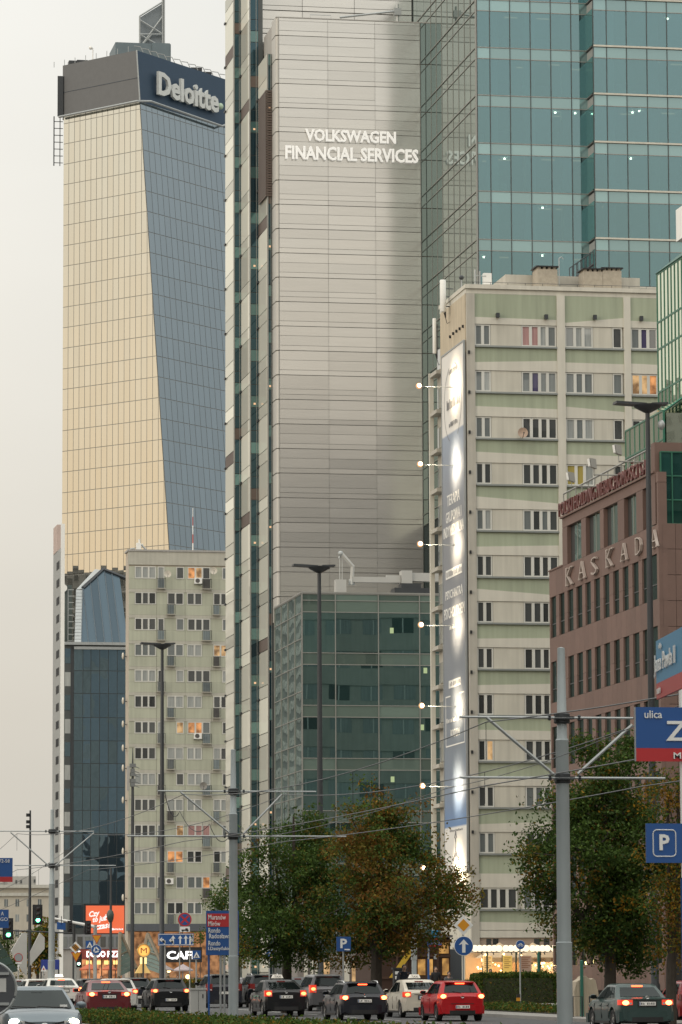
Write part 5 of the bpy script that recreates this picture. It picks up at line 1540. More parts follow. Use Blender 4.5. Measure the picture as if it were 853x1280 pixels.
for y in ystat: mb.box(VX - .035, VX + .08, y - .05, y + .05, 20, ztv + .05)
for z in zr: mb.box(VX - .03, VX + .08, ystat[-1], ystat[0], z - .05, z + .05)
part(mb, 'rib', greenm, conserv)
mb = MB(); y0, y1 = ystat[-1], ystat[0]
mb.prism([(VX - .1, y1, ztv + .05), (VX - .1, y0, ztv + .05), (VX + 6, y0, ztv + 5), (VX + 6, y1, ztv + 5)], (.3, 0, -.2)); part(mb, 'sloped_roof', mat('green_metal_roof', (.02, .10, .07), .45, metal=.3), conserv)
mb = MB(); x, z = on_x(845, 262, VX + 1.5)[0], on_x(846, 262, VX + 1.5)[1]; z0 = on_x(846, 302, VX + 1.5)[1]
mb.box(VX + 1.5, VX + 9, x - 6, x, z0, z); part(mb, 'white_roof_sign', white, conserv)
lx = VX - .0
lw = MB(); 
yl = [on_x(q, 545, VX - 1.6)[0] for q in (783.5, 789, 795, 801, 807, 813, 819, 825, 831)]
zl_ = on_x(795, 533, VX - 1.6)[1]; zb_l = zl_ - 3.0
for i in range(len(yl) - 1):
 for j in range(2):
  piece(conserv, 'lean_to_pane', creamg, VX - 1.66, VX - 1.6, yl[i + 1] + .04, yl[i] - .04, zb_l + j * 1.5 + .04, zb_l + (j + 1) * 1.5 - .04)
for i in range(len(yl)): lw.box(VX - 1.69, VX - 1.58, yl[i] - .04, yl[i] + .04, zb_l, zl_)
for j in range(3): lw.box(VX - 1.70, VX - 1.58, yl[-1], yl[0], zb_l + 1.5 * j - .04, zb_l + 1.5 * j + .04)
lw.tube([(VX - 1.6, yl[-1], zl_), (VX - .2, yl[-1], zl_ + 1.0)], .06, 4); lw.tube([(VX - 1.6, yl[0], zl_), (VX - .2, yl[0], zl_ + .8)], .06, 4)
part(lw, 'lean_to_rib', greenm, conserv)
mb = MB(); mb.prism([(VX - 1.55, yl[-1], zl_), (VX - .15, yl[-1], zl_ + 1.0), (VX - .15, yl[0], zl_ + 1.0), (VX - 1.55, yl[0], zl_)], (0, 0, -.08)); mb.box(VX - 1.5, VX - .2, yl[-1], yl[0], zb_l - 6, zl_ - .1); part(mb, 'lean_to_roof', creamg, conserv)
# ============================================================ TREES AND HEDGES
leafg = leaf_mat('leaf_dark_green', (.045, .080, .018))
leafm = leaf_mat('leaf_mid_green', (.075, .125, .025))
leafo = leaf_mat('leaf_olive', (.150, .120, .024))
leafr = leaf_mat('leaf_rust', (.160, .080, .018))
leafy = leaf_mat('leaf_yellow', (.27, .145, .015))
bark = mat('bark', (.055, .045, .035), .95, var=.35, scale=6, bump=.8, bscale=14)
LM = [leafg, leafm, leafo, leafr, leafy]
def leaves(centres, sizes, matidx, mats, name, parent, kind=None):
 """rhombic leaves with a crease, one mesh"""
 n = len(centres)
 a = rng.normal(size=(n, 3)); a /= np.linalg.norm(a, axis=1)[:, None]
 b = rng.normal(size=(n, 3)); b -= (b * a).sum(1)[:, None] * a; b /= np.linalg.norm(b, axis=1)[:, None]
 c = np.cross(a, b)
 s = sizes[:, None]
 p0 = centres - a * s * .62; p1 = centres + b * s * .34 + c * s * .10; p2 = centres + a * s * .62; p3 = centres - b * s * .34 + c * s * .10
 v = np.stack([p0, p1, p2, p3], 1).reshape(-1, 3)
 pl = WL[parent.name] if parent is not None else Vector((0, 0, 0))
 v = v - np.array(pl)
 base = np.arange(n) * 4
 f = np.stack([base, base + 1, base + 2, base, base + 2, base + 3], 1).reshape(-1)
 me = bpy.data.meshes.new(name)
 me.vertices.add(len(v)); me.vertices.foreach_set('co', v.astype(np.float32).ravel())
 me.loops.add(len(f)); me.loops.foreach_set('vertex_index', f.astype(np.int32))
 me.polygons.add(n * 2); me.polygons.foreach_set('loop_start', np.arange(0, n * 6, 3, dtype=np.int32)); me.polygons.foreach_set('loop_total', np.full(n * 2, 3, np.int32))
 for m in mats: me.materials.append(m)
 me.polygons.foreach_set('material_index', np.repeat(matidx, 2).astype(np.int32))
 me.update(calc_edges=True)
 o = bpy.data.objects.new(name, me); link(o, parent, pl)
 if kind: o['kind'] = kind
 return o
def tree(label, base, blobs, dens, mix, trunk_r=.2, fork=2.2, lsize=(.08, .15), group='street trees', clump=.56, seed=1):
 """blobs: ellipsoids (x,y,z,rx,ry,rz) in world metres making the crown; clumps of leaves sit at the ends of twigs inside them"""
 r_ = np.random.default_rng(seed)
 t = thing('broadleaf_tree', label, 'tree', base, group)
 bx0 = Vector(base)
 top = Vector((np.mean([b[0] for b in blobs]), np.mean([b[1] for b in blobs]), max(b[2] + b[5] * .5 for b in blobs)))
 mb = MB()
 mb.tube([bx0 - Vector((0, 0, .2)), bx0 + Vector((.05, 0, fork)), bx0 + (top - bx0) * .55 + Vector((.2, 0, 0)), top], [trunk_r * 1.25, trunk_r, trunk_r * .6, .04], 9)
 part(mb, 'trunk', bark, t, True)
 C = []; S = []; Mi = []
 limbs = MB()
 for bi, (x, y, z, rx, ry, rz) in enumerate(blobs):
  cen = np.array((x, y, z))
  st = bx0 + Vector((0, 0, fork * (.9 + .3 * r_.random())))
  md = Vector(cen) * .55 + st * .45 + Vector((0, 0, .3))
  limbs.tube([st, md, Vector(cen)], [trunk_r * .55, trunk_r * .35, .05], 6)
  nc = int(.46 * dens * rx * ry * rz) + 6
  d = r_.normal(size=(nc, 3)); d /= np.linalg.norm(d, axis=1)[:, None]
  rad = r_.random(nc) ** .45
  cc_ = cen + d * rad[:, None] * np.array((rx, ry, rz)) * (1 + .20 * r_.normal(size=(nc, 1)))
  cc_ = cc_[np.sin(1.9 * cc_[:, 0] + seed) + np.sin(2.3 * cc_[:, 1]) + np.sin(2.6 * cc_[:, 2] + bi) > -1.2]; nc = len(cc_)
  for q in range(0, nc, 9):
   limbs.tube([Vector(cen) * .6 + Vector(cc_[q]) * .4, Vector(cc_[q])], [.035, .012], 4, cap=False)
  for c_ in cc_:
   k = int(r_.integers(60, 120))
   sp_ = clump * (.6 + .8 * r_.random())
   pts = c_ + np.clip(r_.normal(size=(k, 3)), -1.7, 1.7) * sp_ * np.array((.55, .55, .38))
   C.append(pts); S.append(lsize[0] + (lsize[1] - lsize[0]) * r_.random(k))
   w_ = np.array(mix(c_, r_), float); w_[2:4] *= 1 + .9 * math.sin(1.3 * c_[0] + 1.1 * c_[2] + seed); w_ /= w_.sum()  # olive and rust gather in clumps: leaf variety, also imitating sunlit tips
   main = r_.choice(5, p=w_); mm = r_.choice(5, size=k, p=w_)
   mm[r_.random(k) < .6] = main
   Mi.append(mm)
 part(limbs, 'limb', bark, t, True, kind='stuff')
 leaves(np.concatenate(C), np.concatenate(S), np.concatenate(Mi), LM, 'crown', t, kind='stuff')
 return t
def blob(px, py, D, rpx, rpz, dr=1.0):
 p = at(px, py, D); s = D / F
 return (p.x, p.y, p.z, rpx * s, rpx * s * dr, rpz * s)
def gpt(px, D):
 p = at(px, HZ, D); return (p.x, p.y, gz(p.x, p.y) + .13)
green_mix = lambda c, r: (5, 3, .8, .15, .1)
def rust_mix(c, r): return (1.0, 1.5, 3.2, 2.4, .3)
def right_mix(c, r): return (6, 2.4, .6, .1, .25)
def yel_mix(c, r): return (1.0, 1.4, 2.2, 1.0, 2.0)
D1 = 172
tree('dark green tree beside the rust-tinged tree, in front of the low glass block', gpt(358, D1 + 2), [blob(380, 1060, D1 + 2, 42, 45), blob(345, 1085, D1, 42, 50), blob(330, 1145, D1, 42, 45), blob(395, 1110, D1, 45, 60), blob(360, 1150, D1 - 1, 55, 45), blob(415, 1150, D1 - 1, 40, 40), blob(400, 1035, D1 + 2, 22, 25), blob(318, 1108, D1 + 1, 26, 28), blob(335, 1185, D1, 40, 24), blob(395, 1188, D1 + 1, 34, 18)], 26, green_mix, .2, 2.4, seed=3)
tree('tall tree turning rust brown in front of the floodlit banner', gpt(470, D1 - 3), [blob(478, 1015, D1 - 3, 42, 36), blob(455, 1060, D1 - 4, 55, 50), blob(510, 1060, D1 - 3, 48, 50), blob(545, 1105, D1 - 3, 48, 38), blob(480, 1110, D1 - 5, 62, 55), blob(440, 1130, D1 - 3, 45, 45), blob(530, 1145, D1 - 3, 52, 36), blob(478, 1155, D1 - 4, 60, 38), blob(570, 1125, D1 - 2, 26, 22), blob(450, 1185, D1 - 2, 40, 20), blob(520, 1178, D1 - 2, 40, 18), blob(425, 1195, D1 - 1, 34, 16)], 26, rust_mix, .22, 2.6, seed=5)
tree('small dark tree under the panel flats, left of the dark green tree', gpt(296, 205), [blob(288, 1125, 205, 22, 24), blob(300, 1155, 205, 30, 26), blob(280, 1165, 205, 24, 22), blob(300, 1190, 205, 26, 20)], 26, green_mix, .13, 1.8, seed=8)
D2 = 137
tree('large dark green tree in front of the stone office block', gpt(762, D2), [blob(755, 970, D2, 46, 36), blob(720, 1010, D2, 50, 45), blob(775, 1020, D2 + 1, 60, 55), blob(690, 1060, D2, 40, 38), blob(740, 1075, D2 - 1, 65, 55), blob(800, 1080, D2, 50, 60), blob(705, 1130, D2, 44, 45), blob(760, 1140, D2, 65, 50), blob(800, 1150, D2, 45, 46), blob(668, 1090, D2, 22, 26), blob(735, 935, D2 + 1, 24, 20), blob(790, 945, D2 + 1, 28, 28), blob(740, 1185, D2, 40, 24), blob(790, 1195, D2 + 1, 40, 24)], 42, right_mix, .19, 2.2, (.075, .14), seed=13)
tree('yellowing tree half behind the large dark tree and the street name sign', gpt(838, D2 - 6), [blob(835, 1000, D2 - 6, 28, 50), blob(848, 1075, D2 - 6, 38, 55), blob(838, 1140, D2 - 6, 36, 46), blob(850, 1180, D2 - 6, 36, 36), blob(872, 1040, D2 - 6, 34, 70)], 46, yel_mix, .16, 2.0, (.07, .12), seed=17)
tree('dark green bushy tree at the left edge by the white canopy', gpt(8, 290), [blob(6, 1180, 290, 20, 20), blob(0, 1205, 290, 24, 20), blob(20, 1205, 290, 12, 16)], 14, green_mix, .2, 2.0, seed=19)
tree('slim tree turning yellow before the old townhouse', gpt(47, 400), [blob(50, 1168, 400, 11, 18), blob(44, 1195, 400, 12, 18), blob(56, 1190, 400, 9, 16)], 5, yel_mix, .15, 2.5, (.3, .5), seed=23, clump=.9)
def hedge(name, label, x0, x1, y0, y1, h, mix, n, seed, ls=(.06, .11), cat='hedge', group=None):
 r_ = np.random.default_rng(seed)
 t = thing(name, label, cat, ((x0 + x1) / 2, (y0 + y1) / 2, gz(x0, (y0 + y1) / 2)), group)
 mb = MB(); ys = np.linspace(y0, y1, 12)
 for a, b in zip(ys[:-1], ys[1:]): mb.box(x0 + .15, x1 - .15, a, b - .001, gz(0, a), gz(0, a) + h - .16)
 part(mb, 'branches', mat('hedge_twigs', (.03, .035, .015), 1), t)
 ln = max(y1 - y0, x1 - x0)
 p = np.stack([x0 + (x1 - x0) * r_.random(n), y0 + (y1 - y0) * r_.random(n), np.zeros(n)], 1)
 u = r_.random(n)
 z = np.where(u < .55, h - .12 * r_.random(n) ** .7, h * r_.random(n))
 side = u >= .55
 which = r_.integers(0, 4, n)
 p[side & (which == 0), 0] = x0 + .1 * r_.random((side & (which == 0)).sum()); p[side & (which == 1), 0] = x1 - .1 * r_.random((side & (which == 1)).sum())
 which[(which == 3)] = 2
 p[side & (which == 2), 1] = y0 + .1 * r_.random((side & (which == 2)).sum())
 bump_ = .05 * np.sin(p[:, 1] * 1.7 + p[:, 0] * 2.1 + seed) + .04 * np.sin(p[:, 1] * 4.3 + p[:, 0] * 3.0) + .05 * r_.normal(size=n)
 g_ = np.array([gz(0, yy) for yy in p[:, 1]])
 p[:, 2] = g_ + z + bump_ * (z / h)
 w_ = np.array(mix, float) / sum(mix)
 leaves(p, ls[0] + (ls[1] - ls[0]) * r_.random(n), r_.choice(5, size=n, p=w_), LM, 'foliage', t, kind='stuff')
 return t
hedge('clipped_hedge', 'long clipped green hedge on the median in the foreground', 15.5, 17.5, 58, 142, .50, (4, 5, 2, .2, .2), 56000, 31)
hx0 = at(592, HZ, 203); hx1 = at(690, HZ, 203)
hedge('clipped_hedge', 'tall dark clipped hedge before the glowing restaurant terrace', hx0.x, hx1.x, 197, 199.5, 1.55, (6, 3, 1, .2, .1), 30000, 37, (.08, .14))
hx2 = at(540, HZ, 203)
hedge('clipped_hedge', 'lower dark hedge behind the red hatchback, beneath the totem sign', hx2.x, hx0.x - .2, 197.5, 199, 1.15, (6, 3, 1, .5, .1), 14000, 41, (.08, .14))
hedge('low_shrubs', 'thin strip of ground shrubs along the far pavement below the dark hedge', 36.2, 38.8, 150, 176, .35, (4, 3, 2, .5, .3), 12000, 47, (.07, .13), 'shrubs')
pg = at(185, HZ, 285)
hedge('ornamental_grass', 'pale feathery grass bed at the foot of the metro entrance', pg.x - 4, pg.x + 4.5, pg.y - 1, pg.y + 1, 1.35, (1, 2, 3, 1, .5), 5000, 53, (.14, .28), 'grass bed')
# ============================================================ POLES, LAMPS, CATENARY
def tram_pole(px, D, top_py, label, arms, struts, base_r=.17, top_r=.085, step_py=None):
 p = at(px, HZ, D); g = gz(p.x, p.y)
 ztop_ = at(px, top_py, D).z
 t = thing('tram_pole', label, 'tram pole', (p.x, p.y, g), 'grey tram wire poles down the avenue')
 stp = at(px, step_py, D).z if step_py else g + (ztop_ - g) * .62
 mid_ = g + (ztop_ - g) * .08
 mb = MB(); mb.lathe([(base_r * 1.12, g), (base_r * 1.12, g + 2.35), (base_r * 1.15, g + 2.4), (base_r, g + 2.42), (base_r * .92, stp), (base_r * .95, stp + .01), (base_r * .74, stp + .06), (top_r * 1.05, ztop_), (0.01, ztop_ + .02)], (p.x, p.y, 0), 14); part(mb, 'shaft', polem, t, 50)
 for xa, xb, py in arms:
  a = at(xa, py, D); b = at(xb, py, D); z = at(px, py, D).z
  mb = MB(); mb.tube([(a.x, p.y - .25, z), (b.x, p.y - .25, z)], .032, 6); part(mb, 'arm', galv, t)
  mb = MB()
  for q in (a.x, b.x): mb.tube([(q, p.y - .25, z), (q + (.01), p.y - .25, z + .001)], .03, 5)
  for s_ in (-1, 1): mb.lathe([(.02, -.07), (.05, -.04), (.03, -.02), (.05, 0), (.03, .02), (.05, .04), (.02, .07)], (p.x + s_ * .36, p.y - .25, z), 8)
  mb.lathe([(base_r * 1.05, -.12), (base_r * 1.15, -.1), (base_r * 1.15, .1), (base_r * 1.05, .12)], (p.x, p.y, z), 12)
  mb.box(p.x - .24, p.x + .24, p.y - .28, p.y - .1, z - .035, z + .035)
  part(mb, 'clamp', dkmetal, t, kind='stuff')
 for (xa, ya), (xb, yb) in struts:
  a = at(xa, ya, D); b = at(xb, yb, D)
  mb = MB(); mb.tube([(a.x, p.y - .26, a.z), (b.x, p.y - .26, b.z)], .04, 6); part(mb, 'brace', galv, t)
 return t, p
tp3, P3 = tram_pole(706, 95, 810, 'nearest grey tram pole, standing before the large dark tree', [(567, 792, 898), (567, 834, 973)], [((602, 899), (690, 970)), ((720, 968), (791, 906))], step_py=926)
tp2, P2 = tram_pole(292, 150, 937, 'grey tram pole rising beside the blue and red district sign', [(194, 397, 989.5), (155, 436, 1045.5)], [((223, 991), (285, 1041)), ((303, 1043), (353, 993))], step_py=1018)
tp1, P1 = tram_pole(64.5, 214, 1012, 'farthest grey tram pole, by the old townhouse and the pale slab', [(-30, 118, 1039.3), (17, 146, 1082)], [((12, 1041), (60, 1082)), ((69, 1082), (118, 1041))])
def wire(label, pts, sag=.25, r=.012, drops=None):
 mb = MB(); path = []
 for a, b in zip(pts[:-1], pts[1:]):
  a, b = Vector(a), Vector(b)
  for i in range(12):
   f_ = i / 12; q = a.lerp(b, f_); q.z -= sag * 4 * f_ * (1 - f_); path.append(q)
 path.append(Vector(pts[-1])); mb.tube(path, r, 4)
 if drops:
  for q in path[::4]: mb.tube([q, q - Vector((0, 0, drops))], r * .6, 4)
 o = part(mb, 'overhead_wire', dkmetal, None)
 tag(o, label, 'overhead wire', 'overhead tram wires'); return o
za = lambda px, py, D: at(px, py, D).z
for s_, lb in ((-1.9, 'west'), (1.9, 'east')):
 wire(f'upper messenger wire over the {lb} tram track', [(P3.x + s_ - 1, 20, 6.6), (P3.x + s_, P3.y - .25, za(706, 899, 95) - .1), (P2.x + s_, P2.y - .25, za(292, 990, 150) - .1), (P1.x + s_, P1.y - .25, za(64, 1040, 214) - .1), (P1.x + s_, 290, 7.4)], .55, .014, drops=.9)
 wire(f'lower contact wire over the {lb} tram track', [(P3.x + s_ - 1, 20, 5.4), (P3.x + s_, P3.y - .25, za(706, 975, 95) - .15), (P2.x + s_, P2.y - .25, za(292, 1047, 150) - .15), (P1.x + s_, P1.y - .25, za(64, 1084, 214) - .15), (P1.x + s_, 290, 5.9)], .12, .014)
c1 = at(520, 930, 120)
wire('slack side wire crossing in front of the low glass block', [at(300, 1050, 148), at(560, 985, 110), at(853, 880, 80)], .2, .010)
wire('slack feeder cable looping from the middle tram pole', [at(206, 990, 151), at(225, 1014, 151), at(262, 1030, 150), at(290, 1040, 150)], .5, .014)
def street_lamp(px, D, top_py, label, head=(0, 1)):
 p = at(px, HZ, D); g = gz(p.x, p.y); zt__ = at(px, top_py, D).z
 t = thing('street_lamp', label, 'street lamp', (p.x, p.y, g), 'dark street lamps with flat heads')
 mb = MB(); mb.lathe([(.20, g), (.20, g + 1.3), (.15, g + 1.4), (.13, g + (zt__ - g) * .5), (.085, zt__ - .25), (.085, zt__ - .12)], (p.x, p.y, 0), 12); part(mb, 'column', dkmetal, t, 50)
 mb = MB(); mb.lathe([(.09, zt__ - .28), (.16, zt__ - .25), (.5, zt__ - .06), (.52, zt__ + .02), (.1, zt__ + .06)], (p.x, p.y, 0), 14); part(mb, 'lamp_head', dkmetal, t, 50)
 mb = MB(); mb.prism([(p.x - 1.25, p.y - .3, zt__ + .03), (p.x - .1, p.y - .3, zt__ - .02), (p.x - .1, p.y + .3, zt__ - .02), (p.x - 1.25, p.y + .3, zt__ + .03)], (0, 0, .09)); mb.prism([(p.x + .1, p.y - .3, zt__ + .0), (p.x + .72, p.y - .3, zt__ + .03), (p.x + .72, p.y + .3, zt__ + .03), (p.x + .1, p.y + .3, zt__ + .0)], (0, 0, .08)); part(mb, 'luminaire', dkmetal, t)
 return t, p, g, zt__
street_lamp(202.5, 229, 806, 'dark street lamp in front of the panel flats')
street_lamp(401, 186, 709, 'dark street lamp in front of the low glass block')
t, p, g, z = street_lamp(819, 147, 507, 'dark street lamp in front of the stone office block')
b = at(824, 565, 147)
mb = MB(); q = at(822, 532, 147); mb.ball((q.x + .1, q.y - .2, q.z), .14, 8, (1, 1, 1.4)); part(mb, 'camera_dome', galv, t, True)
p = at(37, HZ, 330); g = gz(p.x, p.y)
t = thing('floodlight_mast', 'thin mast with three small lamps against the pale sky', 'mast', (p.x, p.y, g))
zt__ = at(37, 1013, 330).z
mb = MB(); mb.lathe([(.16, g), (.12, (g + zt__) / 2), (.07, zt__)], (p.x, p.y, 0), 8); part(mb, 'pole', dkmetal, t, True)
for py in (1019, 1027.5, 1033.5):
 z = at(37, py, 330).z; mb = MB(); mb.box(p.x - .33, p.x - .08, p.y - .15, p.y + .15, z - .12, z + .14); part(mb, 'lamp', black, t)
p = at(165.5, HZ, 300); g = gz(p.x, p.y); zt__ = at(165.5, 955, 300).z
t = thing('equipment_pole', 'slim dark pole carrying small radio gear before the panel flats', 'pole', (p.x, p.y, g))
mb = MB(); mb.lathe([(.16, g), (.12, zt__ - 3), (.07, zt__), (.02, zt__ + 1.2)], (p.x, p.y, 0), 8); part(mb, 'shaft', dkmetal, t, True)
for py, s_ in ((957, .22), (963, .14), (968, .18), (976, .2), (981, .16)):
 z = at(165, py, 300).z; mb = MB(); mb.box(p.x - s_, p.x + s_, p.y - .2, p.y + .2, z - .14, z + .14); mb.tube([(p.x, p.y, z), (p.x + .5, p.y - .1, z - .2)], .03, 5); part(mb, 'radio_box', mat('grey_box', (.16, .17, .17), .6), t)
mb = MB(); z = at(160, 968, 300).z; mb.box(p.x - .42, p.x - .25, p.y - .15, p.y + .15, z - 1.2, z + .6); part(mb, 'antenna_panel', greyconc, t)
p = at(138.5, HZ, 300); g = gz(p.x, p.y); zt__ = at(138.5, 1085, 300).z
t = thing('lamp_pole', 'thin dark pole with a round hanging lantern before the orange screen', 'lamp pole', (p.x, p.y, g))
mb = MB(); mb.lathe([(.12, g), (.08, zt__)], (p.x, p.y, 0), 8); part(mb, 'shaft', dkmetal, t)
mb = MB(); z = at(138, 1144, 300).z; mb.lathe([(.06, z - .5), (.24, z - .3), (.28, z + .05), (.2, z + .3), (.06, z + .42)], (p.x - .05, p.y - .1, 0), 12); part(mb, 'lantern', mat('dark_lantern', (.05, .07, .06), .4), t, True)
# ============================================================ SIGNS
sgblue = mat('sign_blue', (.012, .075, .26), .45, var=.05); sgred = mat('sign_red', (.42, .02, .025), .45, var=.05); sgwhite = mat('sign_white', (.72, .73, .72), .45, var=.04)
sgyel = mat('sign_yellow', (.62, .27, .012), .45, var=.05); sgback = mat('sign_back_grey', (.30, .32, .33), .5, metal=.4, var=.12); cyan = mat('sign_light_blue', (.02, .22, .42), .45, var=.05); sgblack = mat('sign_black', (.02, .02, .02), .5)
def post(t, x, y, g, z, r=.035, m=None):
 mb = MB(); mb.tube([(x, y, g), (x, y, z)], r, 8); return part(mb, 'post', m or galv, t, True)
def signbase(label, px, D, group=None, cat='road sign', name='road_sign'):
 p = at(px, HZ, D); g = gz(p.x, p.y)
 return thing(name, label, cat, (p.x, p.y, g), group), p.x, p.y, g
def zat(px, py, D): return at(px, py, D).z
def rect(t, x0, x1, z0, z1, y, m, name='panel', th=.03):
 return piece(t, name, m, x0, x1, y, y + th, z0, z1)
def poly(t, pts, y, m, name, th=.01):
 mb = MB(); mb.prism([(a, y + th, b) for a, b in pts], (0, -th, 0)); return part(mb, name, m, t)
def arrow(t, x, z, h, y, m=None, bend=0, w=None):
 w = w or h * .09
 if not bend:
  poly(t, [(x - w, z - h / 2), (x + w, z - h / 2), (x + w, z + h * .15), (x + w * 3, z + h * .08), (x, z + h / 2), (x - w * 3, z + h * .08), (x - w, z + h * .15)], y, m or sgwhite, 'arrow')
 else:
  b = bend
  poly(t, [(x - w, z - h / 2), (x + w, z - h / 2), (x + w, z), (x + b * h * .35, z), (x + b * h * .35, z + w * 2), (x - w, z + w * 2)][::1 if b > 0 else 1], y, m or sgwhite, 'arrow')
  poly(t, [(x + b * h * .30, z - w * 2.2), (x + b * h * .62, z + w), (x + b * h * .30, z + w * 4.2)][::1 if b > 0 else -1], y, m or sgwhite, 'arrow_head')
DS = 52
t, x, y, g = signbase('blue board', 853, DS, None, 'street sign', 'street_name_sign')
t['label'] = 'blue and red street name board starting ulica, above the large parking board'
xL = at(790, 920, DS).x; zT, zB, zM = zat(820, 885, DS), zat(820, 952.5, DS), zat(820, 936, DS)
wS = 1.75
rect(t, xL, xL + wS, zM, zT, y - .1, sgblue, 'name_board'); rect(t, xL, xL + wS, zB, zM - .001, y - .1, sgred, 'district_strip')
rect(t, xL - .012, xL, zB, zT, y - .105, sgback, 'board_edge', .04)
ul = at(802, 894, DS); write(t, 'ulica', (at(812.5, 894, DS).x, y - .11, ul.z), .235, .10, sgwhite, depth=.01, bold=.005, letters=True)
zl_a = at(829, 915, DS).x
zv = at(840, 914.5, DS).z; hZ = 25 * DS / F
write(t, 'Złota', (zl_a + .47, y - .11, zv - .0), .94, hZ, sgwhite, depth=.01, bold=.012, letters=True)
write(t, 'MIRÓW', (at(841, 944, DS).x + .24, y - .11, at(845, 944, DS).z), .52, .105, sgwhite, depth=.01, bold=.005, letters=True)
px_ = at(853, 1000, DS).x + .02
mb = MB(); mb.tube([(px_, y, zat(850, 1097, DS)), (px_, y, zat(850, 795, DS))], .045, 12); part(mb, 'post', white, t, True)
mb = MB(); mb.tube([(px_, y, g), (px_, y, zat(850, 1098, DS))], .055, 12); part(mb, 'blue_post', sgblue, t, True)
a0, a1 = at(803, 1055, DS).x, at(856, 1055, DS).x + .1
zt_p, zb_p = zat(825, 1030, DS), zat(825, 1079, DS)
rect(t, a0, a1, zb_p, zt_p, y - .12, sgblue, 'parking_board')
hp_ = zt_p - zb_p; ww = hp_
mb = MB(); x0_, x1_ = at(812, 1055, DS).x, at(841.5, 1055, DS).x; z0_, z1_ = zat(825, 1071, DS), zat(825, 1038, DS); th_ = .011; pts = []
for cx_, cz_, a in ((x1_ - .05, z1_ - .05, 0), (x0_ + .05, z1_ - .05, 90), (x0_ + .05, z0_ + .05, 180), (x1_ - .05, z0_ + .05, 270)):
 for k in range(5): q = R(a + k * 22.5); pts.append((cx_ + .05 * math.cos(q), y - .125, cz_ + .05 * math.sin(q)))
mb.tube(pts + [pts[0]], .007, 4); part(mb, 'white_border', sgwhite, t)
write(t, 'P', (at(826.5, 1054, DS).x, y - .13, zat(826, 1053.5, DS)), .135, .205, sgwhite, depth=.01, bold=.03)
t, x, y, g = signbase('blurred light blue name board turned sideways, highest at the edge by the stone block', 853, 44, None, 'street sign', 'street_name_sign')
pa, pb = at(820.5, 840, 46), at(875, 830, 43)
zt0_, zb0_ = at(820.5, 801.5, 46).z, at(820.5, 874.5, 46).z; zmid = zb0_ + (zt0_ - zb0_) * .27
d_ = (pb - pa); d_.z = 0; ln_ = d_.length; d_.normalize(); nn_ = Vector((d_.y, -d_.x, 0))
AXN = (d_, Vector((0, 0, 1)), nn_)
def slabp(a, b, z0, z1, m, name, off_=0.0, th=.03):
 mb = MB(); P_ = [pa + d_ * a + nn_ * off_, pa + d_ * b + nn_ * off_]
 q = nn_ * th
 mb.prism([(P_[0].x, P_[0].y, z0), (P_[1].x, P_[1].y, z0), (P_[1].x, P_[1].y, z1), (P_[0].x, P_[0].y, z1)], (-q.x, -q.y, 0)); return part(mb, name, m, t)
slabp(0, 1.9, zmid, zt0_, cyan, 'name_board'); slabp(0, 1.9, zb0_, zmid - .001, sgred, 'district_strip')
q = pa + d_ * .70 + nn_ * .01; write(t, 'Jana Pawła II', (q.x + d_.x * .05, q.y, zmid + (zt0_ - zmid) * .40), 1.5, .26, sgwhite, AXN, depth=.01, bold=.01, letters=True)
q = pa + d_ * .36 + nn_ * .01; write(t, 'aleja', (q.x, q.y, zt0_ - .09), .20, .08, sgwhite, AXN, depth=.01)
q = pa + d_ * .24 + nn_ * .01; write(t, 'MIRÓW', (q.x, q.y, (zmid + zb0_) / 2), .26, .075, sgwhite, AXN, depth=.01)
pp_ = at(868, 830, 43.4)
mb = MB(); mb.tube([(pp_.x, pp_.y + .08, g), (pp_.x, pp_.y + .08, zt0_ + .25)], .045, 10); part(mb, 'post', white, t, True)
t, x, y, g = signbase('blue and red house number board cut by the left edge of the view', -12, 100, None, 'street sign', 'house_number_sign')
x0_, x1_ = at(-40, 1090, 100).x, at(16, 1090, 100).x
rect(t, x0_, x1_, zat(5, 1096, 100), zat(5, 1072.5, 100), y - .1, sgblue, 'number_board'); rect(t, x0_, x1_, zat(5, 1102.5, 100), zat(5, 1096, 100) - .001, y - .1, sgred, 'district_strip')
write(t, '72-58', (at(5.5, 1076, 100).x, y - .11, zat(5, 1076.3, 100)), .26, .085, sgwhite, depth=.01)
post(t, x, y, g, zat(5, 1070, 100))
t, x, y, g = signbase('smaller blue lettered board below the house number board', -3, 160, None, 'street sign', 'street_name_sign')
rect(t, at(-40, 1150, 160).x, at(11, 1150, 160).x, zat(5, 1160, 160), zat(5, 1137, 160), y - .1, sgblue, 'name_board')
write(t, 'A', (at(3, 1142, 160).x, y - .11, zat(5, 1142, 160)), .12, .15, sgwhite, depth=.01); write(t, 'EGO', (at(3.5, 1149, 160).x, y - .11, zat(5, 1149, 160)), .4, .14, sgwhite, depth=.01)
post(t, x, y, g, zat(5, 1137, 160))
Dm = 154
t, x, y, g = signbase('tall blue and red direction board listing districts behind the middle tram pole', 272, Dm, None, 'direction sign', 'direction_sign')
xa, xb = at(257, 1165, Dm).x, at(299, 1165, Dm).x
rect(t, xa, xb, zat(275, 1194, Dm), zat(275, 1138.5, Dm), y - .1, sgblue, 'board'); rect(t, xa + .04, xb - .04, zat(275, 1158.5, Dm), zat(275, 1142, Dm), y - .115, sgred, 'red_field', .014)
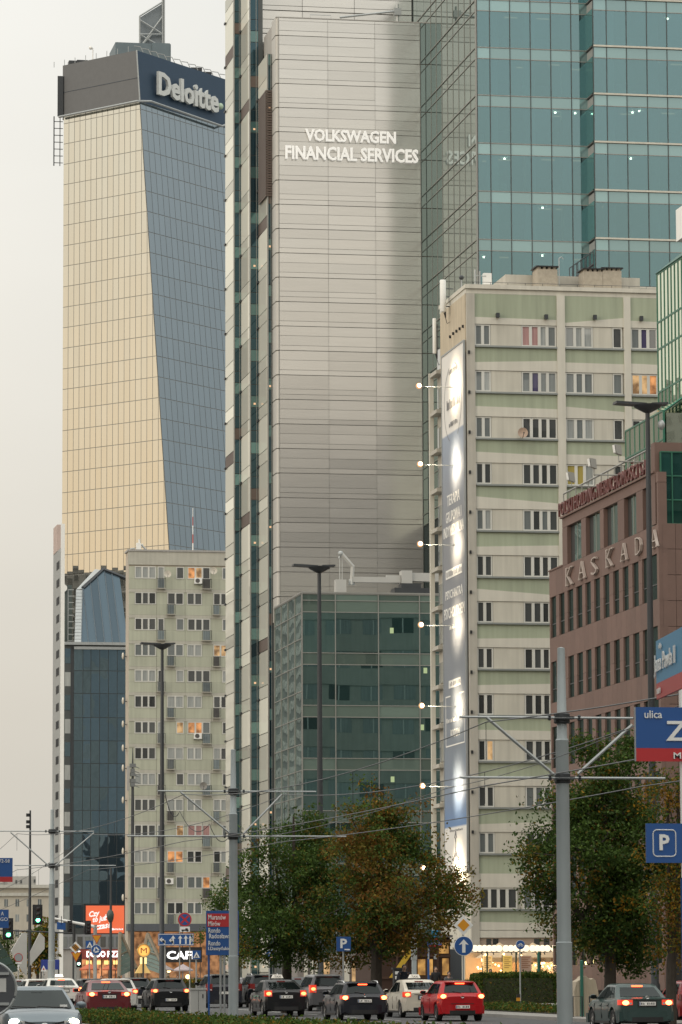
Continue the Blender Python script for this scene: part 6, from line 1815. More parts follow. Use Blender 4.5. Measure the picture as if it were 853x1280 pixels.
for s, py, px0, wp in (('Muranów', 1146.5, 260, 22), ('Mirów', 1154.5, 260, 15), ('Rondo', 1163, 260, 15), ('Radosława', 1170, 261, 27), ('Rondo', 1179, 260, 15), ('I.Daszyńskiego', 1186, 260, 33)):
 write(t, s, (at(px0 + wp / 2, py, Dm).x, y - .12, zat(272, py, Dm)), wp * Dm / F, 6.0 * Dm / F, sgwhite, depth=.008, bold=.01)
for px in (261, 276, 281): post(t, at(px, 1200, Dm).x, y, g, zat(275, 1140, Dm), .04, sgblue if px == 261 else galv)
Dn = 226
t, x, y, g = signbase('round blue and red no stopping sign with tow truck plate above the lane arrows board', 227, Dn, None, 'road sign', 'no_stopping_sign')
zz = zat(230, 1149.5, Dn); rr = 8.6 * Dn / F
mb = MB(); mb.disc_y(at(231, 1150, Dn).x, zz, rr, y - .12, y - .09); part(mb, 'disc', sgred, t)
xc = at(231, 1150, Dn).x
mb = MB(); mb.disc_y(xc, zz, rr * .80, y - .13, y - .121); part(mb, 'blue_field', sgblue, t)
for s_ in (-1, 1): 
 mb = MB(); c_ = rr * .7 * .72; w_ = rr * .09; mb.prism([(xc - c_ - w_ * s_, y - .131, zz - c_ * s_ + w_), (xc - c_ + w_ * s_, y - .131, zz - c_ * s_ - w_), (xc + c_ + w_ * s_, y - .131, zz + c_ * s_ - w_), (xc + c_ - w_ * s_, y - .131, zz + c_ * s_ + w_)] if s_ > 0 else [(xc + c_ + w_, y - .1315, zz - c_ + w_), (xc + c_ - w_, y - .1315, zz - c_ - w_), (xc - c_ - w_, y - .1315, zz + c_ - w_), (xc - c_ + w_, y - .1315, zz + c_ + w_)], (0, -.006, 0)); part(mb, 'red_bar', sgred, t)
x0_, x1_ = at(225, 1160, Dn).x, at(237.5, 1160, Dn).x
rect(t, x0_, x1_, zat(231, 1165, Dn), zat(231, 1158.3, Dn), y - .12, sgwhite, 'tow_plate')
mb = MB(); z = zat(231, 1162.6, Dn); xm = (x0_ + x1_) / 2; mb.box(xm - .2, xm + .2, y - .13, y - .121, z - .04, z + .03); mb.box(xm + .02, xm + .16, y - .13, y - .121, z + .03, z + .1)
for s_ in (-.13, .13): mb.disc_y(xm + s_, z - .05, .045, y - .135, y - .1205, 10)
part(mb, 'tow_truck_mark', sgblack, t)
post(t, x - .1, y, g, zat(230, 1140, Dn))
t, x, y, g = signbase('wide blue lane board with four white arrows near the cafe', 222, Dn, None, 'road sign', 'lane_arrow_sign')
x0_, x1_ = at(202, 1174, Dn).x, at(242, 1174, Dn).x
rect(t, x0_ - .25, x1_, zat(222, 1182, Dn), zat(222, 1167, Dn), y - .3, sgblue, 'board')
mb = MB(); z0_, z1_ = zat(222, 1181.4, Dn), zat(222, 1167.6, Dn)
for a, b, c, d in ((x0_ - .22, x1_ - .03, z1_ - .03, z1_), (x0_ - .22, x1_ - .03, z0_, z0_ + .03), (x0_ - .22, x0_ - .19, z0_ + .03, z1_ - .03), (x1_ - .06, x1_ - .03, z0_ + .03, z1_ - .03)): mb.box(a, b, y - .31, y - .301, c, d)
part(mb, 'white_border', sgwhite, t)
zc_ = (z0_ + z1_) / 2; ah = .48
arrow(t, x0_ + .12, zc_ - .05, ah, y - .312, bend=-1); arrow(t, x0_ + .60, zc_, ah, y - .312); arrow(t, x0_ + .60 - .001, zc_ - .08, ah * .8, y - .325, bend=-1, w=.035)
arrow(t, x0_ + 1.0, zc_, ah, y - .312); arrow(t, x0_ + 1.32, zc_, ah, y - .312); arrow(t, x0_ + 1.56, zc_ - .05, ah, y - .312, bend=.6); arrow(t, x0_ + 1.56, zc_, ah, y - .325, w=.03)
post(t, x - .7, y, g, zat(222, 1168, Dn)); post(t, x + .7, y, g, zat(222, 1168, Dn))
def crossing_sign(px, py, D, s, label):
 t, x, y, g = signbase(label, px, D, 'pedestrian crossing signs', 'road sign', 'crossing_sign')
 z = zat(px, py, D); h = s * D / F / 2
 rect(t, x - h, x + h, z - h, z + h, y - .1, sgblue, 'panel'); poly(t, [(x - h * .78, z - h * .7), (x + h * .78, z - h * .7), (x, z + h * .75)], y - .112, sgwhite, 'triangle')
 poly(t, [(x - h * .12, z - h * .1), (x + h * .05, z + h * .1), (x + h * .12, z - h * .15), (x + h * .3, z - h * .6), (x + h * .15, z - h * .6), (x, z - h * .25), (x - h * .2, z - h * .6), (x - h * .35, z - h * .6)], y - .124, sgblack, 'walker'); post(t, x, y, g, z + h)
crossing_sign(245.5, 1193.5, 200, 10.5, 'blue pedestrian crossing sign between the cafe letters and the direction board')
crossing_sign(112, 1181, 240, 10, 'blue pedestrian crossing sign left of the blue roundabout disc')
t, x, y, g = signbase('blue parking sign on a thin post in front of the rust brown tree', 429.5, 158, None, 'road sign', 'parking_sign')
z = zat(429, 1180, 158); h = 9 * 158 / F
rect(t, x - h, x + h, z - h, z + h, y - .1, sgblue, 'panel'); write(t, 'P', (x, y - .112, z + .02), h * .95, h * 1.3, sgwhite, depth=.01, bold=.03); post(t, x, y, g, z + h)
mb = MB(); mb.box(x + h * .1, x + h * .85, y - .112, y - .101, z - h * .85, z - h * .68); part(mb, 'fine_print', sgwhite, t)
def disc_sign(px, py, D, r, label, mark):
 t, x, y, g = signbase(label, px, D, None, 'road sign', 'round_road_sign'); z = zat(px, py, D); r_ = r * D / F
 mb = MB(); mb.disc_y(x, z, r_, y - .12, y - .1); part(mb, 'white_rim', sgwhite, t)
 mb = MB(); mb.disc_y(x, z, r_ * .94, y - .13, y - .121); part(mb, 'disc', sgblue, t)
 mb = MB()
 if mark in ('bike', 'both'):
  zz = z if mark == 'bike' else z - r_ * .1
  for s_ in (-1, 1):
   for k in range(12):
    a, b = 2 * PI * k / 12, 2 * PI * (k + 1) / 12; cx_ = x + s_ * r_ * .38
    mb.quad(*[(cx_ + q * math.cos(c), y - .134, zz - r_ * .15 + q * math.sin(c)) for q, c in ((r_ * .26, a), (r_ * .26, b), (r_ * .19, b), (r_ * .19, a))][::-1])
  mb.tube([(x - r_ * .38, y - .135, zz - r_ * .15), (x - r_ * .1, y - .135, zz + r_ * .25), (x + r_ * .25, y - .135, zz + r_ * .25), (x + r_ * .38, y - .135, zz - r_ * .15)], r_ * .05, 4); mb.tube([(x - r_ * .1, y - .135, zz + r_ * .25), (x, y - .135, zz - r_ * .15), (x + r_ * .25, y - .135, zz + r_ * .25)], r_ * .05, 4)
  part(mb, 'bicycle_mark', sgwhite, t)
 if mark == 'up': arrow(t, x, z, r_ * 1.35, y - .134, w=r_ * .17)
 if mark == 'round':
  for k in range(3):
   a = 2 * PI * k / 3; q = [(x + rr_ * math.cos(c), z + rr_ * math.sin(c)) for rr_, c in ((r_ * .3, a), (r_ * .66, a), (r_ * .66, a + 1.5), (r_ * .75, a + 1.4), (r_ * .48, a + 1.9), (r_ * .2, a + 1.4), (r_ * .3, a + 1.4))]
   poly(t, q, y - .135, sgwhite, 'arrow')
 post(t, x, y, g, z + r_ * .5); return t, x, y, g, z
disc_sign(337, 1192, 196, 4.8, 'small blue cycle path disc in front of the dark green tree', 'bike')
disc_sign(650.5, 1181, 190, 5.8, 'small blue shared path disc in front of the restaurant globes', 'bike')
t, x, y, g, z = disc_sign(579.5, 1182.5, 163, 12.2, 'big blue ahead only disc with white arrow under the priority diamond', 'up')
D_ = 163; zz = zat(579, 1156.5, D_); h = 12.4 * D_ / F
t2 = thing('priority_sign', 'white and yellow priority road diamond mounted above the blue arrow disc', 'road sign', (x, y, zz - h))
poly(t2, [(x - h, zz), (x, zz - h), (x + h, zz), (x, zz + h)], y - .1, sgwhite, 'white_panel', .02); poly(t2, [(x - h * .62, zz), (x, zz - h * .62), (x + h * .62, zz), (x, zz + h * .62)], y - .112, sgyel, 'yellow_field', .01)
mb = MB(); mb.tube([(x, y, z), (x, y, zz + h * .8)], .035, 8); part(mb, 'post', galv, t2)
disc_sign(120, 1187.5, 226, 6.6, 'blue roundabout disc beneath the inverted yellow triangle', 'round')
for px, py, s, D, lb in ((120.5, 1174.5, 11.5, 226, 'yellow give way triangle above the blue roundabout disc'), (95, 1196.5, 12.5, 222, 'yellow give way triangle below the black and white striped plate')):
 t, x, y, g = signbase(lb, px, D, 'yellow give way triangles', 'road sign', 'give_way_sign'); z = zat(px, py, D); h = s * D / F / 2
 poly(t, [(x - h * 1.08, z + h), (x, z - h), (x + h * 1.08, z + h)], y - .16, sgred, 'red_rim', .02); poly(t, [(x - h * .88, z + h * .86), (x, z - h * .75), (x + h * .88, z + h * .86)], y - .175, sgyel, 'yellow_field', .01); post(t, x, y, g, z + h)
t, x, y, g = signbase('tilted square plate with black and yellow diagonal stripe over the give way triangle', 94, 222, None, 'road sign', 'end_of_priority_sign')
z = zat(94.5, 1184.5, 222); h = 7.5 * 222 / F
poly(t, [(x - h, z), (x, z - h), (x + h, z), (x, z + h)], y - .2, sgwhite, 'panel', .02); poly(t, [(x - h * .62, z), (x, z - h * .62), (x + h * .62, z), (x, z + h * .62)], y - .212, sgyel, 'yellow_field', .01)
for k in (-1, 0, 1): poly(t, [(x - h * .5 + k * .05, z + h * .5 + k * .05), (x - h * .58 + k * .05, z + h * .42 + k * .05), (x + h * .5 + k * .05, z - h * .5 + k * .05), (x + h * .58 + k * .05, z - h * .42 + k * .05)], y - .224, sgblack, 'stripe', .008)
post(t, x, y, g, z + h * .6)
t, x, y, g = signbase('faded grey and red round sign with small plates on the white canopy side', 23, 260, None, 'road sign', 'round_road_sign'); z = zat(23, 1197, 260); r_ = 5.5 * 260 / F
mb = MB(); mb.disc_y(x, z, r_, y - .1, y - .08); part(mb, 'rim', sgred, t); mb = MB(); mb.disc_y(x, z, r_ * .85, y - .11, y - .101); part(mb, 'disc', sgback, t)
rect(t, x - .2, x + .2, zat(23, 1204.5, 260), zat(23, 1203, 260), y - .1, sgwhite, 'plate'); arrow(t, x, zat(23, 1209, 260), .4, y - .1); post(t, x, y, g, z)
t, x, y, g = signbase('small white warning triangle in front of the blue hoarding', 54.5, 270, None, 'road sign', 'warning_sign'); z = zat(54, 1210.5, 270); h = 3.8 * 270 / F
poly(t, [(x - h, z - h), (x + h, z - h), (x, z + h)], y - .1, sgwhite, 'panel', .02); poly(t, [(x - h * .3, z - h * .5), (x + h * .3, z - h * .5), (x, z + h * .3)], y - .112, sgred, 'mark', .01); post(t, x, y, g, z)
t, x, y, g = signbase('back of a large round grey sign cut by the left edge beside the oncoming sedan', -14, 60, None, 'road sign', 'road_sign_back'); z = zat(-14, 1236, 60); r_ = 34 * 60 / F
mb = MB(); mb.disc_y(x, z, r_, y - .03, y, 48); part(mb, 'disc', mat('dull_grey_back', (.075, .08, .09), .55, metal=.3, var=.15, scale=4), t)
mb = MB(); n_ = 48
mb.tube([(x + r_ * math.cos(2 * PI * k / n_), y - .02, z + r_ * math.sin(2 * PI * k / n_)) for k in range(n_ + 1)], .022, 6); part(mb, 'rim', galv, t)
mb = MB(); mb.box(at(-2, 1233, 60).x, at(8, 1233, 60).x, y - .037, y - .031, zat(5, 1240, 60), zat(5, 1223, 60)); part(mb, 'sticker', mat('pale_sticker', (.5, .5, .48), .6), t)
mb = MB(); mb.box(x - .3, x + .3, y - .06, y - .031, z + r_ * .5, z + r_ * .6); mb.box(x - .3, x + .3, y - .06, y - .031, z - r_ * .6, z - r_ * .5); part(mb, 'bracket', galv, t); post(t, x, y + .05, g, z + r_ * .8, .04)
t, x, y, g = signbase('blue street totem with two small name boards beside the arrow disc', 536, 192, None, 'street sign', 'street_totem')
rect(t, at(532, 0, 192).x + 0, at(540, 0, 192).x, zat(536, 1173, 192), zat(536, 1163, 192), y - .1, cyan, 'stop_board'); rect(t, at(532, 0, 192).x, at(540, 0, 192).x, zat(536, 1174.5, 192), zat(536, 1173, 192) - .002, y - .1, sgred, 'strip')
write(t, 'Stop', (at(536, 0, 192).x, y - .112, zat(536, 1168, 192)), .2, .12, sgwhite, depth=.008) if False else None
rect(t, at(528.5, 0, 192).x, at(544.5, 0, 192).x, zat(536, 1181.5, 192), zat(536, 1175, 192), y - .08, sgblue, 'name_board'); rect(t, at(528.5, 0, 192).x, at(544.5, 0, 192).x, zat(536, 1183, 192), zat(536, 1181.5, 192) - .002, y - .08, sgred, 'strip')
write(t, 'Twarda', (at(536.5, 0, 192).x, y - .09, zat(536, 1178.3, 192)), .42, .13, sgwhite, depth=.008)
rect(t, at(534.5, 0, 192).x, at(538, 0, 192).x, zat(536, 1199, 192), zat(536, 1193, 192), y - .08, sgback, 'timetable')
post(t, x, y, g, zat(536, 1176, 192), .05, sgblue); mb = MB(); mb.tube([(x, y - .02, zat(536, 1199, 192)), (x, y - .02, zat(536, 1185, 192))], .035, 6); part(mb, 'grey_sleeve', galv, t)
t, x, y, g = signbase('tall plain grey post box column behind the white taxi', 518, 195, None, 'post', 'grey_post'); 
mb = MB(); mb.box(x - .1, x + .1, y - .1, y + .1, g, zat(518, 1200, 195)); part(mb, 'shaft', polem, t)
mb = MB(); mb.box(x - .13, x + .12, y - .12, y + .12, zat(518, 1199.8, 195), zat(518, 1149, 195)); part(mb, 'upper_box', galv, t)
t, x, y, g = signbase('dark parking meter column with two white stickers beneath the rust brown tree', 500, 186, None, 'parking meter', 'parking_meter')
mb = MB(); mb.box(x - .3, x + .3, y - .2, y + .2, g, zat(500, 1212, 186)); mb.box(x - .36, x + .36, y - .26, y + .26, zat(500, 1212, 186) + .002, zat(500, 1209.5, 186)); part(mb, 'cabinet', black, t)
for py in (1216, 1222): rect(t, x - .26, x - .08, zat(500, py + 2, 186), zat(500, py - 2, 186), y - .212, sgwhite, 'sticker', .01)
t, x, y, g = signbase('pale grey utility cabinet on the tram island beside the black hatchback', 248, 152, None, 'utility cabinet', 'utility_cabinet')
x0_, x1_ = at(238.5, 1245, 152).x, at(258, 1245, 152).x; zt__ = zat(248, 1236, 152)
mb = MB(); mb.box(x0_, x1_, y, y + .4, g, zt__ - .04); part(mb, 'body', mat('cabinet_grey', (.42, .42, .40), .7, var=.15), t)
mb = MB(); mb.box(x0_ - .03, x1_ + .03, y - .03, y + .43, zt__ - .038, zt__ + .03); part(mb, 'lid', mat('cabinet_grey', (.42, .42, .40), .7), t)
mb = MB(); mb.box((x0_ + x1_) / 2 - .006, (x0_ + x1_) / 2 + .006, y - .006, y - .001, g + .1, zt__ - .08); mb.box(x1_ - .14, x1_ - .1, y - .02, y - .001, zt__ - .35, zt__ - .2); part(mb, 'door_seam', sgblack, t)
t, x, y, g = signbase('black and yellow striped bollard at the kerb below the shared path disc', 648, 178, None, 'bollard', 'striped_bollard')
for i in range(5):
 mb = MB(); mb.lathe([(.09, g + i * .15 + .001), (.09, g + (i + 1) * .15)], (x, y, 0), 10); part(mb, 'band', sgyel if i % 2 else sgblack, t, 50)
gl = lamp_mat('signal_green', (.12, 1.0, .45), 9); gw = lamp_mat('signal_pale_green', (.55, 1.0, .80), 7)
off_l = mat('signal_lens_off', (.03, .02, .02), .2)
def traffic_light(px, py0, py1, D, label, lit=True, lm=None, pole_to=None):
 p = at(px, (py0 + py1) / 2, D); z0_, z1_ = zat(px, py1, D), zat(px, py0, D); w_ = (z1_ - z0_) * .19
 t = thing('traffic_light', label, 'traffic light', (p.x, p.y, z0_), 'traffic lights at the far junction')
 mb = MB(); mb.box(p.x - w_, p.x + w_, p.y - .12, p.y + .15, z0_, z1_); mb.box(p.x - w_ * 1.6, p.x + w_ * 1.6, p.y + .151, p.y + .17, z0_ - .1, z1_ + .1); part(mb, 'housing', black, t)
 h = (z1_ - z0_) / 3
 for i in range(3):
  mb = MB(); zc_ = z0_ + h * (i + .5); mb.ball((p.x, p.y - .12, zc_), h * .38, 10, (1, .5, 1)); part(mb, 'lens', (lm or gl) if (i == 0 and lit) else off_l, t, True)
  mb = MB(); mb.tube([(p.x - h * .4, p.y - .12, zc_ + h * .1), (p.x - h * .28, p.y - .3, zc_ + h * .32), (p.x + h * .28, p.y - .3, zc_ + h * .32), (p.x + h * .4, p.y - .12, zc_ + h * .1)], .02, 4); part(mb, 'visor', black, t)
 return t, p
traffic_light(47.5, 1133, 1153.5, 220, 'green traffic light hanging before the old townhouse')
traffic_light(10.5, 1150, 1172, 205, 'green traffic light near the left edge below the blue board')
traffic_light(98.5, 1192, 1207, 231, 'pale green traffic light beside the lower give way triangle', True, gw)
traffic_light(110.5, 1153, 1166, 232, 'unlit side-on traffic light on the pale gantry arm', False)
traffic_light(88, 1153, 1163, 232, 'unlit dark traffic light beside the small blue board on the gantry', False)
Dg = 233
p = at(119, HZ, Dg); g = gz(p.x, p.y)
t = thing('signal_gantry', 'pale signal post with long sloping arm reaching over the far junction', 'signal gantry', (p.x, p.y, g))
mb = MB(); mb.tube([(p.x, p.y, g), (p.x, p.y, zat(119, 1156, Dg))], .11, 10); part(mb, 'post', galv, t, True)
a, b = at(66, 1148, Dg), at(121, 1159, Dg)
mb = MB(); mb.tube([(a.x, p.y, a.z), (b.x, p.y, b.z)], [.06, .10], 8); part(mb, 'arm', white, t, True)
a, b = at(-10, 1162.5, Dg), at(93, 1166.5, Dg)
mb = MB(); mb.tube([(a.x, p.y + .3, a.z), (b.x, p.y + .3, b.z)], .05, 6); mb.tube([(b.x, p.y + .3, b.z + .6), (b.x, p.y + .3, g)], .09, 8); part(mb, 'lower_arm', dkmetal, t)
t, x, y, g = signbase('small blue name board hung under the pale gantry arm', 77, Dg - 1, None, 'street sign', 'street_name_sign')
mb = MB(); c_ = at(77, 1156, Dg - 1); mb.prism([(c_.x - .26, y, c_.z - .26), (c_.x + .24, y, c_.z - .30), (c_.x + .24, y, c_.z + .10), (c_.x - .26, y, c_.z + .16)], (0, .03, 0)); part(mb, 'board', sgblue, t); mb = MB(); mb.box(c_.x - .02, c_.x + .02, y, y + .04, c_.z, c_.z + .5); part(mb, 'hanger', dkmetal, t)
# ============================================================ CARS
def paint(name, col, metal_=.0, rough=.3): return mat('paint_' + name, col, rough, metal=metal_ * .3, var=.05, scale=2.5, coat=.3, spec=.25)
carglass = glass('car_glass', (.010, .013, .014), refl=(.60, .66, .66), base=.035, power=.30, tilt=.004)
cardark = mat('black_car_plastic', (.018, .018, .019), .55)
tyrem = mat('tyre_rubber', (.02, .02, .02), .85, var=.2)
rimm = mat('alloy_rim', (.42, .42, .42), .3, metal=.9, var=.05)
chrome = mat('chrome_trim', (.6, .6, .6), .15, metal=1.0, var=.02)
lensred = mat('red_tail_lens', (.30, .012, .010), .18, coat=1.0, emit=(1, .06, .02), estr=.7)
lensdim = mat('red_tail_lens_unlit', (.20, .012, .010), .18, coat=1.0)
brakelit = lamp_mat('brake_lamp', (1.0, .16, .045), 14)
taillit = lamp_mat('tail_lamp', (1.0, .20, .06), 5)
thirdlit = lamp_mat('high_brake_lamp', (1.0, .10, .03), 6)
headlit = lamp_mat('head_lamp', (1.0, .90, .70), 60)
platem = mat('number_plate', (.66, .66, .63), .5, emit=(1, .9, .75), estr=.12)
clear = mat('clear_lamp_lens', (.45, .46, .46), .12, coat=1.0)
taxim = mat('taxi_sign_white', (.72, .70, .64), .4, emit=(1, .9, .75), estr=.25)
SPEC = {
 'sedan': dict(L=4.55, W=1.78, H=1.43, belt=.93, deck=.98, hood=.86, g=(-1.62, -0.95, .42, 1.32), tail='sedan', side=((.06, .20), (.24, .54), (.57, .90)), wb=(1.36, -1.30)),
 'saloon': dict(L=4.87, W=1.85, H=1.48, belt=.98, deck=1.04, hood=.92, g=(-2.15, -1.05, .48, 1.38), tail='sedan', side=((.16, .28), (.31, .58), (.61, .92)), wb=(1.45, -1.40)),
 'hatch': dict(L=4.02, W=1.74, H=1.48, belt=.96, deck=.98, hood=.88, g=(-1.88, -1.50, .30, 1.16), tail='hatch', side=((.13, .34), (.37, .90)), wb=(1.24, -1.26)),
 'wagon': dict(L=4.52, W=1.81, H=1.45, belt=.93, deck=.95, hood=.86, g=(-2.14, -1.78, .40, 1.26), tail='hatch', side=((.05, .24), (.27, .56), (.59, .92)), wb=(1.40, -1.36)),
 'suv': dict(L=4.35, W=1.82, H=1.64, belt=1.08, deck=1.10, hood=1.02, g=(-2.04, -1.75, .42, 1.20), tail='hatch', side=((.05, .22), (.25, .55), (.58, .92)), wb=(1.34, -1.34)),
 'van': dict(L=4.30, W=1.80, H=1.64, belt=1.02, deck=1.05, hood=.96, g=(-2.02, -1.80, .75, 1.55), tail='hatch', side=((.05, .28), (.31, .58), (.61, .93)), wb=(1.30, -1.38)),
 'lift': dict(L=4.46, W=1.75, H=1.49, belt=.95, deck=1.05, hood=.88, g=(-2.14, -0.75, .62, 1.62), tail='lift', side=((.30, .44), (.47, .68), (.70, .94)), wb=(1.38, -1.32)),
}
def smooth(a, b, t): t = min(1, max(0, (t - a) / (b - a))); return t * t * (3 - 2 * t)
def car(name, label, kind, col, rear=None, D=None, oncoming=False, cat='car', lit='brake', taxi=False, rails=False, third=True, spoiler=False, plate='white', loc=None, turn=0.0, group='cars waiting on the avenue', lamp_h=None, roofcol=None, rimcol=None):
 s = SPEC[kind]; L_, W_, H_ = s['L'], s['W'], s['H']; hw = W_ / 2
 t = thing(name, label, cat, (0, 0, 0), group)
 y0, y1 = -L_ / 2, L_ / 2
 gr0, gr1, gf1, gf0 = s['g']
 belt, deck, hood = s['belt'], s['deck'], s['hood']
 wr = .315 if kind != 'suv' else .345
 # --- lower body
 st = sorted(set([y0, y0 + .03, y0 + .09, y0 + .2, y0 + .4, y1, y1 - .04, y1 - .12, y1 - .28, y1 - .5] + [round(a, 3) for a in np.linspace(y0 + .5, y1 - .55, 16)] + [w_ + wr * 1.18 * math.cos(PI * k / 10) for w_ in s['wb'] for k in range(11)] + [w_ + sg * wr * 1.19 for w_ in s['wb'] for sg in (-1, 1)]))
 def wid(y):
  a = (y - y0); b = (y1 - y)
  f_ = 1 - .10 * max(0, 1 - a / .30) ** 2 - .18 * max(0, 1 - b / .75) ** 2 - .03 * max(0, 1 - a / 1.2)
  return hw * f_
 def top(y):
  if y > gf0 - .05:
   f_ = (y - gf0) / (y1 - gf0); return belt + (hood - belt) * smooth(0, .55, f_) - .22 * smooth(.72, 1.0, f_) ** 1.5
  if y < gr0 + .02 and s['tail'] == 'sedan':
   return deck - .05 * smooth(.35, 0.0, y - y0)
  f_ = (y - y0) / (gf0 - y0); z = deck + (belt - deck) * smooth(0, .5, f_)
  return z - .10 * smooth(.10, 0, y - y0)
 mb = MB(); NP = 15; rowsb = []
 for y in st:
  w_ = wid(y); zt = top(y); low = .21 + .10 * smooth(.45, 0, y - y0) + .06 * smooth(.5, 0, y1 - y)
  arch = low
  for wy_ in s['wb']:
   q = wr * 1.18; d_ = abs(y - wy_)
   if d_ < q: arch = max(arch, wr + math.sqrt(q * q - d_ * d_))
  sh = zt - .11
  mid_ = max(.56, arch + .025)
  hf = [(0, low), (w_ * .70, low if arch <= low + .001 else arch), (w_ * .95, arch), (w_ * 1.0, mid_), (w_ * .985, max(sh, mid_ + .02)), (w_ * .925, max(zt - .02, mid_ + .04)), (w_ * .55, zt + .015), (0, zt + .025)]
  ring = hf + [(-x, z) for x, z in reversed(hf[1:-1])]
  rowsb.append(len(mb.v)); mb.v += [(x, y, z) for x, z in ring]
 n = 14
 for a, b in zip(rowsb[:-1], rowsb[1:]):
  for k in range(n):
   q = (k + 1) % n; mb.f.append((a + k, a + q, b + q, b + k)[::-1]); mb.m.append(0)
 mb.f.append(tuple(rowsb[0] + k for k in range(n))); mb.m.append(0)
 mb.f.append(tuple(rowsb[-1] + k for k in reversed(range(n)))); mb.m.append(0)
 body = part(mb, 'body', col, t, 38)
 # --- cabin
 w0, w1 = hw * .90, hw * .70
 zb = belt - .02
 def yr(q): return gr0 + (gr1 - gr0) * q ** (1.25 if s['tail'] == 'lift' else 1.0)
 def yf(q): return gf0 + (gf1 - gf0) * q ** 1.05
 def hwq(q): return w0 + (w1 - w0) * (q ** 1.35)
 def zq(side_y, q):
  return None
 def P(side, u, q):
  h = hwq(q); a, b = yr(q), yf(q)
  zt = H_ - .055
  def zz(y):
   base = zb + (deck - belt) * smooth(.6, 0, (y - y0) / (gf0 - y0)); tt_ = zt - .045 * max(0, (y - .1) / 1.2) ** 2 - .05 * max(0, (-.1 - y) / 1.9) ** 2
   return base + (tt_ - base) * q
  if side == 'r': x = -h + 2 * h * u; y = a + .11 * abs(2 * u - 1) ** 3
  elif side == 'f': x = h - 2 * h * u; y = b - .20 * abs(2 * u - 1) ** 2.4
  elif side == 'R': x = h; y = (a + .11) + (b - .20 - a - .11) * u; x *= 1 + .02 * math.sin(PI * u)
  else: x = -h; u = 1 - u; y = (a + .11) + (b - .20 - a - .11) * u; x *= 1 + .02 * math.sin(PI * u)
  return Vector((x, y, zz(y)))
 mb = MB(); lev = [0, .2, .4, .6, .8, .92, 1.0]; rings = []
 sides = [('r', 8), ('R', 12), ('f', 8), ('L', 12)]
 for q in lev:
  rings.append(len(mb.v))
  for sd_, m_ in sides:
   for i in range(m_): mb.v.append(tuple(P(sd_, i / m_, q)))
 NR = 40
 top_ring = [Vector(v) for v in mb.v[rings[-1]:rings[-1] + NR]]
 cen = sum(top_ring, Vector()) / NR
 for f_, dz in ((.90, .030), (.62, .048)):
  rings.append(len(mb.v))
  for v in top_ring: mb.v.append((cen.x + (v.x - cen.x) * f_, cen.y + (v.y - cen.y) * (f_ * .5 + .5 if f_ > .8 else f_), v.z + dz))
 for a, b in zip(rings[:-1], rings[1:]):
  for k in range(NR):
   q = (k + 1) % NR; mb.f.append((a + k, a + q, b + q, b + k)); mb.m.append(0)
 mb.f.append(tuple(rings[-1] + k for k in range(NR))); mb.m.append(0)
 part(mb, 'roof', roofcol or col, t, 42)
 def patch(nm, side, u0, u1, q0, q1, m=carglass, nu=8, nv=5, off_=.010, taper=0.0):
  mb = MB(); b = []
  for j in range(nv + 1):
   q = q0 + (q1 - q0) * j / nv
   for i in range(nu + 1):
    uu0 = u0 + taper * j / nv; u = uu0 + (u1 - taper * j / nv * .3 - uu0) * i / nu
    p = P(side, u, q); e = .01
    du = P(side, min(1, u + e), q) - P(side, max(0, u - e), q); dv = P(side, u, min(1, q + e)) - P(side, u, max(0, q - e))
    nn = du.cross(dv); nn.normalize(); p = p + nn * off_
    b.append(len(mb.v)); mb.v.append(tuple(p))
  for j in range(nv):
   for i in range(nu):
    a = j * (nu + 1) + i; mb.f.append((a, a + 1, a + nu + 2, a + nu + 1)); mb.m.append(0)
  return part(mb, nm, m, t, True)
 patch('rear_window', 'r', .09, .91, .16, .84)
 patch('windscreen', 'f', .05, .95, .06, .90)
 for a, b in s['side']:
  patch('side_window', 'R', a, b, .12, .86); patch('side_window', 'L', 1 - b, 1 - a, .12, .86)
 # --- wheels
 for wy_ in s['wb']:
  for sg in (-1, 1):
   xo = sg * (wid(wy_) - .02); xi = sg * (wid(wy_) - .22)
   def wheel_mb(prof):
    mb = MB(); nn = 18
    for r__, x_ in prof:
     for k in range(nn):
      a = 2 * PI * k / nn; mb.v.append((x_, wy_ + r__ * math.cos(a), wr + r__ * math.sin(a)))
    for i in range(len(prof) - 1):
     for k in range(nn):
      q = (k + 1) % nn; f_ = (i * nn + k, i * nn + q, (i + 1) * nn + q, (i + 1) * nn + k); mb.f.append(f_ if sg > 0 else f_[::-1]); mb.m.append(0)
    return mb, nn
   mb, nn = wheel_mb([(wr * .6, xi), (wr * .98, xi), (wr, xi + (xo - xi) * .2), (wr, xi + (xo - xi) * .85), (wr * .96, xo), (wr * .66, xo), (wr * .64, xo - sg * .02)])
   wo = part(mb, 'wheel', tyrem, t, 40)
   mb, nn = wheel_mb([(wr * .65, xo - sg * .015), (wr * .6, xo - sg * .03), (wr * .2, xo - sg * .012), (.001, xo - sg * .008)]); part(mb, 'rim', rimcol or rimm, wo, 30)
   mb = MB()
   for k in range(5):
    a = 2 * PI * (k + .5) / 5; c_, s_ = math.cos(a), math.sin(a); w2 = .032
    p_ = [(xo - sg * .003, wy_ + c_ * r__ - s_ * w__, wr + s_ * r__ + c_ * w__) for r__, w__ in ((wr * .26, w2), (wr * .57, w2 * 1.9), (wr * .57, -w2 * 1.9), (wr * .26, -w2))]
    mb.quad(*(p_ if sg < 0 else p_[::-1]))
   part(mb, 'rim_opening', cardark, wo)
 mb = MB(); mb.box(-hw * .66, hw * .66, y0 + .25, y1 - .3, .2, .5); part(mb, 'underbody', cardark, t)
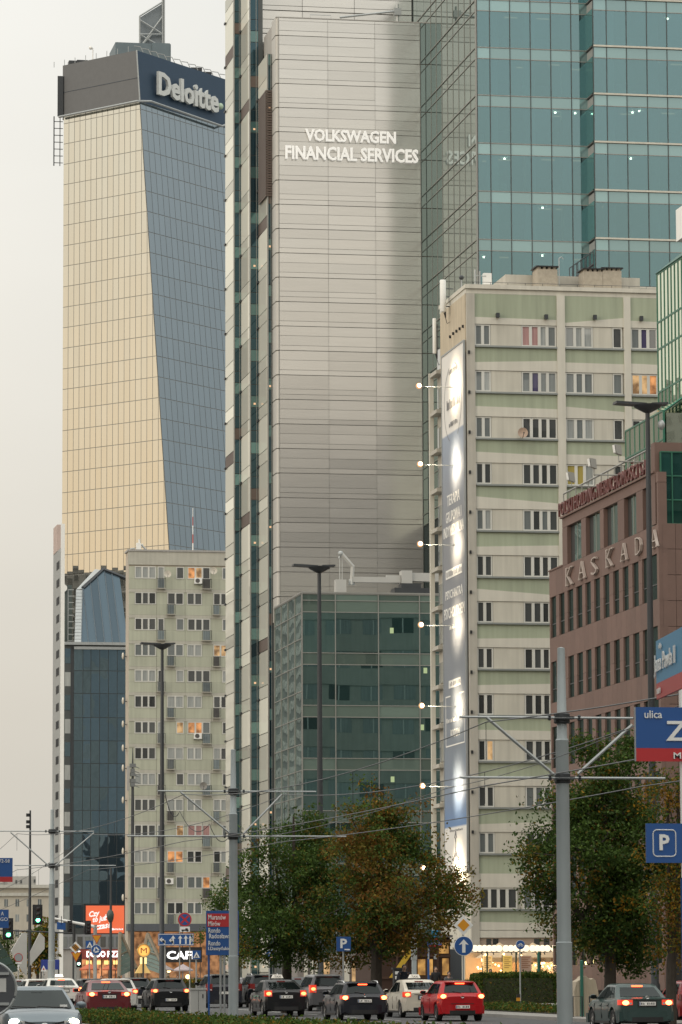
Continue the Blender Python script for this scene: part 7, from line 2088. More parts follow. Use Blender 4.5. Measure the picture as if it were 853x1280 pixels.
 # --- bumpers
 def bumper(front):
  yy = y1 if front else y0; d = -1 if front else 1
  pts = []
  nb = 12
  for i in range(nb + 1):
   u = -1 + 2 * i / nb; pts.append((u * hw * .97, yy - d * .05 + d * .16 * abs(u) ** 4))
  back = [(x * .98, yy + d * .3) for x, y in reversed(pts)]
  ring = pts + back
  mb = MB(); za, zb2 = (.20, .50) if front else (.27, .56)
  P_ = [(x, y, za) for x, y in ring]
  if front: P_ = P_[::-1]
  mb.prism(P_, (0, 0, zb2 - za)); part(mb, 'bumper', col, t, 40)
  mb = MB(); P2_ = [(x * .86, y - d * .012, za - .03) for x, y in pts] + [(x * .86, y + d * .12, za - .03) for x, y in reversed(pts)]
  if front: P2_ = P2_[::-1]
  mb.prism(P2_, (0, 0, .15)); part(mb, 'lower_grille' if front else 'diffuser', cardark, t)
 bumper(True); bumper(False)
 # --- tail lamps
 lh = lamp_h or ((.74, .92) if s['tail'] == 'sedan' else (.80, 1.0) if kind not in ('suv', 'van') else (.82, 1.16))
 zt_l = lh[1]
 inner = .52 if s['tail'] == 'sedan' else .66
 for sg in (-1, 1):
  plan = [(sg * hw * inner, y0 - .018), (sg * hw * .82, y0 - .012), (sg * hw * .915, y0 + .03), (sg * hw * .975, y0 + .14), (sg * hw * .985, y0 + .30), (sg * hw * .9, y0 + .30), (sg * hw * inner, y0 + .2)]
  P_ = [(x, y, lh[0]) for x, y in plan]
  if sg < 0: P_ = P_[::-1]
  mb = MB(); mb.prism(P_, (0, 0, zt_l - lh[0])); lampo = part(mb, 'tail_light', lensred if lit else lensdim, t, 30)
  if lit:
   mb = MB(); cx_ = sg * hw * (.80 if s['tail'] != 'sedan' else .76); mb.ball((cx_, y0 - .005, (lh[0] + zt_l) / 2 - .01), .075, 10, (1.5, .38, 1.0)); part(mb, 'brake_lamp', brakelit if lit == 'brake' else taillit, lampo, True)
  mb = MB(); mb.box(sg * hw * (inner + .03) if sg > 0 else sg * hw * (inner + .13), sg * hw * (inner + .13) if sg > 0 else sg * hw * (inner + .03), y0 - .022, y0 + .0, lh[0] + .02, lh[0] + .075); part(mb, 'reversing_lamp', clear, lampo)
 if third:
  p = P('r', .5, .93)
  mb = MB(); mb.box(-.17, .17, p.y - .05, p.y + .02, p.z - .018, p.z + .028); part(mb, 'high_brake_light', thirdlit if lit == 'brake' else lensdim, t)
 if spoiler or s['tail'] == 'hatch':
  p = P('r', .5, 1.0); mb = MB(); mb.prism([(-w1 * .93, p.y + .16, p.z + .0), (-w1 * .86, p.y - .10, p.z - .01), (w1 * .86, p.y - .10, p.z - .01), (w1 * .93, p.y + .16, p.z + .0)], (0, 0, .035)); part(mb, 'roof_spoiler', roofcol or col, t)
 # --- number plate, badge, handle strip, wiper
 zp = .80 if s['tail'] == 'sedan' else .72
 if kind in ('hatch', 'lift'): zp = .52 if kind == 'hatch' else .78
 yp = y0 - .02 if zp > .57 else y0 - .075
 mb = MB(); mb.box(-.30, .30, yp + .0, yp + .019, zp - .09, zp + .09); part(mb, 'plate_recess', cardark if zp > .57 else col, t)
 mb = MB(); mb.box(-.26, .26, yp - .014, yp - .001, zp - .056, zp + .056); po = part(mb, 'number_plate', platem, t)
 mb = MB(); mb.box(-.255, -.225, yp - .018, yp - .0141, zp - .05, zp + .05); part(mb, 'blue_strip', sgblue, po)
 mb = MB(); rs_ = random.Random(label)
 for i in range(7):
  if i == 2: continue
  xx = -.20 + i * .064; mb.box(xx, xx + .036, yp - .018, yp - .0141, zp - .033, zp + .033) if rs_.random() < .4 else (mb.box(xx, xx + .012, yp - .018, yp - .0141, zp - .033, zp + .033), mb.box(xx + .02, xx + .036, yp - .018, yp - .0141, zp - .033, zp + .012))
 part(mb, 'plate_print', cardark, po)
 mb = MB(); mb.tube([(.055 * math.cos(2 * PI * k / 14), y0 - .03, zp + .19 + .04 * math.sin(2 * PI * k / 14) + (.17 if zp < .57 else 0)) for k in range(15)], .010, 5); mb.box(-.05, .05, y0 - .034, y0 - .024, zp + .185 + (.17 if zp < .57 else 0), zp + .197 + (.17 if zp < .57 else 0)); part(mb, 'badge', chrome, t)
 mb = MB(); mb.box(-hw * .5, hw * .5, y0 - .012, y0 + .02, zp + .105, zp + .125); part(mb, 'boot_seam', cardark, t)
 if s['tail'] != 'sedan':
  a, b = P('r', .5, .17), P('r', .28, .30); mb = MB(); mb.tube([a + Vector((0, -.03, 0)), b + Vector((0, -.03, 0))], .012, 4); part(mb, 'rear_wiper', cardark, t)
 # --- sides: door seams, handles, mirrors, sill
 for sg in (-1, 1):
  for yd in ((.95, .05, -.85) if len(s['side']) == 3 else (.95, -.25)):
   w_ = wid(yd) * 1.003; mb = MB(); mb.box(min(sg * w_, sg * (w_ - .02)), max(sg * w_, sg * (w_ - .02)), yd - .005, yd + .005, .34, belt - .12); part(mb, 'door_seam', cardark, t)
  for yd in ((.25, -.68) if len(s['side']) == 3 else (.0,)):
   w_ = wid(yd); mb = MB(); mb.box(min(sg * (w_ + .012), sg * (w_ - .04)), max(sg * (w_ + .012), sg * (w_ - .04)), yd - .1, yd + .1, belt - .2, belt - .17); part(mb, 'door_handle', col, t)
  p = P('R' if sg > 0 else 'L', .88 if sg > 0 else .12, .10)
  mb = MB(); mb.ball((sg * (hw * .90 + .17), p.y - .02, p.z + .06), .1, 10, (1.15, .8, .75)); mb.box(min(sg * (hw * .86), sg * (hw * .90 + .12)), max(sg * (hw * .86), sg * (hw * .90 + .12)), p.y - .03, p.y + .03, p.z - .01, p.z + .04); mo = part(mb, 'mirror', col, t, True)
  mb = MB(); mb.box(min(sg * (hw * .9 + .08), sg * (hw * .9 + .26)), max(sg * (hw * .9 + .08), sg * (hw * .9 + .26)), p.y - .102, p.y - .095, p.z + .01, p.z + .11); part(mb, 'mirror_glass', carglass, mo)
  mb = MB(); mb.box(min(sg * (hw * .95), sg * (hw * .985)), max(sg * (hw * .95), sg * (hw * .985)), s['wb'][1] + wr * 1.25, s['wb'][0] - wr * 1.25, .2, .27); part(mb, 'sill', cardark, t)
  if rails:
   a, b = P('R' if sg > 0 else 'L', .08 if sg > 0 else .92, 1), P('R' if sg > 0 else 'L', .85 if sg > 0 else .15, 1)
   mb = MB(); mb.tube([a, a + Vector((0, .1, .07)), (a + b) / 2 + Vector((0, 0, .085)), b + Vector((0, -.1, .07)), b], .022, 6); part(mb, 'roof_rail', chrome, t, True)
 # --- front: head lamps, grille, badge
 for sg in (-1, 1):
  plan = [(sg * hw * .48, y1 - .00), (sg * hw * .70, y1 - .08), (sg * hw * .84, y1 - .26), (sg * hw * .90, y1 - .5), (sg * hw * .78, y1 - .5), (sg * hw * .48, y1 - .3)]
  P_ = [(x, y + .02, hood - .30) for x, y in plan]
  if sg > 0: P_ = P_[::1]
  else: P_ = P_[::-1]
  mb = MB(); mb.prism(P_, (0, 0, .12)); ho = part(mb, 'headlight', clear, t, 30)
  if oncoming:
   mb = MB(); mb.ball((sg * hw * .72, y1 - .08, hood - .205), .09, 10, (1.3, .7, .8)); part(mb, 'lit_bulb', headlit, ho, True)
 mb = MB()
 for sg in (-1, 1): mb.prism([(sg * .05, y1 + .045, hood - .27), (sg * hw * .52, y1 + .0, hood - .175), (sg * hw * .52, y1 + .0, hood - .205), (sg * .05, y1 + .045, hood - .325)][::sg], (0, -.03, 0))
 part(mb, 'grille_bar', chrome if not oncoming else mat('dark_chrome', (.10, .10, .105), .25, metal=1), t)
 mb = MB(); mb.prism([(-hw * .55, y1 + .015, hood - .28), (hw * .55, y1 + .015, hood - .28), (hw * .42, y1 + .06, .30), (-hw * .42, y1 + .06, .30)], (0, -.1, 0)); part(mb, 'grille', cardark, t)
 mb = MB(); mb.tube([(.07 * math.cos(2 * PI * k / 14), y1 + .06, hood - .285 + .048 * math.sin(2 * PI * k / 14)) for k in range(15)], .012, 5); mb.tube([(.03 * math.cos(2 * PI * k / 10), y1 + .06, hood - .285 + .045 * math.sin(2 * PI * k / 10)) for k in range(11)], .008, 5); part(mb, 'front_badge', chrome, t)
 if oncoming:
  mb = MB(); mb.box(-hw * .72, hw * .72, gf0 - .03, gf0 + .06, belt - .0, belt + .025); part(mb, 'wiper_cowl', cardark, t)
  mb = MB(); mb.tube([(-.55, gf0 + .02, belt + .03), (.05, gf0 - .07, belt + .06)], .012, 4); mb.tube([(.0, gf0 + .02, belt + .03), (.60, gf0 - .06, belt + .06)], .012, 4); part(mb, 'wiper', cardark, t)
  mb = MB(); p = P('f', .5, .8); mb.box(-.12, .12, p.y - .0, p.y + .012, p.z - .05, p.z + .01); part(mb, 'interior_mirror', cardark, t)
  mb = MB(); p = P('f', .84, .14); mb.box(p.x - .08, p.x + .08, p.y + .0, p.y + .03, p.z - .0, p.z + .05); part(mb, 'windscreen_sticker', white, t)
 if taxi:
  mb = MB(); zt = H_ + .0; mb.prism([(-.28, -.1, zt), (.28, -.1, zt), (.28, .1, zt), (-.28, .1, zt)], (0, 0, .04)); tb_ = part(mb, 'taxi_sign', cardark, t)
  mb = MB(); mb.prism([(-.24, -.08, zt + .04), (.24, -.08, zt + .04), (.17, -.08, zt + .19), (-.17, -.08, zt + .19)], (0, .16, 0)); part(mb, 'sign_box', taxim if taxi != 'lit' else lamp_mat('lit_taxi_box', (1, .86, .68), 2.2), tb_)
  write(tb_, 'TAXI', (0, -.085, zt + .105), .26, .08, cardark, depth=.006) if taxi != 'lit' else None
 # --- place
 if loc is None:
  p = at(rear, HZ, D)
  x, y = p.x, p.y + (L_ / 2 if not oncoming else L_ / 2)
 else: x, y = loc
 t.location = (x, y, gz(x, y) + .006)
 t.rotation_euler = (0, 0, (PI if oncoming else 0) + turn)
 return t
silverblue = paint('grey_blue', (.16, .195, .22), 1.0); darkwine = paint('dark_wine', (.13, .02, .025)); pwhite = paint('white', (.62, .61, .57), 0.0, .3); pblack = paint('black', (.012, .013, .015)); pcream = paint('cream_white', (.60, .55, .46), 0.0, .3)
pred = paint('bright_red', (.46, .012, .018), .1, .3); pgreen = paint('dark_green_grey', (.035, .065, .062)); pgrey = paint('mid_grey', (.13, .13, .14)); pnavy = paint('near_black_blue', (.018, .02, .028)); psil = paint('silver', (.34, .35, .35)); pdred = paint('deep_red', (.28, .012, .015))
car('oncoming_sedan', 'grey blue sedan driving towards the camera with both headlights lit', 'sedan', silverblue, 56, 87, oncoming=True, lit=None)
car('parked_sedan', 'dark wine sedan braking, beyond the median hedge, tail lights flaring', 'saloon', darkwine, 137, 163, lamp_h=(.84, .98))
car('hatchback', 'white hatchback half hidden beside the dark wine sedan', 'hatch', pwhite, 150, 181, lit='tail')
car('hatchback', 'dark hatchback waiting between the white hatchback and the black hatchback', 'hatch', pnavy, 172, 198, lit='tail')
car('hatchback', 'black hatchback with clear number plate beside the utility cabinet', 'hatch', pblack, 214, 180, lit='tail', lamp_h=(.86, 1.0))
car('taxi_sedan', 'white taxi with glowing roof sign far off by the farthest tram pole', 'saloon', pwhite, 80, 212, cat='taxi', lit='brake', taxi='lit')
car('estate_car', 'white estate car far off between the slab block and the pole', 'wagon', pwhite, 50, 222, lit='tail')
car('estate_car', 'silver grey car at the far left behind the round sign back', 'sedan', psil, 26, 226, lit=None)
car('off_roader', 'small dark off-roader half hidden behind the middle tram pole', 'suv', pnavy, 281, 196, lit=None, third=False)
car('taxi_liftback', 'black liftback taxi with white roof sign beside the middle tram pole', 'lift', pblack, 358, 162, cat='taxi', lit='tail', taxi=True, lamp_h=(.80, 1.04))
car('off_roader', 'tall dark off-roader with silver roof rails behind the black taxi', 'suv', pnavy, 334, 197, lit=None, rails=True)
car('saloon_car', 'dark saloon showing between the black taxi and the grey minivan', 'saloon', pnavy, 378, 196, lit='tail')
car('minivan', 'mid grey minivan behind the dark estate car', 'van', pgrey, 412, 180, lit='tail')
car('estate_car', 'dark blue black estate car with chrome roof rails and glowing brake lights', 'wagon', pnavy, 456, 150, rails=True, lamp_h=(.78, .92))
car('taxi_liftback', 'cream white liftback taxi in front of the grey post, beside the red hatchback', 'lift', pcream, 532, 157, cat='taxi', lit='tail', taxi=True)
car('hatchback', 'bright red hatchback with brake lights on, nearest in its lane', 'hatch', pred, 578, 147, lamp_h=(.82, 1.0))
car('sedan_car', 'dark green sedan at the right with glowing tail lights under the dark tree', 'sedan', pgreen, 809, 124, lamp_h=(.76, .92))
car('hatchback', 'deep red car cut by the right edge beyond the green sedan', 'hatch', pdred, 880, 139, lit=None)
car('hatchback', 'small grey hatchback in the queue left of the minivan', 'hatch', pgrey, 318, 216, lit='tail')
car('estate_car', 'dark estate car farther up the queue behind the white hatchback', 'wagon', pblack, 118, 214, lit='brake')
car('saloon_car', 'black car hidden behind the minivan and dark estate car', 'saloon', pgrey, 398, 206, lit=None)
# ============================================================ PEOPLE
skin = mat('skin', (.42, .26, .19), .6, var=.06); hairm = mat('dark_hair', (.025, .018, .014), .7, var=.2)
cl_dark = mat('dark_navy_cloth', (.02, .024, .034), .9, var=.2); cl_black = mat('black_cloth', (.016, .016, .018), .9, var=.2); cl_grey = mat('grey_cloth', (.08, .08, .085), .9, var=.2); cl_red = mat('red_cloth', (.22, .03, .025), .9, var=.15); cl_jean = mat('denim', (.03, .045, .08), .9, var=.2)
def skinned(name, m, verts, edges, radii, parent, root=0, sub=1):
 me = bpy.data.meshes.new(name); me.from_pydata(verts, edges, []); me.materials.append(m)
 o = bpy.data.objects.new(name, me); link(o, parent, WL[parent.name])
 sk = o.modifiers.new('skin', 'SKIN'); sk.use_smooth_shade = True
 if not me.skin_vertices: 
  with bpy.context.temp_override(object=o, active_object=o): bpy.ops.mesh.customdata_skin_add()
 for i, r_ in enumerate(radii):
  me.skin_vertices[0].data[i].radius = (r_, r_); me.skin_vertices[0].data[i].use_root = (i == root)
 s_ = o.modifiers.new('subsurf', 'SUBSURF'); s_.levels = sub; s_.render_levels = sub
 return o
def person(label, loc, face=-1, pose='stand', top=cl_dark, legs=cl_jean, h=1.75, hands=None, group='people on the pavement', cat='person'):
 """one continuous body; jacket, trousers and hair lie over it as clothing. face=-1 looks towards the camera (-y)"""
 k = h / 1.75
 base = Vector(loc)
 t = thing('person', label, cat, base, group)
 f = face
 if pose == 'stand':
  J = dict(pel=(0, 0, .95), sp=(0, 0, 1.18), ch=(0, 0, 1.38), nk=(0, 0, 1.50), hd=(0, .02 * f, 1.58), ht=(0, .02 * f, 1.70))
  for s_, n_ in ((-1, 'l'), (1, 'r')):
   J.update({n_ + 'sh': (s_ * .18, 0, 1.41), n_ + 'el': (s_ * .24, -.02 * f, 1.14), n_ + 'wr': (s_ * .25, .10 * f, .92), n_ + 'hip': (s_ * .09, 0, .92), n_ + 'kn': (s_ * .10, .05 * f * s_, .50), n_ + 'an': (s_ * .11, -.06 * f * s_, .09), n_ + 'to': (s_ * .12, -.06 * f * s_ + .16 * f, .04)})
 elif pose == 'sit':
  J = dict(pel=(0, 0, .52), sp=(0, .02 * f, .76), ch=(0, .05 * f, .96), nk=(0, .06 * f, 1.08), hd=(0, .10 * f, 1.16), ht=(0, .11 * f, 1.28))
  for s_, n_ in ((-1, 'l'), (1, 'r')):
   J.update({n_ + 'sh': (s_ * .18, .04 * f, .99), n_ + 'el': (s_ * .26, .10 * f, .74), n_ + 'wr': (s_ * .14, .32 * f, .78), n_ + 'hip': (s_ * .09, 0, .50), n_ + 'kn': (s_ * .12, .43 * f, .52), n_ + 'an': (s_ * .12, .42 * f, .09), n_ + 'to': (s_ * .13, .58 * f, .04)})
 else:  # riding a bicycle towards the camera
  J = dict(pel=(0, -.25 * f, 1.02), sp=(0, -.12 * f, 1.24), ch=(0, .03 * f, 1.44), nk=(0, .08 * f, 1.56), hd=(0, .13 * f, 1.64), ht=(0, .14 * f, 1.76))
  for s_, n_ in ((-1, 'l'), (1, 'r')):
   up_ = .16 if s_ > 0 else 0
   J.update({n_ + 'sh': (s_ * .19, .05 * f, 1.46), n_ + 'el': (s_ * .30, .22 * f, 1.24), n_ + 'wr': (s_ * .27, .42 * f, 1.10), n_ + 'hip': (s_ * .09, -.24 * f, 1.0), n_ + 'kn': (s_ * .13, .14 * f, .66 + up_), n_ + 'an': (s_ * .12, -.02 * f, .24 + up_), n_ + 'to': (s_ * .13, .14 * f, .20 + up_)})
 def W_(q): return tuple(Vector(q) * k)
 order = ['pel', 'sp', 'ch', 'nk', 'hd', 'ht', 'lsh', 'lel', 'lwr', 'rsh', 'rel', 'rwr', 'lhip', 'lkn', 'lan', 'lto', 'rhip', 'rkn', 'ran', 'rto']
 rad = dict(pel=.115, sp=.10, ch=.11, nk=.050, hd=.085, ht=.075, sh=.062, el=.042, wr=.028, hip=.085, kn=.055, an=.038, to=.03)
 V = [W_(J[n_]) for n_ in order]; rr = [rad.get(n_, rad.get(n_[1:])) * k for n_ in order]
 ix = {n_: i for i, n_ in enumerate(order)}
 E = [(0, 1), (1, 2), (2, 3), (3, 4), (4, 5)]
 for n_ in 'lr': E += [(ix['ch'], ix[n_ + 'sh']), (ix[n_ + 'sh'], ix[n_ + 'el']), (ix[n_ + 'el'], ix[n_ + 'wr']), (ix['pel'], ix[n_ + 'hip']), (ix[n_ + 'hip'], ix[n_ + 'kn']), (ix[n_ + 'kn'], ix[n_ + 'an']), (ix[n_ + 'an'], ix[n_ + 'to'])]
 for n_, s_ in (('l', -1), ('r', 1)):
  w_ = Vector(V[ix[n_ + 'wr']]); e_ = Vector(V[ix[n_ + 'el']]); d = (w_ - e_).normalized(); side = Vector((s_, 0, 0)); side = (side - d * side.dot(d)).normalized()
  pm = w_ + d * .075 * k; V.append(tuple(pm)); rr.append(.034 * k); pi = len(V) - 1; E.append((ix[n_ + 'wr'], pi))
  dn = d.cross(side).normalized()
  for q, (off_, ln) in enumerate(((-.030, .060), (-.010, .075), (.010, .080), (.030, .070))):
   a = pm + side * off_ * k + d * .03 * k; b = a + d * ln * .6 * k; c = b + (d * .6 + dn * .6 * (-f)) * ln * .5 * k
   i0 = len(V); V += [tuple(a), tuple(b), tuple(c)]; rr += [.010 * k, .009 * k, .007 * k]; E += [(pi, i0), (i0, i0 + 1), (i0 + 1, i0 + 2)]
  a = w_ + d * .03 * k - side * .03 * k; b = a - side * .03 * k + d * .04 * k; i0 = len(V); V += [tuple(a), tuple(b)]; rr += [.012 * k, .009 * k]; E += [(ix[n_ + 'wr'], i0), (i0, i0 + 1)]
 body = skinned('body', skin, V, E, rr, t)
 def sub_(names, m, nm, grow, cut=None):
  idx = [ix[n_] for n_ in names]; mp_ = {a: i for i, a in enumerate(idx)}
  vv = [V[a] for a in idx]; r2_ = [rr[a] * grow for a in idx]
  ee = [(mp_[a], mp_[b]) for a, b in E if a in mp_ and b in mp_]
  return skinned(nm, m, vv, ee, r2_, t)
 sub_(['pel', 'sp', 'ch', 'nk', 'lsh', 'lel', 'lwr', 'rsh', 'rel', 'rwr'], top, 'jacket', 1.42)
 sub_(['pel', 'lhip', 'lkn', 'lan', 'rhip', 'rkn', 'ran'], legs, 'trousers', 1.35)
 hd = Vector(V[ix['hd']]); ht = Vector(V[ix['ht']])
 c = base + (hd + ht) / 2
 mb = MB(); mb.ball(c + Vector((0, -.022 * f, .035)), .112 * k, 14, (.92, 1.0, .95)); part(mb, 'hair', hairm, t, True)
 fc = base + hd * .55 + ht * .45
 mb = MB(); mb.ball(fc + Vector((0, .035 * f, .0)), .088 * k, 14, (.88, .92, 1.18)); mb.ball(fc + Vector((0, .118 * f, -.01)), .016, 6, (.8, 1, 1.4))
 for s_ in (-1, 1): mb.ball(fc + Vector((s_ * .088, -.0, 0)), .022, 6, (.5, .8, 1.3))
 part(mb, 'face', skin, t, True)
 mb = MB()
 for s_ in (-1, 1): mb.ball(fc + Vector((s_ * .032, .108 * f, .02)), .011, 6, (1.3, .6, .8))
 mb.ball(fc + Vector((0, .106 * f, -.055)), .02, 6, (1.4, .4, .35)); part(mb, 'eyes_and_mouth', hairm, t, True)
 for n_ in 'lr':
  a, b = base + Vector(V[ix[n_ + 'an']]), base + Vector(V[ix[n_ + 'to']])
  mb = MB(); mb.tube([a + Vector((0, -.06 * f, -.04)), a + Vector((0, 0, -.03)), b + Vector((0, 0, -.0)), b + Vector((0, .05 * f, 0))], [.04, .05, .045, .02], 8); part(mb, 'shoe', cl_black, t, True)
 return t
def ppos(px, D, dz=.14):
 p = at(px, HZ, D); return (p.x, p.y, gz(p.x, p.y) + dz)
pc = ppos(505, 173)
person('cyclist in a dark jacket riding towards the camera past the yellow kiosk', pc, pose='ride', top=cl_dark, legs=cl_black, h=1.85)
bk = thing('bicycle', 'bicycle with a lit white front lamp under the cyclist', 'bicycle', pc)
x, y, z = pc
for yy, nm in ((y - .55, 'front_wheel'), (y + .50, 'rear_wheel')):
 mb = MB(); n_ = 20; mb.tube([(x, yy + .33 * math.cos(2 * PI * k / n_), z + .34 + .33 * math.sin(2 * PI * k / n_)) for k in range(n_ + 1)], .018, 5); wo = part(mb, nm, tyrem, bk, True)
 mb = MB()
 for k in range(8): a = 2 * PI * k / 8; mb.tube([(x, yy, z + .34), (x, yy + .32 * math.cos(a), z + .34 + .32 * math.sin(a))], .004, 3)
 part(mb, 'spokes', chrome, wo)
mb = MB(); mb.tube([(x, y - .55, z + .34), (x, y - .42, z + .95), (x, y - .40, z + 1.06)], .02, 6); mb.tube([(x, y - .43, z + .88), (x, y + .05, z + .36), (x, y + .50, z + .34)], .02, 6); mb.tube([(x, y + .05, z + .36), (x, y + .22, z + .95)], .02, 6); mb.tube([(x, y - .43, z + .84), (x, y + .2, z + .86)], .018, 6); part(mb, 'frame', cardark, bk, True)
mb = MB(); mb.tube([(x - .30, y - .36, z + 1.12), (x - .18, y - .42, z + 1.10), (x + .18, y - .42, z + 1.10), (x + .30, y - .36, z + 1.12)], .015, 6); part(mb, 'handlebar', cardark, bk, True)
mb = MB(); mb.ball((x, y + .24, z + .98), .12, 8, (.8, 1.1, .4)); part(mb, 'saddle', cardark, bk, True)
mb = MB(); mb.ball((x + .16, y - .50, z + 1.02), .055, 8); part(mb, 'front_lamp', lamp_mat('bicycle_lamp', (1, .95, .85), 30), bk, True)
mb = MB(); mb.tube([(x - .16, y + .05, z + .20), (x - .02, y + .05, z + .36), (x + .02, y + .05, z + .36), (x + .16, y + .05, z + .36)], .014, 5); part(mb, 'pedals', cardark, bk)
# ============================================================ RESTAURANT TERRACE
DR = 226
rp = at(650, HZ, DR); RY = rp.y
def rxx(px): return on_y(px, 1200, RY)[0]
def rzz(py): return on_y(650, py, RY)[1]
canv = mat('cream_canvas', (.55, .42, .27), .85, var=.08)
glowm = lamp_mat('lamp_globe', (1.0, .80, .54), 1.5)
bulbm = lamp_mat('warm_bulb', (1.0, .60, .25), 7)
ter = thing('restaurant_tent', 'cream canvas restaurant tent glowing under the sage green block', 'tent', (rxx(650), RY, .35))
mb = MB()
for k in range(3):
 a, b = rxx(606 + k * 42), rxx(606 + k * 42 + 42); m_ = (a + b) / 2; z0_, z1_ = rzz(1197), rzz(1178)
 for q in (((a, RY - 1.5, z0_), (b, RY - 1.5, z0_), (m_, RY + .5, z1_)), ((b, RY - 1.5, z0_), (b, RY + 2.5, z0_), (m_, RY + .5, z1_)), ((a, RY + 2.5, z0_), (a, RY - 1.5, z0_), (m_, RY + .5, z1_)), ((b, RY + 2.5, z0_), (a, RY + 2.5, z0_), (m_, RY + .5, z1_))): mb.quad(*q)
part(mb, 'canopy', canv, ter)
mb = MB(); mb.box(rxx(606), rxx(732), RY - 1.52, RY - 1.5, rzz(1203), rzz(1197)); part(mb, 'valance', canv, ter)
for s, px, wp in (('GIARDINO', 667, 15), ('RESTAURANT', 690, 18)):
 write(ter, s, (rxx(px), RY - 1.53, rzz(1199.8)), wp * .0452, .17, mat('valance_ink', (.30, .13, .06), .8), depth=.006, bold=.01)
for px in (606, 648, 690, 732):
 mb = MB(); mb.tube([(rxx(px), RY - 1.45, .3), (rxx(px), RY - 1.45, rzz(1197))], .05, 6); part(mb, 'post', mat('tent_wood', (.16, .09, .05), .7), ter)
mb = MB(); mb.box(rxx(594), rxx(700), RY + 2.6, RY + 2.8, .3, rzz(1190)); part(mb, 'back_wall', mat('terrace_wall', (.46, .34, .21), .9, var=.2), ter)
mb = MB(); mb.box(rxx(657), rxx(715), RY + 1.0, RY + 1.1, .3, rzz(1203.2)); part(mb, 'grey_screen', mat('grey_screen', (.24, .22, .20), .8), ter)
rbx = random.Random(9)
mb = MB()
for i in range(80):
 mb.ball((rxx(598 + rbx.random() * 130), RY - 1.2 + rbx.random() * 2.6, rzz(1191 + rbx.random() * 22)), .040 + .035 * rbx.random(), 6)
part(mb, 'string_bulbs', bulbm, ter, kind='stuff')
for px, lb in ((600, 'far west'), (648, 'middle'), (690, 'east')):
 ld = bpy.data.lights.new('terrace_glow', 'POINT'); ld.energy = 260; ld.color = (1, .62, .30); ld.shadow_soft_size = .4
 lo = bpy.data.objects.new('glow', ld); link(lo, ter, (rxx(px + 8), RY - .4, rzz(1203)))
for i, (pa, pb, n_) in enumerate(((591, 627, 6), (629.5, 661, 5), (663, 687.5, 4), (690, 712, 4))):
 t = thing('globe_lamp', ['row of lit white globes nearest the blue arrow disc, on a dark stand', 'row of lit white globes behind the shared path disc, on a dark stand', 'row of lit white globes just west of the near tram pole', 'row of lit white globes mostly behind the near tram pole'][i], 'globe lamp', (rxx((pa + pb) / 2), RY - 2.2, .35), 'rows of lit globes above the terrace')
 for k in range(n_):
  px = pa + (pb - pa) * (k + .5) / n_; mb = MB(); xx, z = on_y(px, 1185.5, RY - 2.2); mb.ball((xx, RY - 2.2, z), .19, 12); part(mb, 'globe', glowm, t, True)
 xa, xb = on_y(pa, 1190, RY - 2.2)[0], on_y(pb, 1190, RY - 2.2)[0]; z = on_y(640, 1190, RY - 2.2)[1]
 mb = MB(); mb.tube([(xa + .1, RY - 2.2, z), (xb - .1, RY - 2.2, z)], .03, 5)
 for f_ in (.3, .5, .7): mb.tube([(xa + (xb - xa) * f_, RY - 2.2, z), (xa + (xb - xa) * f_ + .06, RY - 2.2, z - .15)], .03, 4)
 part(mb, 'bracket', dkmetal, t); mb = MB(); mb.tube([((xa + xb) / 2, RY - 2.2, .3), ((xa + xb) / 2, RY - 2.2, z)], .05, 6); part(mb, 'stand', mat('green_stand', (.02, .06, .045), .5), t)
menu = mat('menu_print', (.55, .40, .33), .8, var=.1)
for px0, px1, m_, lb in ((595, 606.5, lamp_mat('lit_menu_amber', (1, .60, .2), .8), 'amber lit menu banner, westmost on the terrace'), (619.5, 631, lamp_mat('lit_menu_yellow', (1, .62, .12), .6), 'yellow menu banner in the middle of the terrace'), (641, 655, menu, 'pale pink menu banner with dark drawing near the shared path disc')):
 t = thing('menu_banner', lb, 'banner', (rxx((px0 + px1) / 2), RY - 1.9, .9), 'upright menu banners on the terrace')
 mb = MB(); mb.box(rxx(px0), rxx(px1), RY - 1.92, RY - 1.9, rzz(1216), rzz(1195)); part(mb, 'cloth', m_, t)
 mb = MB(); mb.tube([(rxx(px0) - .03, RY - 1.9, .3), (rxx(px0) - .03, RY - 1.9, rzz(1194))], .025, 5); part(mb, 'pole', dkmetal, t)
 mb = MB()
 for k in range(6): mb.box(rxx(px0) + .08, rxx(px1) - .08 - .1 * (k % 2), RY - 1.93, RY - 1.921, rzz(1198 + k * 2.4), rzz(1197.2 + k * 2.4))
 part(mb, 'fine_print', mat('valance_ink', (.30, .13, .06), .8), t)
for px, lb, D in ((673.5, 'dark green lamp stand rising through the terrace planters', 205), (727.5, 'short bright green post beside the covered furniture', 150)):
 p = ppos(px, D); t = thing('green_post', lb, 'post', p); mb = MB(); mb.lathe([(.09, p[2]), (.07, p[2] + .1), (.06, at(px, 1201 if px > 700 else 1190, D).z), (.02, at(px, 1200 if px > 700 else 1189, D).z)], (p[0], p[1], 0), 6); part(mb, 'shaft', mat('post_green', (.02, .14, .10), .5), t)
planters = [(672, 690, 208, .75, 'reddish wooden planter with small lit shrub by the near tram pole'), (690, 706, 210, .7, 'reddish wooden planter mostly hidden by the near tram pole')]
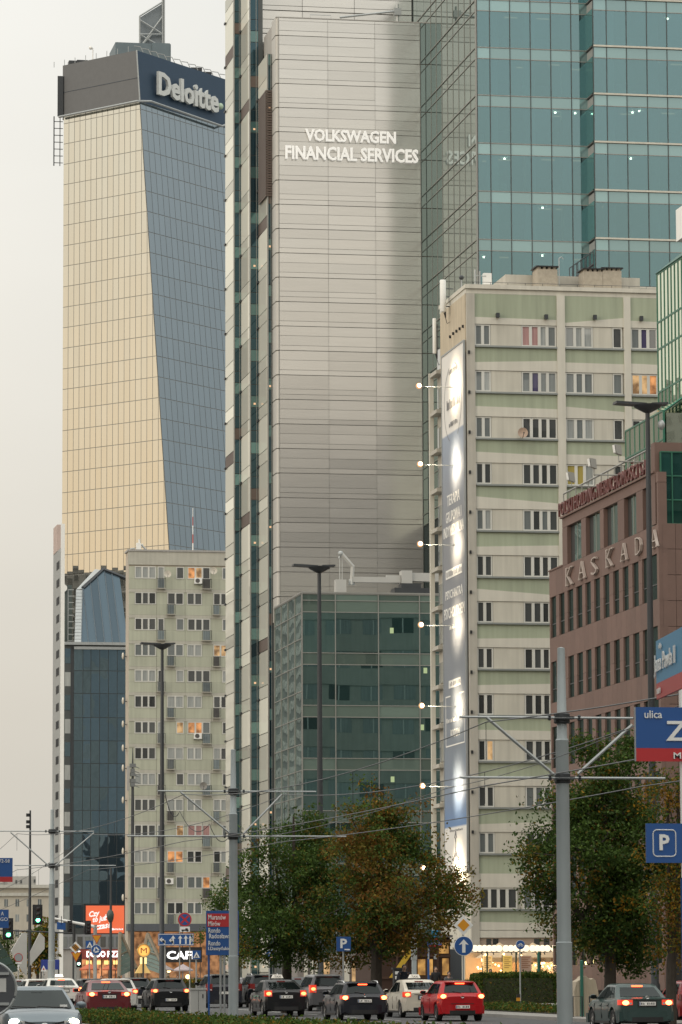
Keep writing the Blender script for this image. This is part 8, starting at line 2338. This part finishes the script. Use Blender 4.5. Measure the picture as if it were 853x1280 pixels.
for a, b, D, h, lb in planters:
 pa, pb = ppos(a, D), ppos(b, D); t = thing('planter_box', lb, 'planter', pa, 'terrace planters'); 
 n_ = 4
 for k in range(n_): piece(t, 'board', mat('planter_wood', (.13, .04, .03), .7, rnd=.15), pa[0], pb[0], pa[1], pa[1] + .4, pa[2] + h * k / n_, pa[2] + h * (k + .94) / n_)
 r_ = np.random.default_rng(int(a)); nn_ = 500; c_ = np.array(((pa[0] + pb[0]) / 2, pa[1] + .2, pa[2] + h + .35)); pts = c_ + r_.normal(size=(nn_, 3)) * np.array(((pb[0] - pa[0]) * .3, .15, .25)); leaves(pts, .08 + .08 * r_.random(nn_), r_.choice(5, size=nn_, p=(.3, .3, .2, .1, .1)), LM, 'foliage', t, kind='stuff')
pa, pb = ppos(716, 150), ppos(753, 150)
t = thing('covered_furniture', 'terrace furniture under a pale beige canvas cover beneath the dark tree', 'covered furniture', pa)
mb = MB(); n_ = 12; zt__ = at(730, 1222, 150).z
prof = [(u, pa[2] + (zt__ - pa[2]) * (1 - .9 * abs(2 * u - 1) ** 5) * (1 + .05 * math.sin(u * 17))) for u in np.linspace(0, 1, n_ + 1)]
for i in range(n_):
 (u, z0_), (v, z1_) = prof[i], prof[i + 1]; xa, xb = pa[0] + (pb[0] - pa[0]) * u, pa[0] + (pb[0] - pa[0]) * v
 mb.quad((xa, pa[1] - .04 * math.sin(u * 30), pa[2]), (xb, pa[1] - .04 * math.sin(v * 30), pa[2]), (xb, pa[1] + .08, z1_), (xa, pa[1] + .08, z0_)); mb.quad((xa, pa[1] + .08, z0_), (xb, pa[1] + .08, z1_), (xb, pa[1] + .9, z1_), (xa, pa[1] + .9, z0_))
part(mb, 'cover', mat('beige_cover', (.42, .36, .27), .9, var=.15, bump=.5, bscale=4), t, 50)
t = thing('steel_rack', 'low steel hoop rack in front of the beige covered furniture', 'cycle rack', ppos(738, 148)); mb = MB()
for px in (716, 737): 
 q = ppos(px, 148); mb.tube([(q[0], q[1], q[2]), (q[0], q[1], q[2] + .75), (q[0] + .35, q[1], q[2] + .75), (q[0] + .35, q[1], q[2])], .03, 6)
part(mb, 'hoops', dkmetal, t)
person('diner with long dark hair sitting in the glow behind the clipped hedge', ppos(613, 214, .55), pose='sit', top=cl_black, h=1.7)
person('diner in dark clothes by the pale pink menu banner', ppos(648, 216, .35), pose='sit', top=cl_black, h=1.68)
# ============================================================ YELLOW KIOSK behind the rust tree
DKi = 214
kp = at(515, HZ, DKi); KYk = kp.y
def kxx(px): return on_y(px, 1200, KYk)[0]
def kzz(py): return on_y(515, py, KYk)[1]
kio = thing('yellow_pavilion', 'dark timber pavilion with slanting yellow stripe and amber windows', 'pavilion', (kxx(515), KYk, .35))
mb = MB(); mb.box(kxx(470), kxx(563), KYk, KYk + 6, 0, kzz(1172)); part(mb, 'wall', mat('dark_timber', (.045, .022, .014), .8, var=.25), kio)
amb = lit_window('pavilion_amber', (1.0, .52, .12), .6)
for a, b, c, d in ((497, 507, 1178, 1190), (509, 519, 1178, 1190), (522, 532, 1199, 1219), (534, 541, 1199, 1219), (549, 561, 1178, 1192), (553, 561, 1198, 1219), (484, 495, 1180, 1192)): piece(kio, 'window', amb, kxx(a), kxx(b), KYk - .05, KYk + .05, kzz(d), kzz(c))
for px in (496, 508, 520.5, 533, 547): piece(kio, 'timber_post', mat('dark_timber2', (.06, .03, .018), .8), kxx(px) - .06, kxx(px) + .06, KYk - .12, KYk - .051, .3, kzz(1172))
for py in (1176, 1195, 1222): piece(kio, 'timber_rail', mat('dark_timber2', (.06, .03, .018), .8), kxx(470), kxx(563), KYk - .115, KYk - .0515, kzz(py) - .07, kzz(py) + .07)
mb = MB(); mb.prism([(kxx(486), KYk - .14, kzz(1222)), (kxx(494), KYk - .14, kzz(1222)), (kxx(526), KYk - .14, kzz(1176)), (kxx(518), KYk - .14, kzz(1176))], (0, .02, 0)); part(mb, 'yellow_stripe', mat('yellow_paint', (.55, .36, .03), .6), kio)
mb = MB(); mb.box(kxx(468), kxx(565), KYk - .3, KYk + 6.2, kzz(1172) + .001, kzz(1169)); part(mb, 'roof', roofm, kio)
gw_ = thing('grey_service_box', 'tall plain grey service box between the yellow pavilion and the restaurant', 'service box', (kxx(577), KYk + 3, .3))
mb = MB(); mb.box(kxx(565), kxx(592), KYk + 3, KYk + 5, 0, kzz(1186)); part(mb, 'body', mat('slate_grey', (.11, .125, .14), .7, var=.1), gw_); mb = MB(); mb.box(kxx(577) - .01, kxx(577) + .01, KYk + 2.98, KYk + 2.999, .4, kzz(1188)); part(mb, 'seam', black, gw_)
person('man in dark clothes standing before the yellow pavilion', ppos(545, 206, .2), pose='stand', top=cl_black, legs=cl_black, h=1.76)
person('person seated low at the end of the yellow pavilion', ppos(561, 207, .45), pose='sit', top=cl_grey, h=1.65)
wl2 = thing('pale_shopfront', 'pale columned shopfront glimpsed between the tree trunks', 'shop', (at(420, HZ, 290).x, at(420, HZ, 290).y, .35)); wy_ = at(420, HZ, 290).y
def sx_(px): return on_y(px, 1210, wy_)[0]
mb = MB(); mb.box(sx_(372), sx_(545), wy_, wy_ + 3, 0, on_y(450, 1192, wy_)[1]); part(mb, 'wall', mat('shop_grey', (.22, .20, .19), .8, var=.2), wl2)
for a, b in ((380, 384), (388, 391), (393, 397), (430, 436), (452, 456), (462, 472), (482, 486)): piece(wl2, 'column', lightbeige, sx_(a), sx_(b), wy_ - .3, wy_ - .001, .3, on_y(450, 1198, wy_)[1])
for a, b in ((402, 412), (440, 450), (474, 481)): piece(wl2, 'shop_window', win_lit2, sx_(a), sx_(b), wy_ - .1, wy_ - .002, .6, on_y(450, 1202, wy_)[1])
# ============================================================ METRO ENTRANCE
DMt = 300
mp0 = at(175, HZ, DMt); MY = mp0.y
def mx(px): return on_y(px, 1200, MY)[0]
def mz(py): return on_y(175, py, MY)[1]
slat = mat('canopy_green_slat', (.10, .14, .12), .5, metal=.3, var=.15); rib = mat('canopy_rib_bronze', (.20, .16, .11), .5, metal=.4)
met = thing('metro_entrance', 'metro entrance with two folded green wings and a glowing round sign', 'metro entrance', (mx(175), MY, .35))
for sg, (tx0, ty0), (ix, iy), (ox, oy) in ((-1, (158.5, 1165.5), (173, 1211), (146, 1222)), (1, (193.5, 1166.5), (178, 1209), (207, 1222))):
 T_ = Vector((mx(tx0), MY + 4, mz(ty0))); I_ = Vector((mx(ix), MY + 1, mz(iy))); O_ = Vector((mx(ox), MY - 1.5, mz(oy))); B_ = Vector((mx(ix), MY + 7, mz(iy)))
 n_ = 9
 for k in range(n_):
  a, b = k / n_, (k + .82) / n_
  q = [T_.lerp(O_, a), T_.lerp(O_, b), T_.lerp(I_, b), T_.lerp(I_, a)]
  mb = MB(); mb.prism([tuple(p) for p in (q if sg > 0 else q[::-1])], (0, .15, .05)); part(mb, 'slat', slat, met)
 mb = MB(); mb.tube([T_, O_], .14, 5); mb.tube([T_, I_], .14, 5); mb.tube([T_.lerp(O_, .5), T_.lerp(I_, .5)], .07, 5); mb.tube([O_, O_ + Vector((0, 0, -1.5))], .14, 5); mb.tube([I_, Vector((I_.x, I_.y, .3))], .14, 5); part(mb, 'rib', rib, met)
glowy = lamp_mat('metro_lamp_glow', (1.0, .70, .28), 1.6)
mb = MB(); mb.prism([(mx(166), MY - 1.7, mz(1216.5)), (mx(185), MY - 1.7, mz(1216.5)), (mx(178), MY - 1.7, mz(1205)), (mx(173), MY - 1.7, mz(1205))], (0, .5, 0)); part(mb, 'base', mat('lit_base', (.5, .36, .14), .5, emit=(1, .62, .2), estr=.35), met)
for a, b in ((171.5, 174), (177, 179.5)): piece(met, 'lit_tube', glowy, mx(a), mx(b), MY - 1.9, MY - 1.72, mz(1205), mz(1197))
mb = MB(); mb.tube([(mx(175.5), MY - 1.75, .3), (mx(175.5), MY - 1.75, mz(1182))], .07, 6); part(mb, 'pole', dkmetal, met)
zc = mz(1188.5); xc = mx(175.5)
mb = MB(); mb.disc_y(xc, zc, .47, MY - 2.05, MY - 1.9); part(mb, 'round_sign', lamp_mat('metro_disc_glow', (1.0, .42, .06), .9), met)
mb = MB(); mb.tube([(xc + .47 * math.cos(2 * PI * k / 24), MY - 2.05, zc + .47 * math.sin(2 * PI * k / 24)) for k in range(25)], .045, 5); part(mb, 'sign_rim', mat('rim_gold', (.5, .36, .14), .4, metal=.5), met)
mb = MB(); mb.disc_y(xc, zc, .36, MY - 2.06, MY - 2.051); part(mb, 'sign_field', lamp_mat('metro_field', (1.0, .62, .12), 1.0), met)
write(met, 'M', (xc, MY - 2.07, zc), .46, .40, mat('metro_red', (.5, .03, .02), .5), depth=.02, bold=.0)
DW = 275; wp0 = at(30, HZ, DW); WYm = wp0.y
def wxx(px): return on_y(px, 1200, WYm)[0]
def wzz(py): return on_y(30, py, WYm)[1]
can = thing('white_canopy', 'angular white canopy panels with dark green glass wing at the left edge', 'canopy', (wxx(30), WYm, .35))
for pts in (((14, 1189), (28, 1166), (34, 1166), (34, 1220), (28, 1214)), ((38, 1207), (38, 1190), (50, 1166), (56, 1172), (56, 1186))):
 mb = MB(); mb.prism([(wxx(a), WYm, wzz(b)) for a, b in pts][::1], (0, .4, 0)); part(mb, 'white_panel', mat('pale_canopy_panel', (.42, .42, .40), .7, var=.15), can)
gwing = glass('dark_green_wing', (.02, .05, .04), refl=(.5, .62, .55), base=.25, tilt=.01)
for k in range(4):
 a, b = k / 4, (k + .94) / 4
 T_ = Vector((wxx(-6), WYm - 3, wzz(1176))); O_ = Vector((wxx(-14), WYm - 3, wzz(1222))); I_ = Vector((wxx(20), WYm - 2, wzz(1214)))
 mb = MB(); mb.prism([tuple(p) for p in (O_.lerp(T_, a), O_.lerp(I_, .999) * (1 - a) + T_ * a, O_.lerp(I_, .999) * (1 - b) + T_ * b, O_.lerp(T_, b))], (0, .1, 0)); part(mb, 'glass_pane', gwing, can)
hb = thing('blue_hoarding', 'blue hoarding under the gantry by the farthest tram pole', 'hoarding', (wxx(62), WYm + 30, .35)); 
mb = MB(); a = on_y(52, 1200, WYm + 30); b = on_y(74, 1200, WYm + 30); mb.box(a[0], b[0], WYm + 30, WYm + 30.1, on_y(60, 1212, WYm + 30)[1], on_y(60, 1199.5, WYm + 30)[1]); part(mb, 'panel', mat('hoarding_blue', (.02, .04, .25), .6), hb)
mb = MB(); [mb.tube([(q[0], WYm + 30.15, .2), (q[0], WYm + 30.15, on_y(60, 1200, WYm + 30)[1])], .06, 5) for q in (a, b)]; part(mb, 'post', dkmetal, hb)
def umbrella(px, py, wpx, D, lb, col, lit=None):
 p = ppos(px, D); zt__ = at(px, py, D).z; r_ = wpx / 2 * D / F; t = thing('cafe_umbrella', lb, 'umbrella', p, 'cafe umbrellas under the flats')
 mb = MB(); n_ = 8
 for k in range(n_):
  a, b = 2 * PI * (k + .5) / n_, 2 * PI * (k + 1.5) / n_
  mb.quad((p[0] + r_ * math.cos(a), p[1] + r_ * math.sin(a), zt__ - r_ * .55), (p[0] + r_ * math.cos(b), p[1] + r_ * math.sin(b), zt__ - r_ * .55), (p[0], p[1], zt__)); mb.quad((p[0] + r_ * math.cos(a), p[1] + r_ * math.sin(a), zt__ - r_ * .68), (p[0] + r_ * math.cos(b), p[1] + r_ * math.sin(b), zt__ - r_ * .68), (p[0] + r_ * math.cos(b), p[1] + r_ * math.sin(b), zt__ - r_ * .55), (p[0] + r_ * math.cos(a), p[1] + r_ * math.sin(a), zt__ - r_ * .55))
 part(mb, 'canopy', col, t); mb = MB(); mb.tube([(p[0], p[1], p[2]), (p[0], p[1], zt__)], .04, 6); part(mb, 'pole', galv, t)
umbrella(229, 1205, 26, 395, 'pale lilac cafe umbrella under the cafe sign', mat('umbrella_lilac', (.42, .36, .38), .8))
umbrella(207, 1206, 22, 392, 'dusky cafe umbrella near the street lamp foot', mat('umbrella_grey', (.30, .26, .26), .8))
umbrella(112, 1204, 26, 390, 'orange red umbrella in front of the pizza shop', mat('umbrella_orange', (.50, .13, .06), .8))
umbrella(137, 1206, 20, 396, 'smaller orange umbrella in front of the pizza shop windows', mat('umbrella_orange', (.50, .13, .06), .8))
for px, lb in ((216, 'warm round terrace lamp left under the cafe umbrellas'), (240, 'warm round terrace lamp right under the cafe sign')):
 pass
for px, py, D, lb in ((211, 1213, 396, 'glowing round lamp under the dusky umbrella'), (235, 1221, 392, 'glowing low lamp beside the walking woman'), (267, 1168, 420, 'glowing wall lamp beside the small dark tree')):
 p = at(px, py, D); t = thing('terrace_lamp', lb, 'lamp', p, 'glowing lamps under the flats'); mb = MB(); mb.ball(p, .22, 8); part(mb, 'globe', lamp_mat('terrace_globe', (1.0, .55, .22), 7), t, True); mb = MB(); mb.tube([p - Vector((0, 0, .2)), p - Vector((0, 0, .9))], .03, 5); part(mb, 'stem', dkmetal, t)
person('woman in dark coat walking below the cafe letters', ppos(222, 330, .1), pose='stand', top=cl_black, legs=cl_black, h=1.72)
person('pedestrian in red top near the pizza shop', ppos(127, 320, .1), pose='stand', top=cl_red, legs=cl_black, h=1.7)
person('pedestrian in grey standing near the crossing sign by the cafe', ppos(247, 300, .1), pose='stand', top=cl_grey, legs=cl_jean, h=1.78)
# ============================================================ THE REST OF THE STREET, behind and beside the camera (unseen; mirrored in the glass, and blocking low sky to darken the street)
fcol = [mat('sandy_facade', (.32, .28, .22), .9, var=.1), mat('grey_facade', (.22, .22, .22), .9, var=.1)]
wst = glass('mirrored_window', (.03, .035, .04), base=.12, tilt=.01, island=True)
def backblock(label, x0, x1, y0, y1, h, faces, ci):
 t = thing('city_block', label, 'city block', ((x0 + x1) / 2, (y0 + y1) / 2, 0))
 mb = MB(); mb.box(x0, x1, y0, y1, 0, h); mb.box(x0 - .3, x1 + .3, y0 - .3, y1 + .3, h + .002, h + .6); part(mb, 'wall', fcol[ci], t)
 mb = MB(); fr = MB()
 for z in np.arange(4.5, h - 2, 3.2):
  for f_ in faces:
   a, b = (x0, x1) if f_ in 'ns' else (y0, y1)
   for u in np.arange(a + 1.2, b - 2, 3.0):
    if f_ == 'n': mb.box(u, u + 1.7, y1, y1 + .04, z, z + 1.7); fr.box(u - .1, u + 1.8, y1, y1 + .12, z - .12, z - .01)
    if f_ == 'e': mb.box(x1, x1 + .04, u, u + 1.7, z, z + 1.7); fr.box(x1, x1 + .12, u - .1, u + 1.8, z - .12, z - .01)
    if f_ == 'w': mb.box(x0 - .04, x0, u, u + 1.7, z, z + 1.7); fr.box(x0 - .12, x0, u - .1, u + 1.8, z - .12, z - .01)
 part(mb, 'windows', wst, t, kind='stuff'); part(fr, 'sills', fcol[ci], t, kind='stuff')
backblock('sandy block across the avenue, mirrored in the low glass block', -42, -22, 20, 150, 30, 'e', 0)
backblock('grey block farther up across the avenue, mirrored in the metal tower bays', -60, -24, 540, 900, 84, 'e', 1)
backblock('grey block across the junction behind the viewer', -60, -6, -110, -70, 34, 'n', 1)
backblock('sandy block behind the viewer on the east side', 44, 110, -100, -50, 32, 'nw', 0)
backblock('unseen tall slab added far behind the viewer, mirrored low in the metal wall', 130, 290, -330, -300, 136, 'n', 1)  # unseen slab added and raised to darken the metal wall's lower reflection
backblock('sandy block south of the brown stone block, just out of view', 56, 80, 20, 165, 28, 'w', 0)
